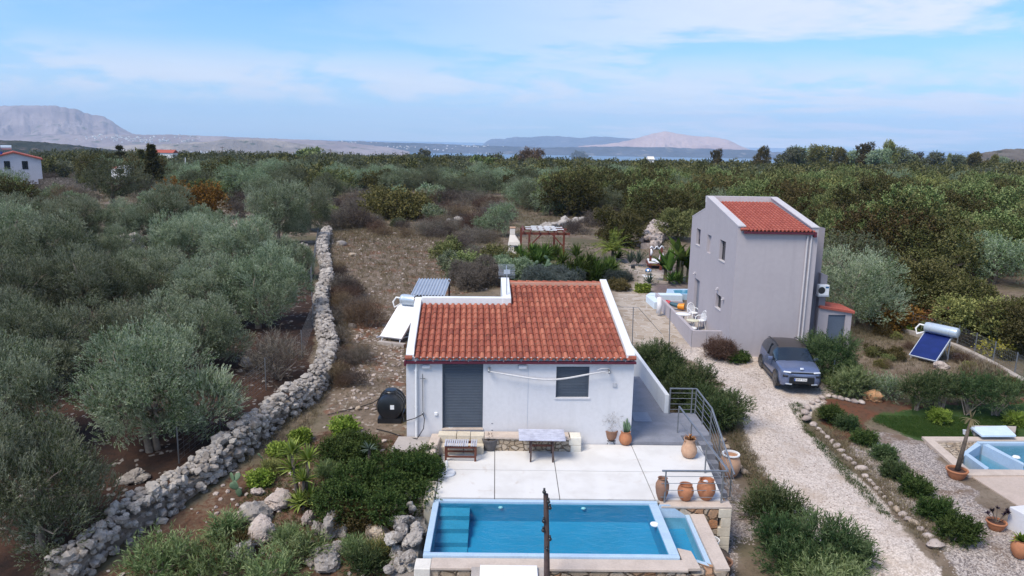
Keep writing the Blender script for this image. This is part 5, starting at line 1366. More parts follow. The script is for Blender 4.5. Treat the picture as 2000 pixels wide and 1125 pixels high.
def round_table(label, px, py, z=-.06, rr=.42, h=.66, top='whitepaint', nm='round_garden_table'):
    q = P(px, py, z); r = thing(nm, label, 'table', tuple(q))
    MB().lathe([(rr - .02, h - .03), (rr, h), (rr - .02, h + .01), (.001, h + .01)], tuple(q), 26).build('tabletop', M[top], r, smooth=40)
    for k in range(3):
        a = k * 2.094 + .5; c, s = math.cos(a), math.sin(a)
        MB().tube([(q.x + c * .10, q.y + s * .10, q.z + h - .03), (q.x + c * .05, q.y + s * .05, q.z + h * .55), (q.x + c * .15, q.y + s * .15, q.z + h * .25), (q.x + c * .3, q.y + s * .3, q.z)], .024, 7).build('leg', WI, r, smooth=50)
    return r
M['cream'] = pm('cream_top', (.62, .60, .46), (.52, .52, .40), 5, .6)
round_table('white round garden table standing near the low patio wall', 1333, 636, rr=.40)
round_table('small cream-topped garden table between the white chairs', 1352, 645, rr=.34, h=.55, top='cream', nm='side_table')
ornate_chair('white ornate chair at the back, nearest the grey house door', 1353, 626, rad(20))
ornate_chair('white ornate chair turned sideways against the grey house wall', 1366, 642, rad(-70))
st_ = thing('garden_stool', 'low white garden stool in front of the cream table', 'stool', (0, 0, 0))
MB().lathe([(.2, .34), (.22, .36), (.2, .39), (.001, .40)], (0, 0, 0), 16).build('seat', WI, st_, smooth=40)
for k in range(4):
    a = k * math.pi / 2 + .78; MB().tube([(.14 * math.cos(a), .14 * math.sin(a), .35), (.22 * math.cos(a), .22 * math.sin(a), 0)], .025, 7).build('leg', WI, st_, smooth=50)
st_.location = P(1352, 654, -.06)
fl2 = thing('pool_float', 'orange, red and teal swim float lying behind the patio wall', 'pool float', tuple(P(1320, 608, -.06)))
q = P(1320, 606, -.06)
MB().tube([(q.x + .1, q.y, q.z + .25), (q.x + .45, q.y - .15, q.z + .25)], [.16, .2], 10).build('orange_body', M['orange'], fl2, smooth=40)
MB().tube([(q.x - .35, q.y + .15, q.z + .38), (q.x + .1, q.y + .0, q.z + .28)], [.10, .14], 10).build('teal_body', M['bluegreen'], fl2, smooth=40)
MB().tube([(q.x - .60, q.y + .25, q.z + .50), (q.x - .36, q.y + .16, q.z + .40)], [.08, .15], 10).build('red_tip', M['red'], fl2, smooth=40)
q = P(1286, 612, 0.); tag(MB().tube([q, q + Vector((.05, 0, .5)), q + Vector((0, 0, .95))], [.14, .16, .12], 9).build('rolled_towel', M['cloth'], smooth=True), 'white furled cloth leaning on the outer patio wall', 'cloth')
# table and chair on the far side of the grey house
q = P(1588, 634, 0.)
round_table('white round table with white ornament right of the grey house', 1589, 650, z=.0, rr=.36, h=.75, nm='round_garden_table')
tb_ = P(1589, 650, 0.)
mb = MB()
for i in range(6):
    a = i * 1.05; mb.tube([(tb_.x - .1 + .12 * math.cos(a), tb_.y + .12 * math.sin(a), .76), (tb_.x - .1 + .2 * math.cos(a), tb_.y + .2 * math.sin(a), .98), (tb_.x - .1 + .06 * math.cos(a), tb_.y, 1.18)], .024, 6)
tag(mb.build('wire_ornament', WI, smooth=True), 'white curled metal ornament on the round table right of the grey house', 'ornament')

# ------------------------------------------------------------------ right garden pool
rp = thing('villa_pool', 'bright blue pool with pale rim cut off by the right edge', 'swimming pool', (13, 21, -1.2))
zr = float(ground(13.5, 21.5)) + .06
def R(px, py, z=zr): q = P(px, py, z); return (q.x, q.y)
deck = [R(1800, 854), R(2200, 858), R(2200, 1000), R(1985, 985), R(1893, 924)]
structure(MB().prism([R(1893, 926), R(2240, 926), R(2240, 1010), R(1988, 986)], zr - 1.0, zr - .02).build('pool_deck', pm('deck_beige', (.46, .38, .33), (.40, .33, .28), 2, .85)))
mb = MB(); mb.prism([R(1800, 854), R(2200, 855), R(2200, 862), R(1826, 862)], zr - .6, zr + .03); mb.prism([R(1800, 854), R(1826, 862), R(1893, 918), R(1893, 930), R(1880, 926)], zr - .6, zr + .028)
mb.prism([R(1893, 918), R(2200, 921), R(2200, 928), R(1893, 930)], zr - .6, zr + .032)
structure(mb.build('pool_kerb', M['capstone']))
tag(MB().prism([R(1826, 862), R(1915, 862), R(1880, 892), R(1872, 900)], zr - .6, zr - .05).build('stone_paving', M['rubble2']), 'strip of pale rubble paving beside the right pool corner', 'paving')
mb = MB(); mb.prism([R(1912, 864), R(2250, 866), R(2250, 920), R(1928, 918), R(1880, 886)], zr - 1.2, zr - 1.0)
mb.build('basin', pm('villa_pool_lining', (.06, .34, .66), (.05, .30, .60), 1.5, .5), rp)
mb = MB(); mb.prism([R(1908, 862), R(1880, 884), R(1884, 889), R(1916, 868)], zr - .9, zr - .02); mb.prism([R(1880, 884), R(1926, 918), R(1932, 914), R(1885, 881)], zr - .9, zr - .0)
mb.prism([R(1908, 862.5), R(2250, 864), R(2250, 867), R(1912, 866)], zr - .9, zr + .01)
mb.prism([R(1920, 868), R(2000, 908), R(2000, 904), R(1930, 866.5)], zr - .9, zr - .01)
mb.build('rim', M['copeblue'], rp, fix=True)
MB().add([(*R(x, y), zr - .07) for x, y in ((1930, 867), (2000, 906), (2015, 917), (2250, 919), (2250, 867))], [(0, 1, 2, 3, 4)]).build('water', M['water'], rp)
MB().add([(*R(x, y), zr - .34) for x, y in ((1886, 886), (1928, 918), (1985, 919), (1995, 909), (1918, 870))], [(0, 1, 2, 3, 4)]).build('trough_water', M['water'], rp)
q = P(1985, 893, zr - .06); tag(MB().lathe([(.1, -.02), (.13, 0), (.1, .04), (.001, .05)], (q.x, q.y, zr - .058), 16).build('chlorine_float', M['whitepaint'], smooth=40), 'white chlorine float on the bright blue pool at the right edge', 'pool float')
rb = thing('pool_pump_box', 'flat pump box with pale blue lid on the lawn behind right pool', 'box', tuple(P(1940, 852, zr)))
MB().prism([R(1902, 850), R(1982, 852), R(1984, 840), R(1896, 838)], zr - .2, zr + .16).build('box', M['concrete'], rb)
q = [P(x, y, zr + .24) for x, y in ((1918, 850), (1985, 850), (1965, 831), (1895, 833))]
MB().prism([(p.x, p.y) for p in q], zr + .162, zr + .24).build('lid', M['lid'], rb, bevel=.01)
q0, q1 = P(1965, 1030, -1.12), P(2040, 1072, -1.12)
zw = PY(1971, 989, q0.y).z
wbk = MB().prism([(q0.x, q0.y), (q1.x, q1.y), (q1.x + 2, q1.y + .3), (q0.x + 2, q0.y + .4)], -1.9, zw)
tag(wbk.build('white_masonry_block', M['white'], bevel=.02), 'white masonry block at the right edge between two clay pots', 'masonry block')
# posts and chain on the paved court
gp = thing('chain_posts', 'thin grey posts with a slack wire across the stone-paved court', 'post fence', tuple(P(1237, 668, .0)))
zq = [(1235, 668, 600), (1307, 672, 602), (1350, 676, 645), (1379, 672, 648)]
tops = []
for px, py, pt_ in zq:
    a = P(px, py, .0); t_ = PY(px + 2, pt_, a.y); tops.append(t_)
    MB().tube([a - Vector((0, 0, .3)), a, t_], .022 if px < 1340 else .012, 7).build('post', M['metal'], gp, smooth=50)
MB().tube([tops[0], PY(1247, 601, tops[0].y), P(1292, 652, .05)], .012, 5).build('stay_wire', M['metal'], gp)
MB().tube([tops[0] + Vector((-1.6, 0, .02)), tops[0]], .012, 5).build('wire', M['metal'], gp)

# ------------------------------------------------------------------ right-hand wire fence with kerb
fp = [(1690, 606), (1727, 628), (1752, 640), (1778, 650), (1868, 678), (1902, 694), (1938, 712), (1980, 736), (2010, 752)]
fpt = [G(x, y) for x, y in fp]
kb = MB()
for a, b in zip(fpt[:-1], fpt[1:]): kb.bar(a + Vector((-.15, -.2, .05)), b + Vector((-.15, -.2, .05)), .28, .30)
tag(kb.build('concrete_kerb', M['concrete']), 'long concrete kerb under the wire fence of the right garden', 'kerb')
wf = thing('wire_fence', 'sagging wire fence on thin posts along the wood edge at right', 'fence', tuple(fpt[3]))
for a in fpt: MB().tube([a - Vector((0, 0, .2)), a + Vector((.02, 0, 1.15))], .03, 6).build('post', M['metal'], wf)
mb = MB()
for a, b in zip(fpt[:-1], fpt[1:]):
    for z in np.linspace(.15, 1.1, 7): mb.tube([a + Vector((0, 0, z)), b + Vector((0, 0, z))], .005, 3, cap=False)
    for s in np.linspace(0, 1, 14): mb.tube([a.lerp(b, s) + Vector((0, 0, .1)), a.lerp(b, s) + Vector((0, 0, 1.1))], .004, 3, cap=False)
mb.build('wire_mesh', M['metal'], wf)
# car-side stakes
fpt = [G(x, y) for x, y in ((1603, 740), (1624, 756))]
sf = thing('stake_fence', 'short wire fence on two stakes beside the parked car', 'fence', tuple(fpt[0]))
fpt2 = [fpt[0] + (fpt[0] - fpt[1]) * .6] + fpt + [fpt[1] + (fpt[1] - fpt[0]) * .3]
for a in fpt: MB().tube([a - Vector((0, 0, .2)), a + Vector((.03, 0, 1.3))], .03, 6).build('stake', M['galv'], sf)
mb = MB()
for z in np.linspace(.2, 1.2, 6): mb.tube([p + Vector((0, 0, z)) for p in fpt2], .005, 3, cap=False)
mb.build('wire_mesh', M['galv'], sf)
# grove fence
gf = [(350, 905), (430, 838), (520, 762), (590, 700), (612, 640), (608, 560), (622, 470)]
gpt = [G(x, y) for x, y in gf]
gfence = thing('grove_fence', 'dark wire mesh fence along the grove side of the dry stone wall', 'fence', tuple(gpt[0]))
for a in gpt: MB().tube([a - Vector((0, 0, .2)), a + Vector((0, 0, 1.25))], .022, 6).build('post', M['metal'], gfence)
mb = MB()
for i, (a, b) in enumerate(zip(gpt[:-1], gpt[1:])):
    nz_ = 8; nv = int((b - a).length / .22)
    for z in np.linspace(.1, 1.15, nz_): mb.tube([a + Vector((0, 0, z)), b + Vector((0, 0, z))], .004, 3, cap=False)
    for s in np.linspace(0, 1, nv): q = a.lerp(b, s); mb.tube([q + Vector((0, 0, .1)), q + Vector((0, 0, 1.15))], .0035, 3, cap=False)
mb.build('wire_mesh', M['metal'], gfence)
# far house on the left
yh = 132.; c = [PY(x, y, yh) for x, y in ((-40, 362), (62, 362), (62, 312), (26, 299), (-40, 312))]
fh = thing('far_white_house', 'pale gabled house with red roof edge at the far left', 'house', (c[1].x - 3, yh, c[1].z))
fo = Vector((c[3].x, yh, 0)); fa = math.atan2(-fo.x, fo.y); s_ = fo.length / F
fh.location = fo; fh.rotation_euler = (0, 0, fa); BASE[fh.name] = (0, 0, 0)
hw_ = 36.5 * s_; zb_, ze_, zr_ = c[1].z - 2, c[2].z, c[3].z
mb = MB(); mb.xzprism([(-hw_, zb_), (hw_, zb_), (hw_, ze_), (0, zr_), (-hw_, ze_)], 0, 8)
mb.build('wall', pm('pale_lilac_render', (.52, .53, .60), (.48, .49, .56), .8, .9), fh, fix=True)
mb = MB(); mb.xzprism([(0, zr_ + .02), (hw_ + .3, ze_ - .08), (hw_ + .3, ze_ + .12), (0, zr_ + .25)], -.3, 8.3); mb.xzprism([(-hw_ - .3, ze_ - .08), (-.001, zr_ + .02), (-.001, zr_ + .25), (-hw_ - .3, ze_ + .12)], -.3, 8.3)
mb.build('roof', M['tilenew'], fh, fix=True)
for px, z0, w, hh in ((-10, (318 - 299), 8, 13), (14, (318 - 299), 8, 13), (-18, (343 - 299), 7, 7)):
    MB().box((px * s_, -.01, zr_ - z0 * s_), (w * s_, .06, hh * s_)).build('window', M['glass'], fh)
MB().tube([(-9 * s_ - .8, 2, zr_ + .9), (-9 * s_ + .8, 2, zr_ + .9)], .42, 12).build('roof_tank', M['tank'], fh, smooth=40)
MB().box((-22 * s_, 1.4, zr_ - .2), (1.6, 1.6, .08), rx=.5).build('roof_panel', M['panel'], fh)
M['dryrub'] = stonemat('dark_rubble', 2.2, [(.10, .09, .085), (.17, .155, .14), (.22, .20, .185)], (.05, .045, .04))
for i, (pts_, hh, lab) in enumerate((([(-20, 367), (70, 364), (150, 362), (186, 360)], 1.2, 'long low wall below the far pale house'), ([(66, 354), (110, 350), (150, 352)], 1.0, 'short rubble wall right of the far pale house'))):
    qs = [PY(x, y, 128. + 6 * i) for x, y in pts_]; mb = MB()
    for a, b in zip(qs[:-1], qs[1:]): mb.bar((a.x, a.y, a.z - .4), (b.x, b.y, b.z - .4), .5, hh * .6 + .8)
    tag(mb.build('field_wall', M['dryrub']), lab, 'wall')
# red-roofed buildings in the trees
for (px, py, w, hh, yy, lab) in ((325, 303, 17, 9, 300., 'long red-roofed white house far off beyond the grove'), (243, 333, 14, 8, 165., 'white building with arched gable and red roof between olive trees'), (1270, 313, 5, 4, 330., 'tiny cream house peeking from the dark trees')):
    q = PY(px, py, yy); s_ = yy / F; r = thing('distant_house', lab, 'house', tuple(q))
    mb = MB(); mb.box((q.x, yy, q.z - 2), (2 * w * s_, 5, hh * s_ + 4)); mb.build('wall', M['whitepaint'], r)
    if px != 243:
        mb = MB(); zt = q.z + hh * s_ * .5; mb.yzprism([(yy - 2.8, zt), (yy + 2.8, zt), (yy, zt + 1.2)], q.x - w * s_ - .3, q.x + w * s_ + .3); mb.build('roof', M['tilenew'] if w > 8 else M['sage'], r, fix=True)
    else:
        mb = MB(); zt = q.z + hh * s_ * .5
        mb.tube([(q.x + .4, yy - 2.5, zt - .2), (q.x + .4, yy + 2.5, zt - .2)], .9, 16); mb.build('arched_gable', M['whitepaint'], r, smooth=40)
        MB().box((q.x - .9, yy, zt + .1), (1.2, 4.8, .5)).build('roof', M['tilenew'], r)
# poles
for i, (px, py, t_) in enumerate(((645, 318, 291), (786, 318, 296), (968, 318, 302), (434, 312, 286), (362, 352, 308))):
    yy = 300. if i < 4 else 180.; a, b = PY(px, py + 6, yy), PY(px, t_, yy)
    mb = MB(); mb.tube([a, b], [.14, .10], 6); r = thing('utility_pole', ['wooden utility pole against the cliffs, left of the bay', 'wooden utility pole in front of the bay water', 'wooden utility pole below the blue headland, near the dark tree', 'wooden utility pole by the sandy cliff', 'pale slim post among the olives at left'][i], 'utility pole', tuple(a))
    mb.build('mast', M['polewood'] if i < 4 else M['whitepaint'], r)
    if i < 4: MB().bar(b + Vector((-.8, 0, -.4)), b + Vector((.8, 0, -.4)), .12).build('crossarm', M['polewood'], r)
# ------------------------------------------------------------------ stones
def ico(sub):
    b = bmesh.new(); bmesh.ops.create_icosphere(b, subdivisions=sub, radius=1.); b.verts.ensure_lookup_table()
    v = np.array([tuple(x.co) for x in b.verts]); f = np.array([[x.index for x in q.verts] for q in b.faces]); b.free(); return v, f
ICO = {s: ico(s) for s in (1, 2, 3, 4)}
def rotz_arr(v, a):
    c, s = np.cos(a)[:, None], np.sin(a)[:, None]
    return np.stack([v[..., 0] * c - v[..., 1] * s, v[..., 0] * s + v[..., 1] * c, v[..., 2]], -1)
def rocks(mb, C, Rr, seed=0, sub=1, rough=.28, mi=0):
    """many stones at once: C centres (n,3), Rr radii (n,3)"""
    rng = np.random.RandomState(seed); C, Rr = np.asarray(C, float), np.asarray(Rr, float); n = len(C)
    v, f = ICO[sub]
    k = rng.normal(size=(n, 6, 3)) * 1.5; ph = rng.uniform(0, 6.28, (n, 6))
    d = np.einsum('vj,nkj->nvk', v, k) + ph[:, None, :]
    dis = 1 + rough * np.sin(d).mean(-1) * 1.6
    if sub >= 2:
        k2 = rng.normal(size=(n, 6, 3)) * 5.; d2 = np.einsum('vj,nkj->nvk', v, k2) + ph[:, None, :]
        dis = dis + rough * .45 * np.sin(d2).mean(-1)
    if sub >= 3:
        k3 = rng.normal(size=(n, 8, 3)) * 11.; d3 = np.einsum('vj,nkj->nvk', v, k3)
        dis = dis - rough * .75 * (np.abs(np.sin(d3)).mean(-1) - .3)
    if sub >= 4:
        k4 = rng.normal(size=(n, 8, 3)) * 22.; dis = dis - rough * .5 * (np.abs(np.sin(np.einsum('vj,nkj->nvk', v, k4))).mean(-1) - .3)
        dis = dis - rough * .8 * np.maximum(0, np.sin(d3[..., 0]) * np.sin(d3[..., 1]) - .55)
    V = v[None] * dis[..., None] * Rr[:, None, :]
    ax = rng.uniform(-.5, .5, n)
    V = np.stack([V[..., 0], V[..., 1] * np.cos(ax)[:, None] - V[..., 2] * np.sin(ax)[:, None], V[..., 1] * np.sin(ax)[:, None] + V[..., 2] * np.cos(ax)[:, None]], -1)
    V = rotz_arr(V, rng.uniform(0, 6.28, n)) + C[:, None, :]
    FF = f[None] + (np.arange(n) * len(v))[:, None, None]
    mb.add(V.reshape(-1, 3), FF.reshape(-1, 3), mi, np.repeat(rng.uniform(0, 1, n), len(v)))
def rockmat(name, a, b, c, lich=(.62, .6, .57)):
    m, t, o = nt(name); v = wpos(t)
    tn = N(t, 'ShaderNodeAttribute', attribute_name='tone').outputs['Fac']
    r = N(t, 'ShaderNodeValToRGB', {0: tn}); e = r.color_ramp.elements
    e[0].color, e[1].color = (*a, 1), (*c, 1); e.new(.5).color = (*b, 1)
    n1_ = noise(t, 5, 7, .68, v); n2_ = noise(t, 17, 6, .7, v)
    col = mixc_(t, mrange(t, n1_, .52, .66, 0, .8), r.outputs[0], lich)
    col = mixc_(t, mrange(t, n2_, .54, .70, 0, .85), col, (.10, .095, .09))
    princ(t, o, col, .95, 0, .1, mth(t, 'ADD', n1_, mth(t, 'MULTIPLY', n2_, .6)), .9, .06); return m
M['rock'] = rockmat('limestone', (.23, .205, .185), (.33, .30, .275), (.43, .40, .365), (.52, .485, .45))
M['rockwarm'] = rockmat('warm_limestone', (.30, .23, .17), (.42, .34, .26), (.50, .42, .34), (.58, .53, .46))
M['rockorange'] = rockmat('orange_limestone', (.36, .17, .08), (.44, .24, .12), (.5, .3, .17), (.5, .38, .28))
M['rockpink'] = rockmat('pinkish_limestone', (.33, .275, .25), (.42, .355, .32), (.50, .43, .39), (.56, .51, .47))

def stone_wall(name, label, pts, wid, hgt, dens=50, seed=1, size=(.10, .2), mat='rock', sub=1, mound=.0, kind=None):
    rng = np.random.RandomState(seed); C, Rr = [], []
    mb = MB()
    for i in range(len(pts) - 1):
        a, b = Vector(pts[i]), Vector(pts[i + 1]); L = (b - a).length
        dist = (a.y + b.y) / 2
        dn = dens * min(1., max(.25, 32 / dist))
        szf = (max(1., (dist / 32)) ** .5)
        n = int(L * dn * hgt)
        d = (b - a).normalized(); s = Vector((d.y, -d.x, 0)).normalized()
        for _ in range(n):
            t_ = rng.uniform(0, 1); base = a.lerp(b, t_)
            hh = hgt * (1 + .42 * (hashn(base.x * 1.3, base.y * 1.3, .5) - .5) * 2)
            if rng.rand() < .4: off, z = rng.uniform(-.5, .5) * wid, hh + rng.normal() * .04
            else:
                off = (.5 if rng.rand() < .5 else -.5) * wid; z = rng.uniform(0, hh); off *= 1.25 - .35 * z / hh
            r_ = rng.uniform(*size) * szf * (1.35 if rng.rand() < .12 else 1.)
            q = base + s * off
            C.append((q.x, q.y, float(ground(q.x, q.y)) + z)); Rr.append((r_ * rng.uniform(.8, 1.25), r_ * rng.uniform(.8, 1.1), r_ * rng.uniform(.6, .9)))
        # earth core so that nothing shows through
        ga, gb = float(ground(a.x, a.y)), float(ground(b.x, b.y))
        mb.bar((a.x, a.y, ga + hgt * .22), (b.x, b.y, gb + hgt * .22), wid * .8, hgt * .85, tone=.1)
    rocks(mb, C, Rr, seed, sub)
    return tag(mb.build(name, M[mat], smooth=35), label, 'stone wall')
W1 = [(120, 1150), (165, 1105), (232, 1052), (300, 1010), (370, 962), (425, 920), (475, 880), (520, 836), (560, 808), (600, 782), (632, 742), (645, 690), (632, 640), (626, 600), (640, 560), (636, 520), (628, 492), (640, 455)]
wl = [G(x, y) for x, y in W1]
stone_wall('dry_stone_wall', 'long dry stone wall of grey limestone running beside the olive grove', wl, .58, .64, 120, 1, (.06, .15))
stone_wall('field_stone_wall', 'heap-like dry stone wall seen between the olives, far end of the grove', [G(x, y) for x, y in ((432, 474), (455, 470), (490, 468))], 1.2, 1.7, 30, 2, (.16, .3))
stone_wall('field_stone_wall', 'low rubble line between olive crowns left of the big wall', [G(x, y) for x, y in ((205, 500), (235, 488), (265, 480))], 1., .9, 30, 3, (.16, .3))
stone_wall('field_stone_wall', 'curved rubble wall behind the red pergola', [G(x, y) for x, y in ((1060, 452), (1090, 444), (1120, 438), (1148, 432))], .7, .45, 40, 4, (.16, .3))
stone_wall('field_stone_wall', 'broken rubble heap in the grey scrub left of the pergola', [G(x, y) for x, y in ((885, 446), (905, 443), (930, 443))], 1.3, .8, 26, 5, (.16, .32))
stone_wall('field_stone_wall', 'tall pale rubble bank between dark trees left of the grey house', [G(x, y) for x, y in ((1262, 486), (1278, 468), (1288, 446))], 1.3, .8, 34, 6, (.16, .32), 'rockpink')
wl2 = [Vector((Lx - .62, 15.9, 0)), Vector((Lx - .55, 17.2, 0)), Vector((Lx - .48, 18.5, 0)), Vector((Lx - .50, 19.2, 0))]
mb = MB(); rng = np.random.RandomState(12); C, Rr = [], []
for _ in range(74):
    s = rng.uniform(0, 1); y = 15.7 + 3.6 * s; x = Lx - .45 + rng.uniform(-.45, .18); r_ = rng.uniform(.11, .24)
    C.append((x, y, -.95 + rng.uniform(0, 1.0) * (.8 + .25 * s))); Rr.append((r_, r_ * 1.1, r_ * .85))
rocks(mb, C, Rr, 12, 4, .46); mb.bx(Lx - .75, Lx - .2, 15.8, 19.2, -1.6, -.45, tone=.1)
tag(mb.build('pool_rockery_wall', M['rock'], smooth=50), 'piled weathered grey rocks along the left side of the pool', 'rock wall')

# boulders in the sloping rock garden
BO = [(505, 1010, 62, 34, 'rock', 'long pitted boulder in the middle of the rock garden'), (548, 985, 60, 26, 'rockpink', 'flat pinkish boulder ledge above the long pitted boulder'), (520, 1050, 52, 40, 'rockpink', 'rounded boulder half hidden by bright green shrubs'),
      (650, 1040, 62, 44, 'rock', 'big holed limestone boulder near the centre of the rock garden'), (470, 1020, 34, 22, 'rockpink', 'small tilted boulder at the left edge of the rock ledge'), (740, 1050, 44, 26, 'rockwarm', 'brownish boulder between the clipped shrub and pool rocks'), (600, 1020, 30, 22, 'rockpink', 'small pink boulder left of the holed boulder'),
      (505, 966, 26, 15, 'rockpink', 'pale stone beside the prickly pear'), (545, 968, 24, 16, 'rockpink', 'pale stone under the yucca stem'), (640, 1100, 70, 34, 'rock', 'dark pitted boulder at the bottom edge of the rock garden'), (470, 1085, 60, 28, 'rock', 'grey boulder under shrubs at the bottom edge'),
      (660, 1075, 40, 26, 'rock', 'small boulder just below the holed limestone boulder'), (780, 1000, 30, 24, 'rockpink', 'upright pale stone beside the dark hedge'), (775, 960, 24, 14, 'rockwarm', 'orange stone on top of the pool rock pile'), (480, 715, 24, 16, 'rock', 'lone grey boulder on the dark grove floor'),
      (258, 935, 52, 18, 'rock', 'long grey ledge stone behind the wire mesh'), (390, 820, 24, 10, 'rock', 'small grey stone on the grove floor by the wire mesh'), (232, 815, 20, 10, 'rockwarm', 'small pale stone under the front olive trees'), (1704, 780, 34, 24, 'rockorange', 'large orange boulder at the top of the stone border'),
      (590, 492, 30, 20, 'rock', 'grey boulder beside the upper end of the long wall'), (1836, 720, 30, 16, 'rockpink', 'pinkish rock at the foot of the blue solar panel'), (1870, 700, 26, 14, 'rockpink', 'low pale rock right of the blue solar panel'), (690, 500, 18, 8, 'rockwarm', 'small flat stone in the dry field'), (600, 540, 30, 12, 'rock', 'flat grey stone at the foot of the long wall'),
      (665, 480, 20, 10, 'rock', 'small grey stone where the long wall meets the scrub'), (606, 1095, 20, 12, 'rockorange', 'reddish small stone near the bottom yuccas'), (690, 640, 18, 9, 'rock', 'grey stone at the edge of the bare shrubs'), (700, 800, 14, 7, 'rockwarm', 'small pale stone on red earth near the black tank')]
for i, (px, py, w, hh, mt, lab) in enumerate(BO):
    q = G(px, py); s_ = math.hypot(q.y, H) / F; mb = MB()
    R3 = [(w * s_ * .55, w * s_ * .42, hh * s_ * .75)]; C = [(q.x, q.y, q.z + hh * s_ * .25)]
    rg = np.random.RandomState(i)
    if w > 30:
        for _ in range(3): C.append((q.x + rg.uniform(-.4, .4) * w * s_, q.y + rg.uniform(-.2, .2) * w * s_, q.z + hh * s_ * rg.uniform(.0, .3))); R3.append((w * s_ * rg.uniform(.2, .35),) * 2 + (hh * s_ * rg.uniform(.3, .6),))
    rocks(mb, C, R3, 40 + i, 4 if w > 20 else 3, .42)
    tag(mb.build('boulder', M[mt], smooth=45), lab, 'boulder', 'boulders and large stones')
# edging stones along the drive
EDGE = [(1587, 788, 9), (1596, 782, 10), (1606, 777, 9), (1618, 773, 9), (1630, 775, 9), (1642, 778, 10), (1655, 781, 10), (1668, 784, 11), (1682, 786, 10), (1578, 796, 11), (1571, 806, 12), (1575, 817, 13), (1587, 829, 12), (1598, 838, 10), (1608, 846, 10), (1616, 855, 10), (1625, 862, 9), (1634, 871, 11), (1642, 880, 12), (1649, 890, 10), (1658, 897, 11), (1668, 906, 10), (1680, 916, 16), (1690, 930, 10), (1698, 938, 10), (1706, 946, 9), (1712, 955, 10), (1719, 963, 9), (1727, 971, 8), (1740, 985, 12), (1752, 997, 15), (1762, 1005, 13), (1773, 1015, 13), (1786, 1023, 17), (1797, 1034, 13), (1812, 1048, 16), (1826, 1066, 25)]
for i, (px, py, w) in enumerate(EDGE):
    q = G(px, py + 2); s_ = math.hypot(q.y, H) / F; mb = MB()
    rocks(mb, [(q.x, q.y, q.z + w * s_ * .25)], [(w * s_ * .72, w * s_ * .55, w * s_ * .42)], 90 + i, 2, .34)
    lab = {22: 'wide pale stone in the middle of the drive border', 36: 'biggest pale stone ending the border of the drive at the bottom', 33: 'chunky tan stone second from the bottom end of the drive border', 30: 'brown stone in the lower part of the drive border'}.get(i, 'pale rough limestone edging the gravel drive' if i > 8 else 'small whitish stone in the curved top end of the border')
    tag(mb.build('edging_stone', M['rockwarm' if i in (33, 30) else 'rockpink'], smooth=45), lab, 'stone', 'stones edging the drive')
for i, (px, py, w) in enumerate([(1412, 862, 11), (1418, 876, 12), (1424, 890, 10), (1436, 902, 11), (1446, 915, 12), (1455, 925, 12)]):
    q = G(px, py); s_ = q.y / F; mb = MB(); rocks(mb, [(q.x, q.y, q.z + w * s_ * .25)], [(w * s_ * .75, w * s_ * .55, w * s_ * .5)], 190 + i, 2, .34)
    tag(mb.build('bed_stone', M['rockwarm'], smooth=45), 'tan stone in the short row behind the large clay jar', 'stone', 'stones beside the stairs')

# ------------------------------------------------------------------ leaves
M['olive'] = leafmat('olive_leaf', (.042, .072, .022), (.125, .172, .072), (.36, .40, .27), (.30, .32, .26), .14, .2)
M['olivefar'] = leafmat('olive_leaf_far', (.052, .080, .026), (.125, .165, .070), (.28, .32, .20), (.20, .22, .18), .2, .35)
M['oak'] = leafmat('oak_leaf', (.050, .062, .022), (.115, .130, .047), (.215, .218, .092), None, .10, .40)
M['oakyel'] = leafmat('oak_leaf_yellowing', (.062, .062, .020), (.125, .118, .042), (.205, .18, .075), None, .12, .40)
M['oleander'] = leafmat('oleander_leaf', (.026, .050, .020), (.055, .088, .036), (.115, .150, .068), None, .2, .12)
M['oleanderlight'] = leafmat('oleander_leaf_light', (.065, .105, .036), (.145, .20, .080), (.27, .32, .155), None, .25, .1)
M['hedge'] = leafmat('hedge_leaf', (.018, .038, .012), (.042, .072, .022), (.090, .125, .040), None, .15, .08)
M['bright'] = leafmat('bright_leaf', (.09, .14, .02), (.17, .24, .04), (.30, .36, .08), None, .3, .1)
M['yellow'] = leafmat('yellow_leaf', (.26, .26, .03), (.42, .40, .06), (.55, .52, .12), None, .3, .1)
M['orange_l'] = leafmat('autumn_leaf', (.10, .07, .02), (.20, .12, .03), (.30, .17, .045), None, .25, .1)
M['copper'] = leafmat('copper_leaf', (.16, .06, .025), (.30, .13, .06), (.42, .22, .11), None, .25, .1)
M['twig'] = leafmat('bare_twig', (.060, .050, .042), (.105, .088, .076), (.165, .142, .125), None, .1, .3)
M['twigbrown'] = leafmat('dry_twig', (.085, .055, .038), (.13, .088, .062), (.19, .14, .10), None, .1, .25)
M['straw'] = leafmat('dry_grass', (.13, .105, .06), (.21, .175, .11), (.30, .26, .175), None, .2, .1)
M['yucca'] = leafmat('yucca_blade', (.035, .070, .014), (.075, .125, .028), (.15, .21, .06), None, .2, .15)
M['yuccayel'] = leafmat('yellow_yucca_blade', (.10, .15, .02), (.19, .25, .05), (.32, .38, .12), None, .25, .1)
M['agave'] = leafmat('agave_blade', (.05, .075, .055), (.09, .125, .095), (.15, .19, .15), None, .1, .15)
M['pear'] = pm('prickly_pear', (.105, .165, .095), (.075, .125, .075), 6, .6)
M['lavender'] = leafmat('blue_groundcover', (.04, .055, .045), (.075, .095, .085), (.12, .14, .13), None, .2, .2)
M['grass'] = leafmat('green_grass', (.022, .050, .012), (.042, .080, .020), (.085, .12, .035), None, .2, .1)

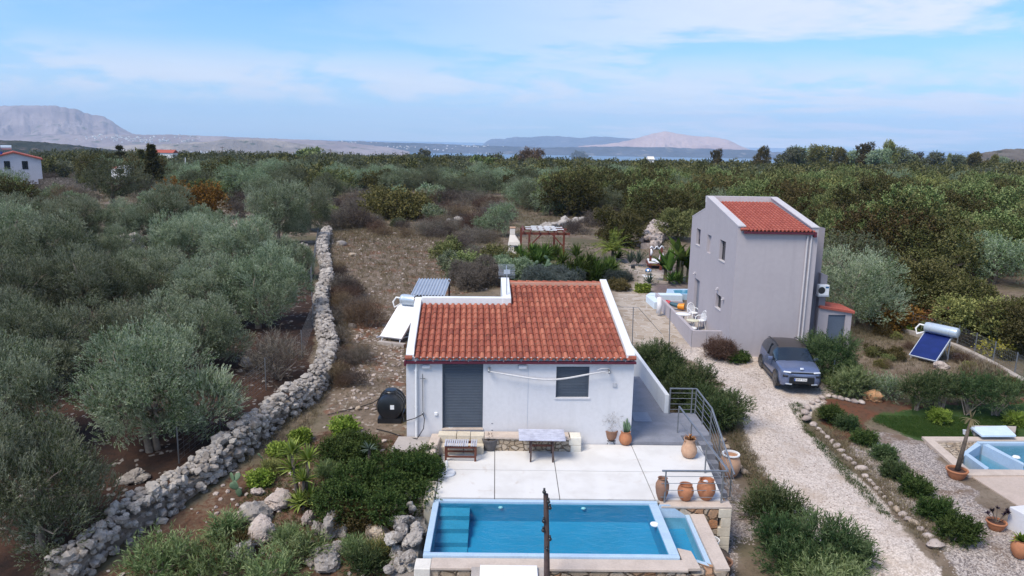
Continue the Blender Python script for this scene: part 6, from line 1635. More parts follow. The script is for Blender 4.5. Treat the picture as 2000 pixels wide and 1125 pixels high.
def unit(a): return a / np.maximum(np.linalg.norm(a, axis=-1, keepdims=True), 1e-9)
def leaves(mb, B, D, L, Wd, rng, tone=None, bend=.15, mi=0):
    """one four-cornered leaf per row: B base, D direction (unit), L length, Wd width"""
    n = len(B); L = np.broadcast_to(L, n)[:, None]; Wd = np.broadcast_to(Wd, n)[:, None]
    s = unit(np.cross(D, rng.normal(size=(n, 3)))) * Wd * .5
    up = unit(np.cross(s, D))
    mid = B + D * L * .48 + up * L * bend * .3
    tip = B + D * L - up * L * bend * .5
    V = np.stack([B, mid + s, tip, mid - s], 1).reshape(-1, 3)
    Fq = np.arange(4 * n).reshape(n, 4)
    if tone is None: tone = rng.uniform(0, 1, n)
    mb.add(V, Fq, mi, np.repeat(np.clip(tone, 0, 1), 4))
def lobes_for(rng, R, Hc, n, flat=1.):
    """the uneven lumps that make a crown: centres and radii; the crown sits from z=0 to about Hc"""
    L = [(0, 0, Hc * .45, R * .5, R * .5, Hc * .36)]
    for i in range(n):
        a = i * 2.4 + rng.uniform(-.4, .4); el = rng.uniform(.22, .82)
        rr = R * (.62 + .17 * rng.normal()) * math.sqrt(max(.1, 1 - (el - .45) ** 2 * 1.9))
        r_ = R * rng.choice([rng.uniform(.19, .30), rng.uniform(.28, .44)])
        L.append((math.cos(a) * rr, math.sin(a) * rr, Hc * el, r_, r_, r_ * rng.uniform(.75, 1.05) * flat))
    return np.array(L)
def crown(mb, rng, L, n, per, leaf, wid, sprig, up=.5, outw=1., droop=0., tone_sd=.22, spread=.55, shell=(.72, 1.04), lowcut=.0, clump=0, crad=.2):
    """sprigs over the lumps' surfaces, each sprig a small spray of leaves"""
    area = L[:, 3] * L[:, 4]; p = area / area.sum()
    if clump: n = max(8, n // clump)
    got, need = [], n
    guard = 0
    while need > 0 and guard < 12:
        guard += 1
        k = rng.choice(len(L), need * 2, p=p)
        d = unit(rng.normal(size=(len(k), 3)))
        sh = rng.uniform(shell[0], shell[1], (len(k), 1))
        pos = L[k, :3] + d * L[k, 3:6] * sh
        ok = pos[:, 2] > lowcut
        inside = np.zeros(len(k), bool)
        for j in range(len(L)):
            q = (pos - L[j, :3]) / L[j, 3:6]
            inside |= ((q ** 2).sum(1) < .50) & (k != j)
        ok &= ~inside
        pos, d, kk = pos[ok][:need], d[ok][:need], k[ok][:need]
        got.append((pos, d, kk)); need -= len(pos)
    pos = np.concatenate([g[0] for g in got]); d = np.concatenate([g[1] for g in got]); kk = np.concatenate([g[2] for g in got])
    n = len(pos)
    ax = unit(d * outw + np.array([0, 0, up - droop]) + rng.normal(size=(n, 3)) * .35)
    sl = sprig * rng.uniform(.6, 1.25, n)
    lobt = rng.normal(size=len(L)) * .17
    st = np.clip(.5 + lobt[kk] + rng.normal(size=n) * tone_sd * .6, 0, 1)
    if clump:   # bunches of shoots with gaps between them
        ct = np.repeat(rng.normal(size=n) * .14, clump)
        pos, ax, st = (np.repeat(q_, clump, 0) for q_ in (pos, ax, st)); n = len(pos)
        off = rng.normal(size=(n, 3)) * crad
        pos = pos + off * [1, 1, .8]; ax = unit(ax + off / crad * .22 + rng.normal(size=(n, 3)) * .12)
        sl = sprig * rng.uniform(.6, 1.25, n) * np.clip(1.25 - np.linalg.norm(off, axis=1) / crad * .28, .5, 1.4)
        st = np.clip(st + ct, 0, 1)
    f = np.tile(np.linspace(.05, 1., per), n)
    Bp = np.repeat(pos, per, 0) + np.repeat(ax * sl[:, None], per, 0) * f[:, None]
    D = unit(np.repeat(ax, per, 0) * (1 - spread * .6) + unit(rng.normal(size=(n * per, 3))) * spread)
    tn = np.repeat(st, per) + rng.normal(size=n * per) * tone_sd + (f - .5) * .55  # inner leaves darkened as painted crown shade, tips paler like young growth
    leaves(mb, Bp, D, leaf * rng.uniform(.7, 1.25, n * per), wid * rng.uniform(.8, 1.2, n * per), rng, tn)
def trunk(mb, rng, h, r, L, nb=6, lean=.15, multi=1):
    for m_ in range(multi):
        a = rng.uniform(0, 6.28); off = Vector((math.cos(a), math.sin(a), 0)) * r * 1.1 * (multi > 1)
        b = Vector((rng.normal() * lean * h, rng.normal() * lean * h, h))
        pts = [off + Vector((0, 0, -.3)), off, off + b * .35 + Vector((rng.normal() * .06, rng.normal() * .06, 0)), off + b * .7, off + b]
        mb.tube(pts, [r * 1.35, r * 1.15, r * .9, r * .75, r * .6], 8, tone=.5)
        for i in range(nb):
            t_ = L[rng.randint(len(L))]; e = Vector(t_[:3]); s = off + b * rng.uniform(.6, 1.)
            mid = s.lerp(e, .5) + Vector((rng.normal() * .15, rng.normal() * .15, .1))
            mb.tube([s, mid, e, e + Vector((rng.normal(), rng.normal(), .6)) * t_[3] * .5], [r * .5, r * .32, r * .18, r * .05], 5, tone=.5)
def make_tree(name, cat, label, seed, R, Hc, clear, mat, nlobe, nspr, per, leaf, wid, sprig, tr=.16, bark='bark', group=None, multi=1, flat=1., **kw):
    rng = np.random.RandomState(seed); L = lobes_for(rng, R, Hc, nlobe, flat); L[:, 2] += clear
    r = thing(name, label, cat, (0, 0, 0), group)
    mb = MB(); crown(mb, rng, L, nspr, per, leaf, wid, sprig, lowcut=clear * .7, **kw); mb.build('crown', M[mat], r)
    mb = MB(); trunk(mb, rng, clear + Hc * .35, tr, L, 6, .08, multi); mb.build('trunk', M[bark], r, smooth=True)
    return r
def place(root, px, py, wpx=None, R=None, rz=None, label=None, group=None, first=False, sz=1., z=None, dz=0.):
    q = G(px, py) if z is None else P(px, py, z)
    s = 1. if wpx is None else wpx * math.hypot(q.y, H - q.z) / F / (2 * R)
    rz = (px * 7.13 + py * 3.7) % 6.28 if rz is None else rz
    q.z += dz
    if first:
        root.location = q; root.rotation_euler = (0, 0, rz); root.scale = (s, s, s * sz)
        if label: root['label'] = label
        if group: root['group'] = group
        return root
    return dup(root, q, rz, s, label, group, sz)
USED = {}
def put(key, px, py, wpx, label, group=None, sz=1., dz=0., rz=None):
    root, R = PROTO[key]; f = key not in USED; USED[key] = 1
    return place(root, px, py, wpx, R, rz, label, group, f, sz, None, dz)
PROTO = {}
# --- olives of the grove (near: real leaf sprays)
for i in range(5):
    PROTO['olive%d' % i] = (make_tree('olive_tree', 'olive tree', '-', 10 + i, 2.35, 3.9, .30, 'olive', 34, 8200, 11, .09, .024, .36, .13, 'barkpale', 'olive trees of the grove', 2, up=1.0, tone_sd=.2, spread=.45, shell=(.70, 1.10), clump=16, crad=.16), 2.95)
GO = 'olive trees of the grove'
OL = [(0, 300, 880, 280, 'front olive tree whose pale split trunk shows above the wire mesh', 1.08), (1, 78, 1075, 300, 'large olive tree at the bottom left corner', 1.1), (2, 10, 890, 250, 'olive tree cut by the left edge above the bottom corner one', 1.1), (3, 262, 715, 175, 'olive tree just behind the front olive with the pale trunk', 1.), (4, 395, 722, 190, 'olive tree right behind the front olive, near the bare fig-like shrub', 1.), (0, 90, 760, 210, 'olive tree left of the red soil gap, third row', 1.),
      (1, 505, 640, 190, 'olive tree touching the long wall beside the bare shrub', 1.), (2, 410, 640, 170, 'olive tree left of the one touching the wall', 1.), (3, 300, 610, 165, 'olive tree in the middle of the grove', 1.), (4, 170, 640, 190, 'olive tree in the middle left of the grove', 1.05), (0, 30, 660, 200, 'olive tree at the left edge halfway up', 1.05), (1, 575, 545, 100, 'small rounded olive tree leaning over the upper wall', 1.),
      (2, 470, 548, 150, 'olive tree below the far rubble heap', 1.), (3, 365, 532, 150, 'olive tree left of the far rubble heap', 1.), (4, 110, 560, 190, 'wide olive tree at the back left of the grove', 1.0), (0, 10, 545, 170, 'olive tree at the left edge of the grove, back row', 1.), (1, 225, 545, 120, 'olive tree beside the low rubble line', 1.), (2, 545, 478, 130, 'large olive tree at the top end of the long wall', 1.15), (3, 604, 452, 110, 'olive tree behind the top end of the long wall', 1.1), (4, 240, 478, 110, 'dark olive tree between the back row and the scrub', 1.),
      (0, 330, 470, 130, 'olive tree right of the dark one at the back of the grove', 1.), (1, 415, 478, 90, 'small olive tree in front of the far rubble heap', 1.), (2, 60, 490, 140, 'low olive tree at far back left of the grove', .95), (3, 150, 478, 130, 'grey olive tree at the rim of the dry scrub', .95), (4, -40, 760, 220, 'olive tree mostly outside the left edge', 1.)]
for k, px, py, w, lab, sz in OL: put('olive%d' % k, px, py, w, lab, GO, sz * 1.12)
# ------------------------------------------------------------------ trees of the wood and fields
NEARW = dict(clump=8, crad=.22, up=.6, tone_sd=.22, spread=.75, shell=(.74, 1.05))
for i in range(4):
    PROTO['ol%d' % i] = (make_tree('olive_tree', 'olive tree', '-', 60 + i, 2.4, 3.7, .3, 'olivefar', 26, 1700, 7, .15, .055, .42, .15, 'bark', None, 1, **NEARW), 2.5)
    PROTO['ok%d' % i] = (make_tree('evergreen_oak', 'evergreen oak', '-', 80 + i, 2.6, 3.9, .1, 'oak' if i != 3 else 'oakyel', 28, 1700, 7, .16, .10, .36, .16, 'bark', None, 1, clump=8, crad=.22, up=.35, tone_sd=.24, spread=.95, shell=(.74, 1.04)), 2.6)
FR = np.array([(-80, 398), (0, 400), (60, 392), (200, 372), (330, 372), (450, 392), (560, 400), (640, 402), (700, 396), (760, 390), (900, 396), (960, 420), (1080, 424), (1160, 424), (1260, 436), (1340, 452), (1380, 470), (1480, 520), (1600, 560), (1680, 590), (1740, 612), (1800, 622), (1880, 660), (1960, 690), (2100, 740)], float)
NOGO = [[(-60, 262), (72, 262), (72, 384), (-60, 384)], [(60, 352), (192, 348), (196, 372), (60, 372)], [(640, 398), (700, 392), (640, 470)], [(225, 322), (262, 322), (262, 345), (225, 345)],
        [(40, 372), (190, 364), (330, 368), (330, 392), (40, 396)], [(1350, 420), (1610, 470), (1660, 640), (1350, 640)]]
SCRUB = [(660, 388), (980, 372), (1010, 420), (990, 450), (640, 470)]
SCRUB2 = [(470, 385), (640, 380), (640, 440), (450, 440)]
def spot_label(kind, px, py, s):
    tone = {'ol': 'grey-green olive', 'ok': 'dark evergreen oak', 'oy': 'yellowish-green oak'}[kind]
    rows = [(450, 'front row'), (400, 'second row'), (365, 'middle rows'), (340, 'back rows')]
    row = next((n for y, n in rows if py > y), 'far rows')
    if px < 120: w = 'by the far pale house'
    elif px < 330: w = 'left of the tall conifers'
    elif px < 480: w = 'beyond the yellow autumn bush'
    elif px < 640: w = 'above the long wall'
    elif px < 830: w = 'beyond the grey scrub field'
    elif px < 985: w = 'beyond the white house aerial'
    elif px < 1120: w = 'beyond the red pergola'
    elif px < 1260: w = 'beyond the garden palm'
    elif px < 1380: w = 'left of the grey house roof'
    elif px < 1560: w = 'beyond the grey house roof'
    elif px < 1720: w = 'right of the grey house'
    elif px < 1860: w = 'above the solar panel fence'
    else: w = 'at the right edge of the wood'
    return tone, row, w
rng = np.random.RandomState(21)
cand = []
y = 52.
while y < 460:
    sp = 4.3 + .008 * y if y < 200 else 5.6 + (y - 200) * .006
    xm = .72 * y + 8
    for x in np.arange(-xm, xm, sp):
        xx, yy = x + rng.uniform(-.42, .42) * sp, y + rng.uniform(-.42, .42) * sp
        cand.append((xx, yy, sp))
    y += sp * .93
cand = np.array(cand)
gz_ = ground(cand[:, 0], cand[:, 1])
cpx, cpy = proj(cand[:, 0], cand[:, 1], gz_)
fr_y = np.interp(cpx, FR[:, 0], FR[:, 1])
ok = (cpy < fr_y) & (cpx > -160) & (cpx < 2160)
for poly in NOGO: ok &= ~inpoly(cpx, cpy, poly)
sc_ = inpoly(cpx, cpy, SCRUB) | inpoly(cpx, cpy, SCRUB2)
ok &= ~(sc_ & (rng.rand(len(cand)) < .72))
den = hashn(cand[:, 0], cand[:, 1], .028)
ok &= ~((den < .22) & (rng.rand(len(cand)) < .5) & (cpx < 1100))
sel = np.where(ok)[0]
sel = sel[np.argsort(cand[sel, 1])]
cnt = {'ol': 0, 'ok': 0}
labs, made, far = {}, [], []
for i in sel:
    x, yy, sp = cand[i]; px, py = cpx[i], cpy[i]
    mix = hashn(x + 50, yy, .02)
    p_oak = np.clip(.30 + .50 * sstep(px, 950, 1350) + (mix - .5) * 1.0, .08, .93)
    kd = 'ok' if rng.rand() < p_oak else 'ol'
    s = sp / 5.0 * rng.uniform(.78, 1.25) * (1.10 if kd == 'ok' else 1.)
    if cnt[kd] < 296 and yy < 235: cnt[kd] += 1; made.append((kd, x, yy, gz_[i], s, px, py))
    else: far.append((kd, x, yy, gz_[i], s * 1.05))
byl = {}
for t_ in made:
    kd, x, yy, g0, s, px, py = t_
    v = rng.randint(4); k2 = 'oy' if (kd == 'ok' and v == 3) else kd
    byl.setdefault(spot_label(k2, px, py, s), []).append((t_, v))
ORD = ['leftmost', 'second from left', 'third from left', 'fourth from left', 'fifth from left', 'sixth from left', 'seventh from left', 'eighth from left', 'ninth from left', 'tenth from left']
for (tone, row, w), lst in byl.items():
    lst.sort(key=lambda a: a[0][5])
    for n_, (t_, v) in enumerate(lst):
        kd, x, yy, g0, s, px, py = t_
        root, _ = PROTO['%s%d' % (kd, v)]; key = '%s%d' % (kd, v)
        o_ = ORD[n_] if n_ < 10 else '%dth from left' % (n_ + 1)
        lab = '%s %s, %s %s' % (tone, w, row, o_) if len(lst) > 1 else '%s %s, only one in the %s' % (tone, w, row)
        a = rng.uniform(0, 6.28); sz = rng.uniform(.82, 1.18)
        if key not in USED:
            USED[key] = 1; r_ = root; r_.location = (x, yy, g0 - .15); r_.rotation_euler = (0, 0, a); r_.scale = (s, s, s * sz); r_['label'] = lab
        else: r_ = dup(root, (x, yy, g0 - .15), a, s, lab, None, sz)
        r_['group'] = {'ol': 'olive trees of the fields', 'ok': 'evergreen oaks of the wood'}[kd]
        r_['category'] = 'olive tree' if kd == 'ol' else 'oak tree'
# the rest of the wood, towards the coast: one mass
def crown_bits(seed, n, leaf, R=2.5, Hc=3.9):
    r2 = np.random.RandomState(seed); L = lobes_for(r2, R, Hc, 14); mb = MB()
    crown(mb, r2, L, n, 4, leaf, leaf * .62, .45, up=.4, tone_sd=.22, spread=.9, shell=(.72, 1.04)); return np.concatenate(mb.v), np.concatenate(mb.t)
for kd, nm, mt, lab in (('ol', 'far_olive_wood', 'olivefar', 'far olive trees merging into one grey-green wood below the coast'), ('ok', 'far_oak_wood', 'oak', 'far dark evergreen trees merging into one wood below the coast')):
    bits = [crown_bits(300 + k + (10 if kd == 'ok' else 0), 190, .42) for k in range(4)]
    mb = MB()
    for (k_, x, yy, g0, s) in far:
        if k_ != kd: continue
        v, tn = bits[rng.randint(4)]; a = rng.uniform(0, 6.28); c, s_ = math.cos(a), math.sin(a)
        w = np.stack([(v[:, 0] * c - v[:, 1] * s_) * s + x, (v[:, 0] * s_ + v[:, 1] * c) * s + yy, v[:, 2] * s * rng.uniform(.85, 1.15) + g0 - .1], -1)
        mb.add(w, np.arange(len(w)).reshape(-1, 4), 0, np.clip(tn + rng.normal() * .16, 0, 1))
    tag(mb.build(nm, M[mt]), lab, 'wood', None, 'stuff')
print('TREES', cnt, len(far))

# single trees that stand out
def single(name, cat, lab, px, py, wpx, mat, Hr=1.5, nl=14, n=900, per=6, leaf=.2, wid=.12, seed=1, clear=.3, bark='bark', group=None, tr=.15, **kw):
    kw = dict(dict(up=.5, tone_sd=.22, spread=.8, shell=(.72, 1.05), clump=8, crad=.22), **kw)
    t_ = make_tree(name, cat, lab, seed, 2.5, 2.5 * Hr, clear, mat, nl, n, per, leaf, wid, .42, tr, bark, group, 1, **kw)
    return place(t_, px, py, wpx, 2.5, None, lab, group, True)
single('silver_olive', 'olive tree', 'big silvery olive tree right beside the grey house', 1664, 636, 165, 'olive', 1.75, 20, 5200, 10, .10, .028, 1, .4, 'barkpale', up=.8, spread=.5)
single('dark_oak', 'oak tree', 'tall dark oak behind the solar panel, right of the silvery olive', 1752, 622, 150, 'oak', 1.5, 18, 3400, 7, .15, .09, 2)
single('dark_oak', 'oak tree', 'dark oak above the copper-coloured bush at the fence', 1845, 640, 150, 'oak', 1.25, 18, 3200, 7, .15, .09, 3)
single('dark_oak', 'oak tree', 'spreading dark oak behind the yellow-leaved sapling', 1925, 672, 150, 'oakyel', 1.2, 18, 3000, 7, .15, .09, 4)
single('dark_oak', 'oak tree', 'dark oak cut by the right edge beyond the fence', 2010, 700, 140, 'oak', 1.3, 18, 2600, 7, .15, .09, 5)
single('dark_oak', 'oak tree', 'large dark oak left of the rubble bank, behind the palm', 1212, 478, 95, 'oak', 1.4, 18, 2600, 7, .15, .10, 6)
single('dark_oak', 'oak tree', 'dark oak right of the rubble bank, touching the grey house', 1322, 470, 80, 'oak', 1.5, 18, 2200, 7, .15, .10, 7)
single('grey_olive', 'olive tree', 'pale olive tree left of the garden fireplace', 972, 462, 72, 'olivefar', 1.7, 16, 2200, 7, .15, .05, 8)
single('grey_olive', 'olive tree', 'pale round olive tree in the field behind the pergola', 1104, 420, 64, 'olivefar', 1.1, 16, 1800, 7, .16, .05, 9)
single('field_olive', 'olive tree', 'lone olive tree with forked trunk near the dry scrub at left', 222, 404, 105, 'olivefar', 1.35, 16, 2200, 7, .15, .05, 10, .9, tr=.2)
single('field_olive', 'olive tree', 'dark round tree at the left edge above the grove', 10, 418, 90, 'oak', 1.2, 16, 1800, 7, .16, .09, 11)
single('field_olive', 'olive tree', 'dark olive tree with crooked trunk beside the red earth lane', 192, 362, 66, 'oak', 1.2, 12, 1200, 7, .17, .08, 12, 1.4, tr=.2)
single('autumn_tree', 'bush', 'golden-brown autumn bush in the field above the grove', 378, 425, 120, 'orange_l', 1.0, 16, 2000, 7, .16, .11, 13, .05)
single('autumn_tree', 'bush', 'olive-yellow rounded bush in the middle of the grey scrub', 772, 428, 112, 'oakyel', .95, 16, 2000, 7, .16, .11, 14, .05)
single('dark_tree', 'tree', 'dark domed tree standing out on the horizon right of centre', 1131, 318, 30, 'oak', 1.3, 12, 700, 6, .34, .2, 15, .6)
single('brown_tree', 'tree', 'tall reddish-brown half-bare tree on the horizon', 1040, 336, 50, 'twigbrown', 1.6, 14, 900, 7, .4, .10, 16, .6)
single('dark_tree', 'tree', 'dense dark tree in front of the blue bay', 945, 345, 44, 'oak', 1.6, 12, 900, 6, .32, .2, 17, .1)
for i, (px, w, lab) in enumerate(((875, 34, 'dark flat-topped tree on the horizon, nearest the bay pole'), (818, 46, 'wide dark tree group on the horizon below the bay'), (600, 60, 'wide dark umbrella tree on the left of the bay'), (548, 40, 'dark tree below the sandy cliffs'))): single('dark_tree', 'tree', lab, px, 324, w, 'oak', .95, 10, 600, 6, .4, .25, 18 + i, .2)
# tall airy trees on the right skyline
EU = [(1400, 312, 16, 18, 0), (1488, 316, 22, 27, 0), (1545, 318, 34, 34, 1), (1572, 317, 40, 32, 1), (1592, 316, 22, 30, 0), (1618, 314, 30, 26, 0), (1642, 313, 18, 22, 0), (1664, 326, 30, 36, 1), (1690, 316, 24, 34, 0), (1714, 315, 28, 28, 1), (1736, 314, 22, 36, 0), (1762, 314, 34, 29, 1), (1790, 318, 18, 18, 0), (1822, 318, 26, 24, 1), (1852, 320, 9, 18, 0), (1875, 322, 26, 22, 1), (1905, 322, 24, 22, 0), (1940, 320, 14, 16, 0), (1962, 318, 14, 14, 1)]
for i in range(2):
    PROTO['eu%d' % i] = (make_tree('eucalyptus_tree', 'eucalyptus', '-', 150 + i, 2.4, 5.5, 2.4, 'olivefar' if i else 'oakyel', 12, 560, 7, .42, .16, .6, .16, 'barkpale', 'airy tall trees on the right skyline', 2, up=.6, tone_sd=.2, spread=.8, shell=(.6, 1.05)), 2.5)
EL = ['lone small airy tree at the left end of the skyline row', 'double-topped airy tree right of the pink hill', 'broad airy tree, first of the dense skyline clump', 'broadest airy tree of the dense skyline clump', 'slim airy tree closing the dense skyline clump', 'flat-topped pale airy tree right of the dense clump', 'small low airy tree between two taller ones', 'airy tree with dark conifer-like foot on the skyline', 'tall thin pale tree in the middle of the skyline row', 'rounded airy tree beside the tallest thin one', 'tallest thin airy tree of the skyline row', 'wide airy tree right of the tallest one', 'low bushy tree in the gap of the skyline row', 'dark pointed airy tree right of the gap', 'narrow single tree standing alone on the sea horizon', 'low wide airy tree near the tan hill', 'airy tree touching the tan hill slope', 'small tree in front of the tan hill', 'last small tree of the row on the tan hill']
for (px, py, w, hh, k), lab in zip(EU, EL):
    yy = 330. + (px * 13 % 40); q = PY(px, py, yy); zg = float(ground(q.x, yy)); top_ = PY(px, py - hh, yy).z
    s = 1.55 * w * yy / F / 5.0; sz = (top_ - zg) / 7.6
    key = 'eu%d' % k; root = PROTO[key][0]
    if key not in USED: USED[key] = 1; root.location = (q.x, yy, zg); root.scale = (s, s, sz); root['label'] = lab
    else: r_ = dup(root, (q.x, yy, zg), px, (s, s, sz), lab)
# conifers at left
def conifer(lab, px, py, hpx, wpx, yy, seed, layers):
    q = PY(px, py, yy); zg = float(ground(q.x, yy)); top_ = PY(px, py - hpx, yy).z; hh = top_ - zg; r = thing('conifer', lab, 'conifer', (q.x, yy, zg)); rg = np.random.RandomState(seed)
    MB().tube([(q.x, yy, zg), (q.x, yy, zg + hh)], [.25, .05], 7).build('trunk', M['bark'], r)
    mb = MB(); R = wpx * yy / F / 2
    for k in range(layers):
        f = k / (layers - 1); z = zg + hh * (.25 + .74 * f); rr = R * (1 - f * .85)
        for a in np.linspace(0, 6.28, 7)[:-1] + rg.uniform(0, 1):
            n = 60; t_ = rg.uniform(.1, 1, n); d = np.array([math.cos(a), math.sin(a), .12])
            B = np.array([q.x, yy, z]) + d * (rr * t_)[:, None] + rg.normal(size=(n, 3)) * .12
            leaves(mb, B, unit(np.array([d]) + rg.normal(size=(n, 3)) * .6), (.55 * yy / 190) + .2, .22, rg)
    mb.build('crown', M['oak'], r)
conifer('tall layered araucaria-like conifer left of the red-roofed house', 300, 352, 66, 40, 140., 1, 10)
conifer('thin spiky conifer beside the tall layered one', 278, 338, 42, 20, 200., 2, 8)
conifer('wind-bent open conifer left of the two pointed ones', 237, 336, 48, 34, 200., 3, 5)

# ------------------------------------------------------------------ bare scrub and bushes
def make_bush(name, cat, seed, mat, n, per, leaf, wid, sprig, R=1., Hc=1.2, nl=9, group=None, stems=True, part='foliage', **kw):
    rg = np.random.RandomState(seed); L = lobes_for(rg, R, Hc, nl); r = thing(name, '-', cat, (0, 0, 0), group)
    kw = dict(dict(up=.8, tone_sd=.25, spread=.6, shell=(.3, 1.08)), **kw)
    mb = MB(); crown(mb, rg, L, n, per, leaf, wid, sprig, **kw); mb.build(part, M[mat], r)
    if stems:
        mb = MB()
        for _ in range(9):
            t_ = L[rg.randint(len(L))]; a = Vector((rg.normal() * .08, rg.normal() * .08, -.05)); e = Vector(t_[:3]) + Vector((0, 0, t_[5] * .5))
            mb.tube([a, a.lerp(e, .5) + Vector((rg.normal() * .06, rg.normal() * .06, .08)), e], [.03, .02, .008], 5)
        mb.build('stem', M['barkpale'], r)
    return r, R
for i in range(3):
    PROTO['bare%d' % i] = make_bush('bare_shrub', 'shrub', 200 + i, 'twig' if i < 2 else 'twigbrown', 900, 7, .16, .012, .42, group='leafless shrubs of the dry fields', part='twigs')
    PROTO['scr%d' % i] = make_bush('scrub_bush', 'bush', 210 + i, ['oak', 'olivefar', 'oakyel'][i], 700, 7, .10, .06, .25, group='small green bushes of the fields', spread=.9, shell=(.7, 1.05))
rng = np.random.RandomState(77)
BS = []
def scat(poly, n, kinds, w0, w1, where):
    xs, ys = [p[0] for p in poly], [p[1] for p in poly]; k = 0; g = 0
    while k < n and g < n * 60:
        g += 1; px, py = rng.uniform(min(xs), max(xs)), rng.uniform(min(ys), max(ys))
        if not inpoly(np.array([px]), np.array([py]), poly)[0]: continue
        k += 1; BS.append((px, py, rng.uniform(w0, w1), kinds[rng.randint(len(kinds))], where))
B3 = ['bare0', 'bare1', 'bare2']
scat([(650, 400), (960, 388), (1000, 440), (960, 450), (650, 450)], 44, B3 + ['bare0', 'scr1'], 30, 58, 'in the grey scrub right of the long wall')
scat([(680, 440), (960, 440), (985, 480), (900, 470), (690, 462)], 22, B3, 26, 52, 'at the front edge of the grey scrub field')
scat([(645, 500), (705, 500), (720, 660), (690, 790), (650, 770)], 24, ['bare0', 'bare1', 'bare2', 'bare2'], 40, 78, 'along the field side of the long wall')
scat([(30, 374), (200, 366), (440, 385), (330, 420), (40, 416)], 30, B3 + ['scr1'], 26, 52, 'in the dry field at far left')
scat([(66, 350), (190, 346), (200, 372), (60, 374)], 12, ['scr0', 'bare0', 'scr1'], 22, 36, 'beside the far pale house')
scat([(450, 385), (640, 385), (650, 430), (460, 436)], 22, B3 + ['scr1', 'scr0'], 26, 50, 'behind the top end of the long wall')
scat([(1100, 430), (1180, 430), (1190, 470), (1120, 480)], 9, ['bare2', 'bare0', 'scr2'], 24, 44, 'behind the pergola')
scat([(870, 480), (990, 470), (1000, 545), (880, 560)], 12, ['bare0', 'bare1', 'scr1', 'scr0'], 40, 80, 'behind the house roof, left of the garden')
scat([(1690, 630), (1780, 655), (1790, 720), (1690, 720)], 10, ['scr2', 'bare2', 'scr0'], 22, 44, 'between the lean-to store and the solar panel')
scat([(1880, 700), (1990, 745), (2000, 790), (1880, 740)], 9, ['bare2', 'bare2', 'scr2'], 26, 50, 'right of the solar panel by the kerb')
scat([(990, 400), (1250, 410), (1340, 440), (1260, 440), (1080, 425)], 12, ['scr0', 'scr2', 'bare0'], 26, 46, 'in front of the wood behind the garden')
scat([(1600, 560), (1960, 690), (1990, 710), (1900, 690), (1690, 610)], 14, ['scr0', 'scr2'], 34, 60, 'just beyond the right wire fence')
byw = {}
for b in BS: byw.setdefault((b[4], b[3]), []).append(b)
for (where, key), lst in byw.items():
    lst.sort()
    tone = {'bare0': 'grey leafless shrub', 'bare1': 'purple-grey leafless shrub', 'bare2': 'brownish dry shrub', 'scr0': 'small dark green bush', 'scr1': 'small grey-green bush', 'scr2': 'small yellow-green bush'}[key]
    for n_, (px, py, w, k, _) in enumerate(lst):
        lab = '%s %s' % (tone, where) + (', ' + (ORD[n_] if n_ < 10 else '%dth from left' % (n_ + 1)) if len(lst) > 1 else '')
        put(k, px, py, w, lab, None, rng.uniform(.8, 1.15), -.03)
# individual bushes
scat_low = [(470, 1075, 46), (560, 1060, 40), (620, 990, 30), (690, 1080, 44), (530, 925, 30), (640, 930, 34), (742, 1085, 34)]
def bush(lab, px, py, w, mat, hr=1., seed=1, n=1500, per=8, leaf=.11, wid=.05, sprig=.3, name='bush', cat='bush', group=None, up=.6, spread=.8, shell=(.66, 1.06), nl=10, sd=.22, part='foliage', stems=True, lift=0.):
    r, R = make_bush(name, cat, seed, mat, n, per, leaf, wid, sprig, 1., 1.15 * hr, nl, group, stems, part, up=up, spread=spread, shell=shell, tone_sd=sd)
    q = G(px, py); s = w * math.hypot(q.y, H - q.z) / F / 2.1
    # sprays keep their real size: build the bush at its own scale instead of stretching leaves
    for ch in list(r.children): bpy.data.objects.remove(ch)
    rg = np.random.RandomState(seed); L = lobes_for(rg, s, 1.15 * hr * s, nl); L[:, 2] += lift; mb = MB()
    crown(mb, rg, L, int(n * min(6., max(.4, s * s))), per, leaf, wid, sprig, up=up, spread=spread, shell=shell, tone_sd=sd, outw=1.); mb.build(part, M[mat], r)
    if stems:
        mb = MB()
        for _ in range(10):
            t_ = L[rg.randint(len(L))]; a = Vector((rg.normal() * .08, rg.normal() * .08, -.05)); e = Vector(t_[:3])
            mb.tube([a, a.lerp(e, .5) + Vector((rg.normal() * .05, rg.normal() * .05, .05)), e], [.028, .02, .01], 5)
        mb.build('stem', M['barkpale'], r)
    r['label'] = lab; r.location = q; return r
OLN = dict(leaf=.14, wid=.026, sprig=.42, up=.75, spread=.55, per=12, n=900, name='oleander_bush', cat='oleander', shell=(.55, 1.08))
bush('tall oleander in front of the court posts, nearest the house parapet', 1282, 735, 92, 'oleander', 1.2, 1, **OLN)
bush('oleander in the middle of the row beside the slate patio', 1340, 790, 130, 'oleander', 1.05, 2, **OLN)
bush('oleander overhanging the gravel drive beside the landing rail', 1398, 835, 110, 'oleander', 1.05, 3, **OLN)
bush('dark oleander at the top of the big clump below the jars', 1520, 1015, 100, 'oleander', .85, 4, **OLN)
bush('broad light oleander in the middle of the big clump', 1568, 1102, 150, 'oleander', .8, 5, **OLN)
bush('oleander at the right tip of the big clump by the drive', 1650, 1105, 84, 'oleander', .8, 6, **OLN)
bush('bright oleander at the bottom edge below the big clump', 1600, 1160, 130, 'oleanderlight', .7, 7, **OLN)
bush('big leafy oleander beside the parked car', 1622, 746, 116, 'oleander', 1.3, 8, **dict(OLN, name='oleander_bush'))
bush('light green oleander next to the car-side stakes', 1655, 770, 80, 'oleanderlight', 1.2, 9, **OLN)
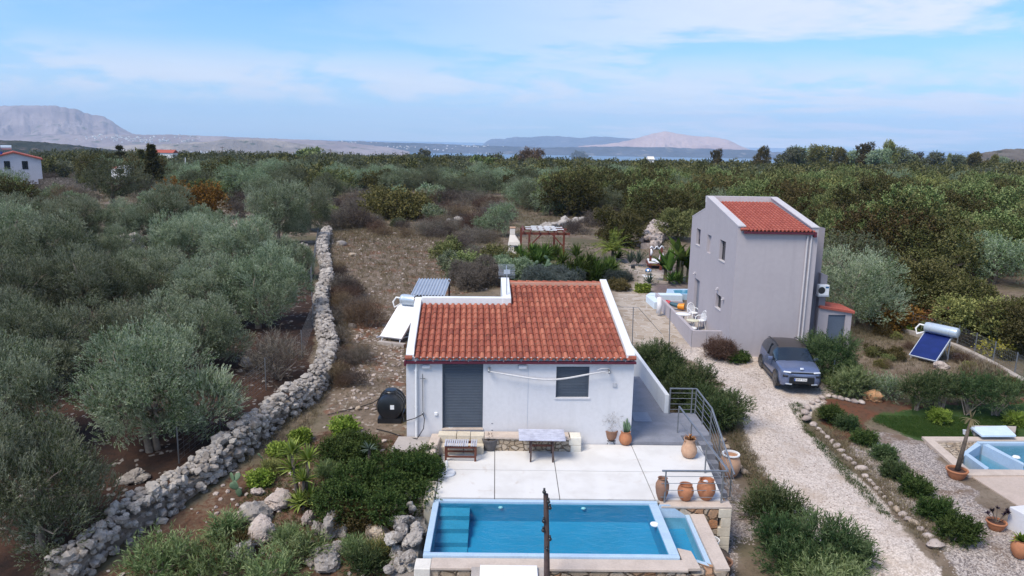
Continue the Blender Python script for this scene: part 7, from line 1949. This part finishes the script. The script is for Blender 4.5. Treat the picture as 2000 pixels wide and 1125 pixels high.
for i, (px, py, w, lab, mt) in enumerate(((1790, 800, 84, 'thin-stemmed hedge shrub, first behind the lawn', 'oleander'), (1838, 798, 84, 'hedge shrub, second behind the lawn', 'oleander'), (1890, 806, 92, 'hedge shrub, third behind the lawn', 'oleander'), (1945, 808, 90, 'dark hedge shrub, last behind the lawn', 'oleander'), (1725, 778, 70, 'greyish thin shrub beside the orange boulder', 'olivefar'), (1672, 772, 50, 'small grey shrub at the end of the car fence', 'olivefar'))): bush(lab, px, py, w * .92, mt, .9, 20 + i, **dict(OLN, name='hedge_shrub', cat='shrub', n=520, lift=.45 if i < 4 else .1))
for i, (px, py, w, lab, mt) in enumerate(((1622, 818, 44, 'small round shrub, first inside the stone border', 'hedge'), (1655, 838, 46, 'small round shrub, second inside the stone border', 'oleander'), (1688, 868, 44, 'dark small shrub, third inside the stone border', 'hedge'), (1728, 898, 40, 'sparse small shrub, fourth inside the stone border', 'oleander'), (1748, 932, 52, 'small shrub, fifth inside the stone border', 'oleander'), (1788, 968, 66, 'dark shrub, sixth inside the stone border', 'hedge'), (1825, 1015, 78, 'dark shrub, seventh inside the stone border', 'hedge'), (1872, 1058, 88, 'largest dark shrub, last inside the stone border', 'hedge'), (1835, 822, 34, 'small yellow-green plant on the lawn edge', 'bright'), (1985, 828, 30, 'low green plant at the right end of the lawn', 'bright'))): bush(lab, px, py, w * .78, mt, .85, 40 + i, **dict(OLN, leaf=.10, sprig=.26, n=1300, name='border_shrub', cat='shrub'))
bush('tangled dark green hedge spilling beside the white terrace', 745, 985, 205, 'hedge', .42, 60, 2000, 9, .07, .034, .22, name='rambling_hedge', cat='hedge', nl=16, stems=False)
bush('dark hedge hump next to the concrete apron', 812, 925, 110, 'hedge', .45, 61, 2200, 9, .07, .034, .22, name='rambling_hedge', cat='hedge', nl=10, stems=False)
bush('dark green hedge behind the yucca clump', 680, 895, 120, 'hedge', .38, 62, 2000, 9, .07, .034, .22, name='rambling_hedge', cat='hedge', nl=10, stems=False)
bush('clipped yellow-green mound shrub beside the holed boulder', 694, 1030, 104, 'oakyel', .62, 63, 2400, 9, .05, .026, .18, name='mound_shrub', cat='shrub', stems=False)
for i, (px, py, w, mt, lab, hr) in enumerate(((310, 1120, 130, 'oleanderlight', 'bright leafy shrub at the foot of the long wall', .5), (415, 1128, 110, 'oleanderlight', 'bright leafy shrub below the tilted boulder', .5), (530, 1140, 120, 'oleanderlight', 'bright leafy shrub at the bottom edge under the boulders', .4), (592, 1095, 56, 'oleanderlight', 'bright leafy shrub left of the dark pitted boulder', .8), (440, 1055, 44, 'oleanderlight', 'tall weedy shrub by the long wall below the prickly pear', 1.1), (715, 1115, 50, 'oleander', 'low green shrub left of the bottom yuccas', .6))): bush(lab, px, py, w, mt, hr, 70 + i, **dict(OLN, name='leafy_shrub', cat='shrub', n=420))
for i, (px, py, w, lab) in enumerate(((672, 848, 46, 'bright lime-green bush at the top of the rock garden'), (545, 888, 26, 'small lime-green rosette bush by the long wall'), (588, 862, 32, 'yellowish rosette bush behind the yucca clump'), (507, 945, 36, 'lime-green bush behind the prickly pear'))): bush(lab, px, py, w, 'bright', .8, 90 + i, 900, 8, .10, .05, .2, name='lime_bush', cat='bush', stems=False)
bush('bare pale shrub like a leafless fig beside the long wall', 545, 740, 110, 'twig', 1.5, 100, 500, 8, .22, .014, .5, name='fig_shrub', cat='shrub', up=1., spread=.4, shell=(.2, 1.1), part='twigs')
bush('rounded dark bush behind the hut, left of the garden', 925, 560, 105, 'twig', .85, 101, 2600, 8, .13, .018, .3, name='round_scrub', cat='bush', spread=.7)
bush('grey-green bush at the garden fence behind the roof', 985, 545, 90, 'olivefar', .7, 102, 1500, 8, .12, .05, .3, name='round_scrub', cat='bush')
bush('brown dry bush at the grey house corner', 1405, 700, 64, 'twigbrown', .75, 103, 2200, 8, .16, .016, .35, name='dry_bush', cat='bush', spread=.6, part='twigs', up=1.)
bush('low green bush beside the brown one at the grey house', 1440, 704, 46, 'hedge', .5, 104, 1500, 8, .08, .04, .2, name='low_bush', cat='bush', stems=False)
bush('light round bush at the edge of the paved court', 1208, 566, 42, 'oakyel', .6, 105, 1500, 8, .09, .05, .2, name='round_bush', cat='bush', stems=False)
bush('bright green leafy plant on the court beside the path', 1254, 570, 24, 'bright', .75, 106, 1200, 7, .12, .09, .2, name='leafy_plant', cat='plant', stems=False)
bush('blue-grey ground cover left of the stone path', 1192, 548, 80, 'lavender', .3, 107, 1800, 8, .08, .03, .2, name='ground_cover_plant', cat='plant', stems=False)
bush('blue-grey ground cover under the yucca clumps behind the roof', 1085, 556, 130, 'lavender', .3, 108, 1500, 8, .08, .03, .2, name='ground_cover_plant', cat='plant', stems=False)
bush('copper-leaved bush behind the silver tank', 1832, 646, 110, 'copper', .75, 109, 500, 6, .16, .10, .3, name='copper_bush', cat='bush')
bush('orange and green autumn tree near the lean-to store', 1742, 644, 76, 'orange_l', 1.05, 110, 1100, 7, .14, .09, .3, name='autumn_bush', cat='bush')
bush('yellow-green shrub at the dark gap right of the lean-to', 1690, 622, 50, 'bright', 1.2, 111, 500, 6, .13, .08, .3, name='autumn_bush', cat='bush')
bush('bright yellow-leaved sapling at the wire fence', 1938, 695, 56, 'yellow', .85, 112, 160, 7, .12, .08, .3, name='yellow_sapling', cat='sapling', shell=(.8, 1.05), nl=7)
bush('small yellow shrub at the fence left of the silver tank', 1778, 648, 26, 'bright', .8, 113, 700, 6, .11, .07, .2, name='yellow_shrub', cat='shrub')
bush('spiky straw-coloured dry grass clump right of the solar panel', 1915, 745, 60, 'straw', .5, 114, 500, 6, .35, .02, .3, name='dry_grass_clump', cat='grass clump', up=1.6, spread=.3, part='blades', stems=False)
LL = ['below the rounded boulder', 'right of the rounded boulder', 'right of the yucca stems', 'below the holed boulder', 'above the lime rosettes', 'left of the dark hedge', 'below the brownish boulder']
for i, (px, py, w) in enumerate(scat_low): bush('low grassy green plant ' + LL[i], px, py, w, 'oleanderlight' if i % 2 else 'oakyel', .6, 130 + i, 700, 9, .13, .014, .25, name='grassy_plant', cat='plant', up=1.1, spread=.45, shell=(.3, 1.08), stems=False)
# ------------------------------------------------------------------ bladed plants
def blades(mb, c, n, L, w, rng, el=(.1, 1.4), arch=.5, mi=0, ph=None):
    for k in range(n):
        a = rng.uniform(0, 6.28); e = rng.uniform(*el); l = L * rng.uniform(.75, 1.15)
        d = Vector((math.cos(a) * math.cos(e), math.sin(a) * math.cos(e), math.sin(e))); s = Vector((-math.sin(a), math.cos(a), 0)) * w * .5
        v = []; p = Vector(c)
        for j, ww in enumerate((.7, 1., .8, .05)):
            v += [tuple(p - s * ww), tuple(p + s * ww)]
            p = p + d * l / 3; d = (d + Vector((0, 0, -arch * .33))).normalized()
        mb.add(v, [(0, 1, 3, 2), (2, 3, 5, 4), (4, 5, 7, 6)], mi, rng.uniform(0, 1))
def rosette(name, cat, lab, px, py, heads, L, w, mat, n=60, seed=1, stem=True, el=(.0, 1.45), arch=.4, bark='bark', group=None):
    """heads: (dx, dy, height) in metres of each tuft on its own stem"""
    q = G(px, py); r = thing(name, lab, cat, tuple(q), group); rg = np.random.RandomState(seed); mb, ms = MB(), MB()
    for dx, dy, h in heads:
        c = q + Vector((dx, dy, h)); blades(mb, c, n, L, w, rg, el, arch)
        if stem and h > .15: ms.tube([q + Vector((dx * .3, dy * .3, -.1)), q + Vector((dx * .7, dy * .7, h * .5)), c], [.06, .05, .045], 7)
    mb.build('blades', M[mat], r)
    if ms.n: ms.build('stem', M[bark], r, smooth=True)
    return r
rosette('yucca_plant', 'yucca', 'yellow-green yucca on thin stems in the middle of the rock garden', 590, 985, [(-.25, .1, 1.45), (.22, .0, 1.30), (-.28, .2, .95), (.1, -.1, .75), (.28, -.15, .25), (.0, -.2, .1)], .48, .05, 'yuccayel', 62, 1)
rosette('yucca_plant', 'yucca', 'green yucca at the bottom edge, left of the pair below the pool', 808, 1150, [(0, 0, .25)], .55, .05, 'yucca', 90, 2, False)
rosette('yucca_plant', 'yucca', 'green yucca at the bottom edge, right of the pair below the pool', 846, 1145, [(0, 0, .3)], .55, .05, 'yucca', 90, 3, False)
rosette('aloe_plant', 'aloe', 'grey-green aloe standing above the dark hedge', 722, 925, [(0, 0, .75)], .30, .05, 'agave', 26, 4, True, (.0, 1.2), .6)
YC = [(1040, 520, [(0, 0, 1.0), (-1.0, .2, .7), (.9, .2, .8), (.3, -.5, .6), (-.6, -.4, .4)], 'large yucca clump in front of the pergola post'), (1068, 505, [(0, 0, .45), (.9, .2, .3), (-.8, 0, .3)], 'yucca clump right under the pergola roof'), (1125, 545, [(0, 0, 1.6), (-1.0, 0, 1.1), (.9, .3, 1.0), (.2, -.6, .8), (-.6, -.5, .6)], 'tallest yucca clump behind the house roof'), (1160, 545, [(0, 0, .8), (1.0, 0, .5), (-.9, .2, .8), (.3, -.5, .4)], 'yucca clump at the right end behind the roof ridge'), (1185, 540, [(0, 0, .6), (.5, .2, .5)], 'small yucca clump beside the stone path')]
for i, (px, py, hd, lab) in enumerate(YC):
    rg_ = np.random.RandomState(i)
    hd = hd + [(dx * .9 + rg_.normal() * .3, dy - .25 - rg_.uniform(0, .5), h * rg_.uniform(.15, .7)) for dx, dy, h in hd for _ in (0, 1)]
    rosette('yucca_clump', 'yucca', lab, px, py, hd, 1.05, .085, 'yucca', 80, 10 + i, True)
rosette('agave_plant', 'agave', 'dark spiky agave on the chippings near the silver ball', 1268, 556, [(0, 0, .1)], .75, .08, 'agave', 44, 20, False, (.2, 1.4), .3)
rosette('agave_plant', 'agave', 'large green agave beside the white pool rim', 1310, 556, [(0, 0, .2), (.5, .3, .2)], .9, .10, 'yucca', 50, 21, False, (.1, 1.4), .4)
rosette('flax_plant', 'plant', 'tall spiky flax left of the day bed', 1246, 520, [(0, 0, .2), (-.6, .2, .2)], 1.2, .07, 'agave', 46, 22, False, (.7, 1.45), .3)
rosette('cycad_plant', 'cycad', 'dark low cycad under the garden palm', 1206, 512, [(0, 0, .3)], 1.1, .16, 'hedge', 40, 23, False, (.1, 1.2), .7)
# palm with feathery fronds
def palm(lab, px, py, hpx, seed, mat, nf=26, L=2.2, name='garden_palm'):
    q = G(px, py); s_ = q.y / F; r = thing(name, lab, 'palm', tuple(q)); rg = np.random.RandomState(seed); h = hpx * s_
    MB().tube([q - Vector((0, 0, .2)), q + Vector((0, 0, h))], [.14, .11], 8).build('trunk', M['bark'], r, smooth=True)
    mb = MB()
    for k in range(nf):
        a = rg.uniform(0, 6.28); e = rg.uniform(.1, 1.4); p = q + Vector((0, 0, h)); d = Vector((math.cos(a) * math.cos(e), math.sin(a) * math.cos(e), math.sin(e)))
        for j in range(22):
            p = p + d * L / 22; d = (d + Vector((0, 0, -.055))).normalized()
            sd = d.cross(Vector((0, 0, 1))).normalized()
            n = 2; B = np.array([tuple(p)] * 2); D = unit(np.array([tuple(sd + d * .5 - Vector((0, 0, .35))), tuple(-sd + d * .5 - Vector((0, 0, .35)))]))
            leaves(mb, B, D, .5 * (1 - j / 30), .05, rg, np.array([rg.uniform(.2, .9)] * 2))
    mb.build('fronds', M[mat], r); return r
palm('yellow-green feathery palm in front of the dark oak', 1196, 508, 20, 1, 'yuccayel', 34, 2.0)
palm('small palm peeking between yuccas and day bed', 1225, 480, 14, 2, 'yucca', 16, 1.3)
# banana plants
def banana(lab, px, py, seed, n, hpx):
    q = G(px, py); s_ = q.y / F; r = thing('banana_plant', lab, 'banana plant', tuple(q)); rg = np.random.RandomState(seed); mb, ms = MB(), MB()
    for k in range(n):
        o_ = Vector((rg.normal() * .4, rg.normal() * .4, 0)); h = hpx * s_ * rg.uniform(.35, .7); c = q + o_ + Vector((0, 0, h))
        ms.tube([q + o_ - Vector((0, 0, .1)), c], [.10, .06], 7)
        for j in range(6): blades(mb, c, 1, 1.5, .42, rg, (.45, 1.45), .8)
    mb.build('leaves', M['yucca'], r); ms.build('stem', M['straw'], r)
banana('tall banana plant with torn leaves left of the grey house', 1325, 552, 1, 7, 82)
banana('lower banana plant beside the day bed', 1302, 548, 2, 4, 50)
# prickly pears
def pear(lab, px, py, wpx, seed, n):
    q = G(px, py); s_ = q.y / F; r = thing('prickly_pear', lab, 'cactus', tuple(q)); rg = np.random.RandomState(seed); mb = MB(); W = wpx * s_
    pads = [(q + Vector((rg.normal() * W * .12, rg.normal() * .1, 0)), Vector((rg.normal() * .3, 0, 1)).normalized())]
    L = W * (.30 if n < 10 else .15)
    while len(pads) < n:
        b, d = pads[rg.randint(len(pads))]; e = b + d * L * (.9 if True else 1); nd = (d + Vector((rg.normal() * .7, rg.normal() * .5, .3))).normalized()
        if n > 10 and len(pads) < n * .3: pads.append((q + Vector((rg.uniform(-.4, .4) * W, rg.normal() * .3, 0)), Vector((rg.normal() * .4, rg.normal() * .2, 1)).normalized()))
        else: pads.append((e, nd))
    for b, d in pads:
        v, f = ICO[2]; nrm = Vector((rg.normal() * .5, -1, rg.normal() * .3)); x = d.cross(nrm).normalized(); y_ = d.cross(x)
        A = np.stack([np.array(x) * L * .33, np.array(y_) * L * .07, np.array(d) * L * .55]); w = v.copy(); w[:, 0] *= 1 + .25 * w[:, 2]
        mb.add(w @ A + np.array(b + d * L * .5), f, 0, rg.uniform(0, 1))
    mb.build('pads', M['pear'], r, smooth=True)
pear('prickly pear with four broad pads beside the long wall', 458, 968, 66, 1, 6)
pear('grey-green prickly pear thicket between the yucca clumps', 1065, 540, 70, 2, 46)
pear('small dark prickly pear against the long wall', 508, 905, 30, 3, 4)
# plants in the pots
def pot_plant(parent, q, z, mat, n, L, w, el, arch, part='plant', seed=1):
    mb = MB(); blades(mb, q + Vector((0, 0, z)), n, L, w, np.random.RandomState(seed), el, arch); mb.build(part, M[mat], parent)
pot_plant(jv, qv, zv - .05, 'copper', 34, .26, .035, (.0, 1.3), .9)
pot_plant(p3, q3_, z3_ - .06, 'twigbrown', 26, .26, .03, (.1, 1.4), .9, seed=3)
mb = MB(); rg = np.random.RandomState(5); L = np.array([(q1_.x, q1_.y, q1_.z + z1_ + .30, .24, .2, .26)]); crown(mb, rg, L, 240, 5, .10, .006, .22, up=.5, shell=(.1, 1.), spread=.5); mb.build('twigs', M['twig'], p1)
mb = MB()
for dx, h in ((-.06, .34), (.02, .44), (.08, .30), (.12, .2)): mb.tube([q2_ + Vector((dx * .4, 0, z2_ - .06)), q2_ + Vector((dx, 0, z2_ + h * .6)), q2_ + Vector((dx * 1.2, 0, z2_ + h))], [.035, .04, .02], 8)
mb.build('cactus', M['pear'], p2, smooth=True)
pot_plant(p8, q8_, z8_ - .06, 'bright', 40, .28, .08, (.1, 1.4), .6, seed=8)
mb = MB(); top_ = PY(1897, 818, q6_.y)
mb.tube([q6_ + Vector((0, 0, z6_ - .1)), q6_.lerp(top_, .55) + Vector((.0, 0, .12)), top_], [.085, .06, .04], 8); mb.build('palm_stem', M['bark'], p6, smooth=True)
mb = MB(); blades(mb, top_, 40, .36, .04, np.random.RandomState(3), (-1.5, .2), 1.2); blades(mb, top_, 5, .3, .04, np.random.RandomState(4), (1.0, 1.5), .1); mb.build('dead_fronds', M['straw'], p6)
mb = MB(); rg = np.random.RandomState(6); ms = MB()
for i in range(9):
    c = q7_ + Vector((rg.uniform(-.3, .3), rg.uniform(-.2, .2), z7_ + rg.uniform(.12, .32))); ms.tube([q7_ + Vector((0, 0, z7_ - .08)), c], .012, 5); blades(mb, c, 14, .10, .05, rg, (-.1, 1.2), .2)
mb.build('rosettes', pm('dark_purple', (.03, .015, .025), (.02, .012, .018), 6, .5), p7); ms.build('stem', M['bark'], p7)
q = P(1885, 846, -.75); cup = MB().lathe([(.05, 0), (.07, .13), (.075, .14), (.06, .14), (.05, .03), (.001, .03)], tuple(PY(1884, 848, q6_.y + .3)), 14)
tag(cup.build('white_cup', M['whitepaint'], smooth=50), 'white cup hung on the leaning dead palm stem', 'cup')

# ------------------------------------------------------------------ ground litter: dry grass, stones, weeds
rng = np.random.RandomState(5)
def sample(poly, n, jitter=0):
    xs, ys = [p[0] for p in poly], [p[1] for p in poly]; out = []
    # even on the ground: draw in plan, test in the photo
    c = [P(x, y, -.3) for x, y in poly]; x0, x1, y0, y1 = min(p.x for p in c), max(p.x for p in c), min(p.y for p in c), max(p.y for p in c)
    A = []
    while sum(map(len, A)) < n:
        X, Y = rng.uniform(x0, x1, n * 3), rng.uniform(y0, y1, n * 3); Z = ground(X, Y); px, py = proj(X, Y, Z); m_ = inpoly(px, py, poly); A.append(np.stack([X, Y, Z], -1)[m_])
    return np.concatenate(A)[:n]
def grass(name, label, mat, polys, h, w, cat='grass', clump=6):
    mb = MB()
    for poly, n in polys:
        B = sample(poly, n); B = np.repeat(B, clump, 0) + rng.normal(size=(n * clump, 3)) * [.05, .05, .0]
        D = unit(rng.normal(size=B.shape) * [.55, .55, .1] + [0, 0, 1]); sc_ = np.repeat(rng.uniform(.5, 1.3, n), clump) * (1 + .012 * np.maximum(B[:, 1] - 25, 0))
        leaves(mb, B, D, h * sc_, w * (1 + .03 * np.maximum(B[:, 1] - 25, 0)), rng, np.repeat(rng.uniform(0, 1, n), clump) * .7 + rng.uniform(0, .3, n * clump), .25)
    tag(mb.build(name, M[mat]), label, cat, None, 'stuff')
FIELDP = [(640, 430), (760, 440), (980, 470), (1000, 560), (800, 590), (790, 840), (640, 840), (660, 700), (640, 560)]
grass('dry_grass', 'thin dry straw-coloured grass on the open fields', 'straw', [(FIELDP, 6000), ([(470, 850), (560, 790), (640, 730), (655, 650), (640, 560), (665, 560), (690, 690), (650, 800), (560, 900), (480, 930)], 1200), ([(20, 360), (200, 352), (470, 380), (640, 380), (640, 440), (330, 440), (20, 430)], 3500), ([(640, 390), (1000, 375), (1160, 425), (1340, 440), (1000, 480), (640, 460)], 5000), ([(1600, 560), (1700, 610), (2000, 740), (2000, 790), (1700, 780), (1640, 680)], 2200), ([(1590, 800), (1680, 850), (1850, 1060), (1830, 1090), (1700, 960), (1570, 830)], 500), ([(1440, 800), (1480, 900), (1520, 960), (1480, 980), (1420, 860)], 500)], .20, .014)
grass('bed_grass', 'thin straw and weeds in the bed inside the stone border', 'straw', [(Z_BED, 500)], .16, .012)
grass('weeds', 'low green weeds along the drive edges and rock garden', 'grass', [([(1540, 770), (1600, 800), (1570, 830), (1640, 900), (1760, 1030), (1700, 990), (1600, 880), (1545, 800)], 700), ([(640, 850), (850, 870), (840, 960), (760, 1100), (400, 1120), (500, 920)], 3200), ([(1400, 760), (1470, 900), (1540, 990), (1490, 1000), (1430, 880)], 300), ([(1000, 480), (1340, 470), (1340, 560), (1200, 560), (1000, 560)], 900)], .10, .012)
grass('lawn_grass', 'short green grass of the lawn behind the right pool', 'grass', [(Z_LAWN[:2] + [(1980, 786), (1990, 868)] + Z_LAWN[5:], 9000)], .05, .010, clump=5)
def pebbles(name, label, mat, polys, r0, r1, seed, cat='stones'):
    mb = MB()
    for poly, n in polys:
        C = sample(poly, n); r_ = rng.uniform(r0, r1, n) * (1 + .012 * np.maximum(C[:, 1] - 20, 0)); C[:, 2] += r_ * .2
        rocks(mb, C, np.stack([r_, r_ * rng.uniform(.7, 1.1, n), r_ * rng.uniform(.4, .75, n)], -1), seed, 1, .3)
    tag(mb.build(name, M[mat], smooth=40), label, cat, None, 'stuff')
pebbles('field_stones', 'loose pale stones scattered over the dry field', 'rockpink', [(FIELDP, 520), ([(700, 640), (790, 640), (790, 830), (650, 830), (660, 780)], 220), (Z_ROCKG, 200)], .03, .10, 31)
pebbles('grove_stones', 'loose grey stones on the dark grove floor', 'rock', [(Z_GROVE, 420)], .03, .11, 32)
pebbles('drive_gravel', 'coarse pale gravel of the drive and pebble beds', 'rockpink', [(Z_DRIVE, 2600), (Z_PEB, 2600), (Z_PEB2, 900)], .012, .034, 33, 'gravel')
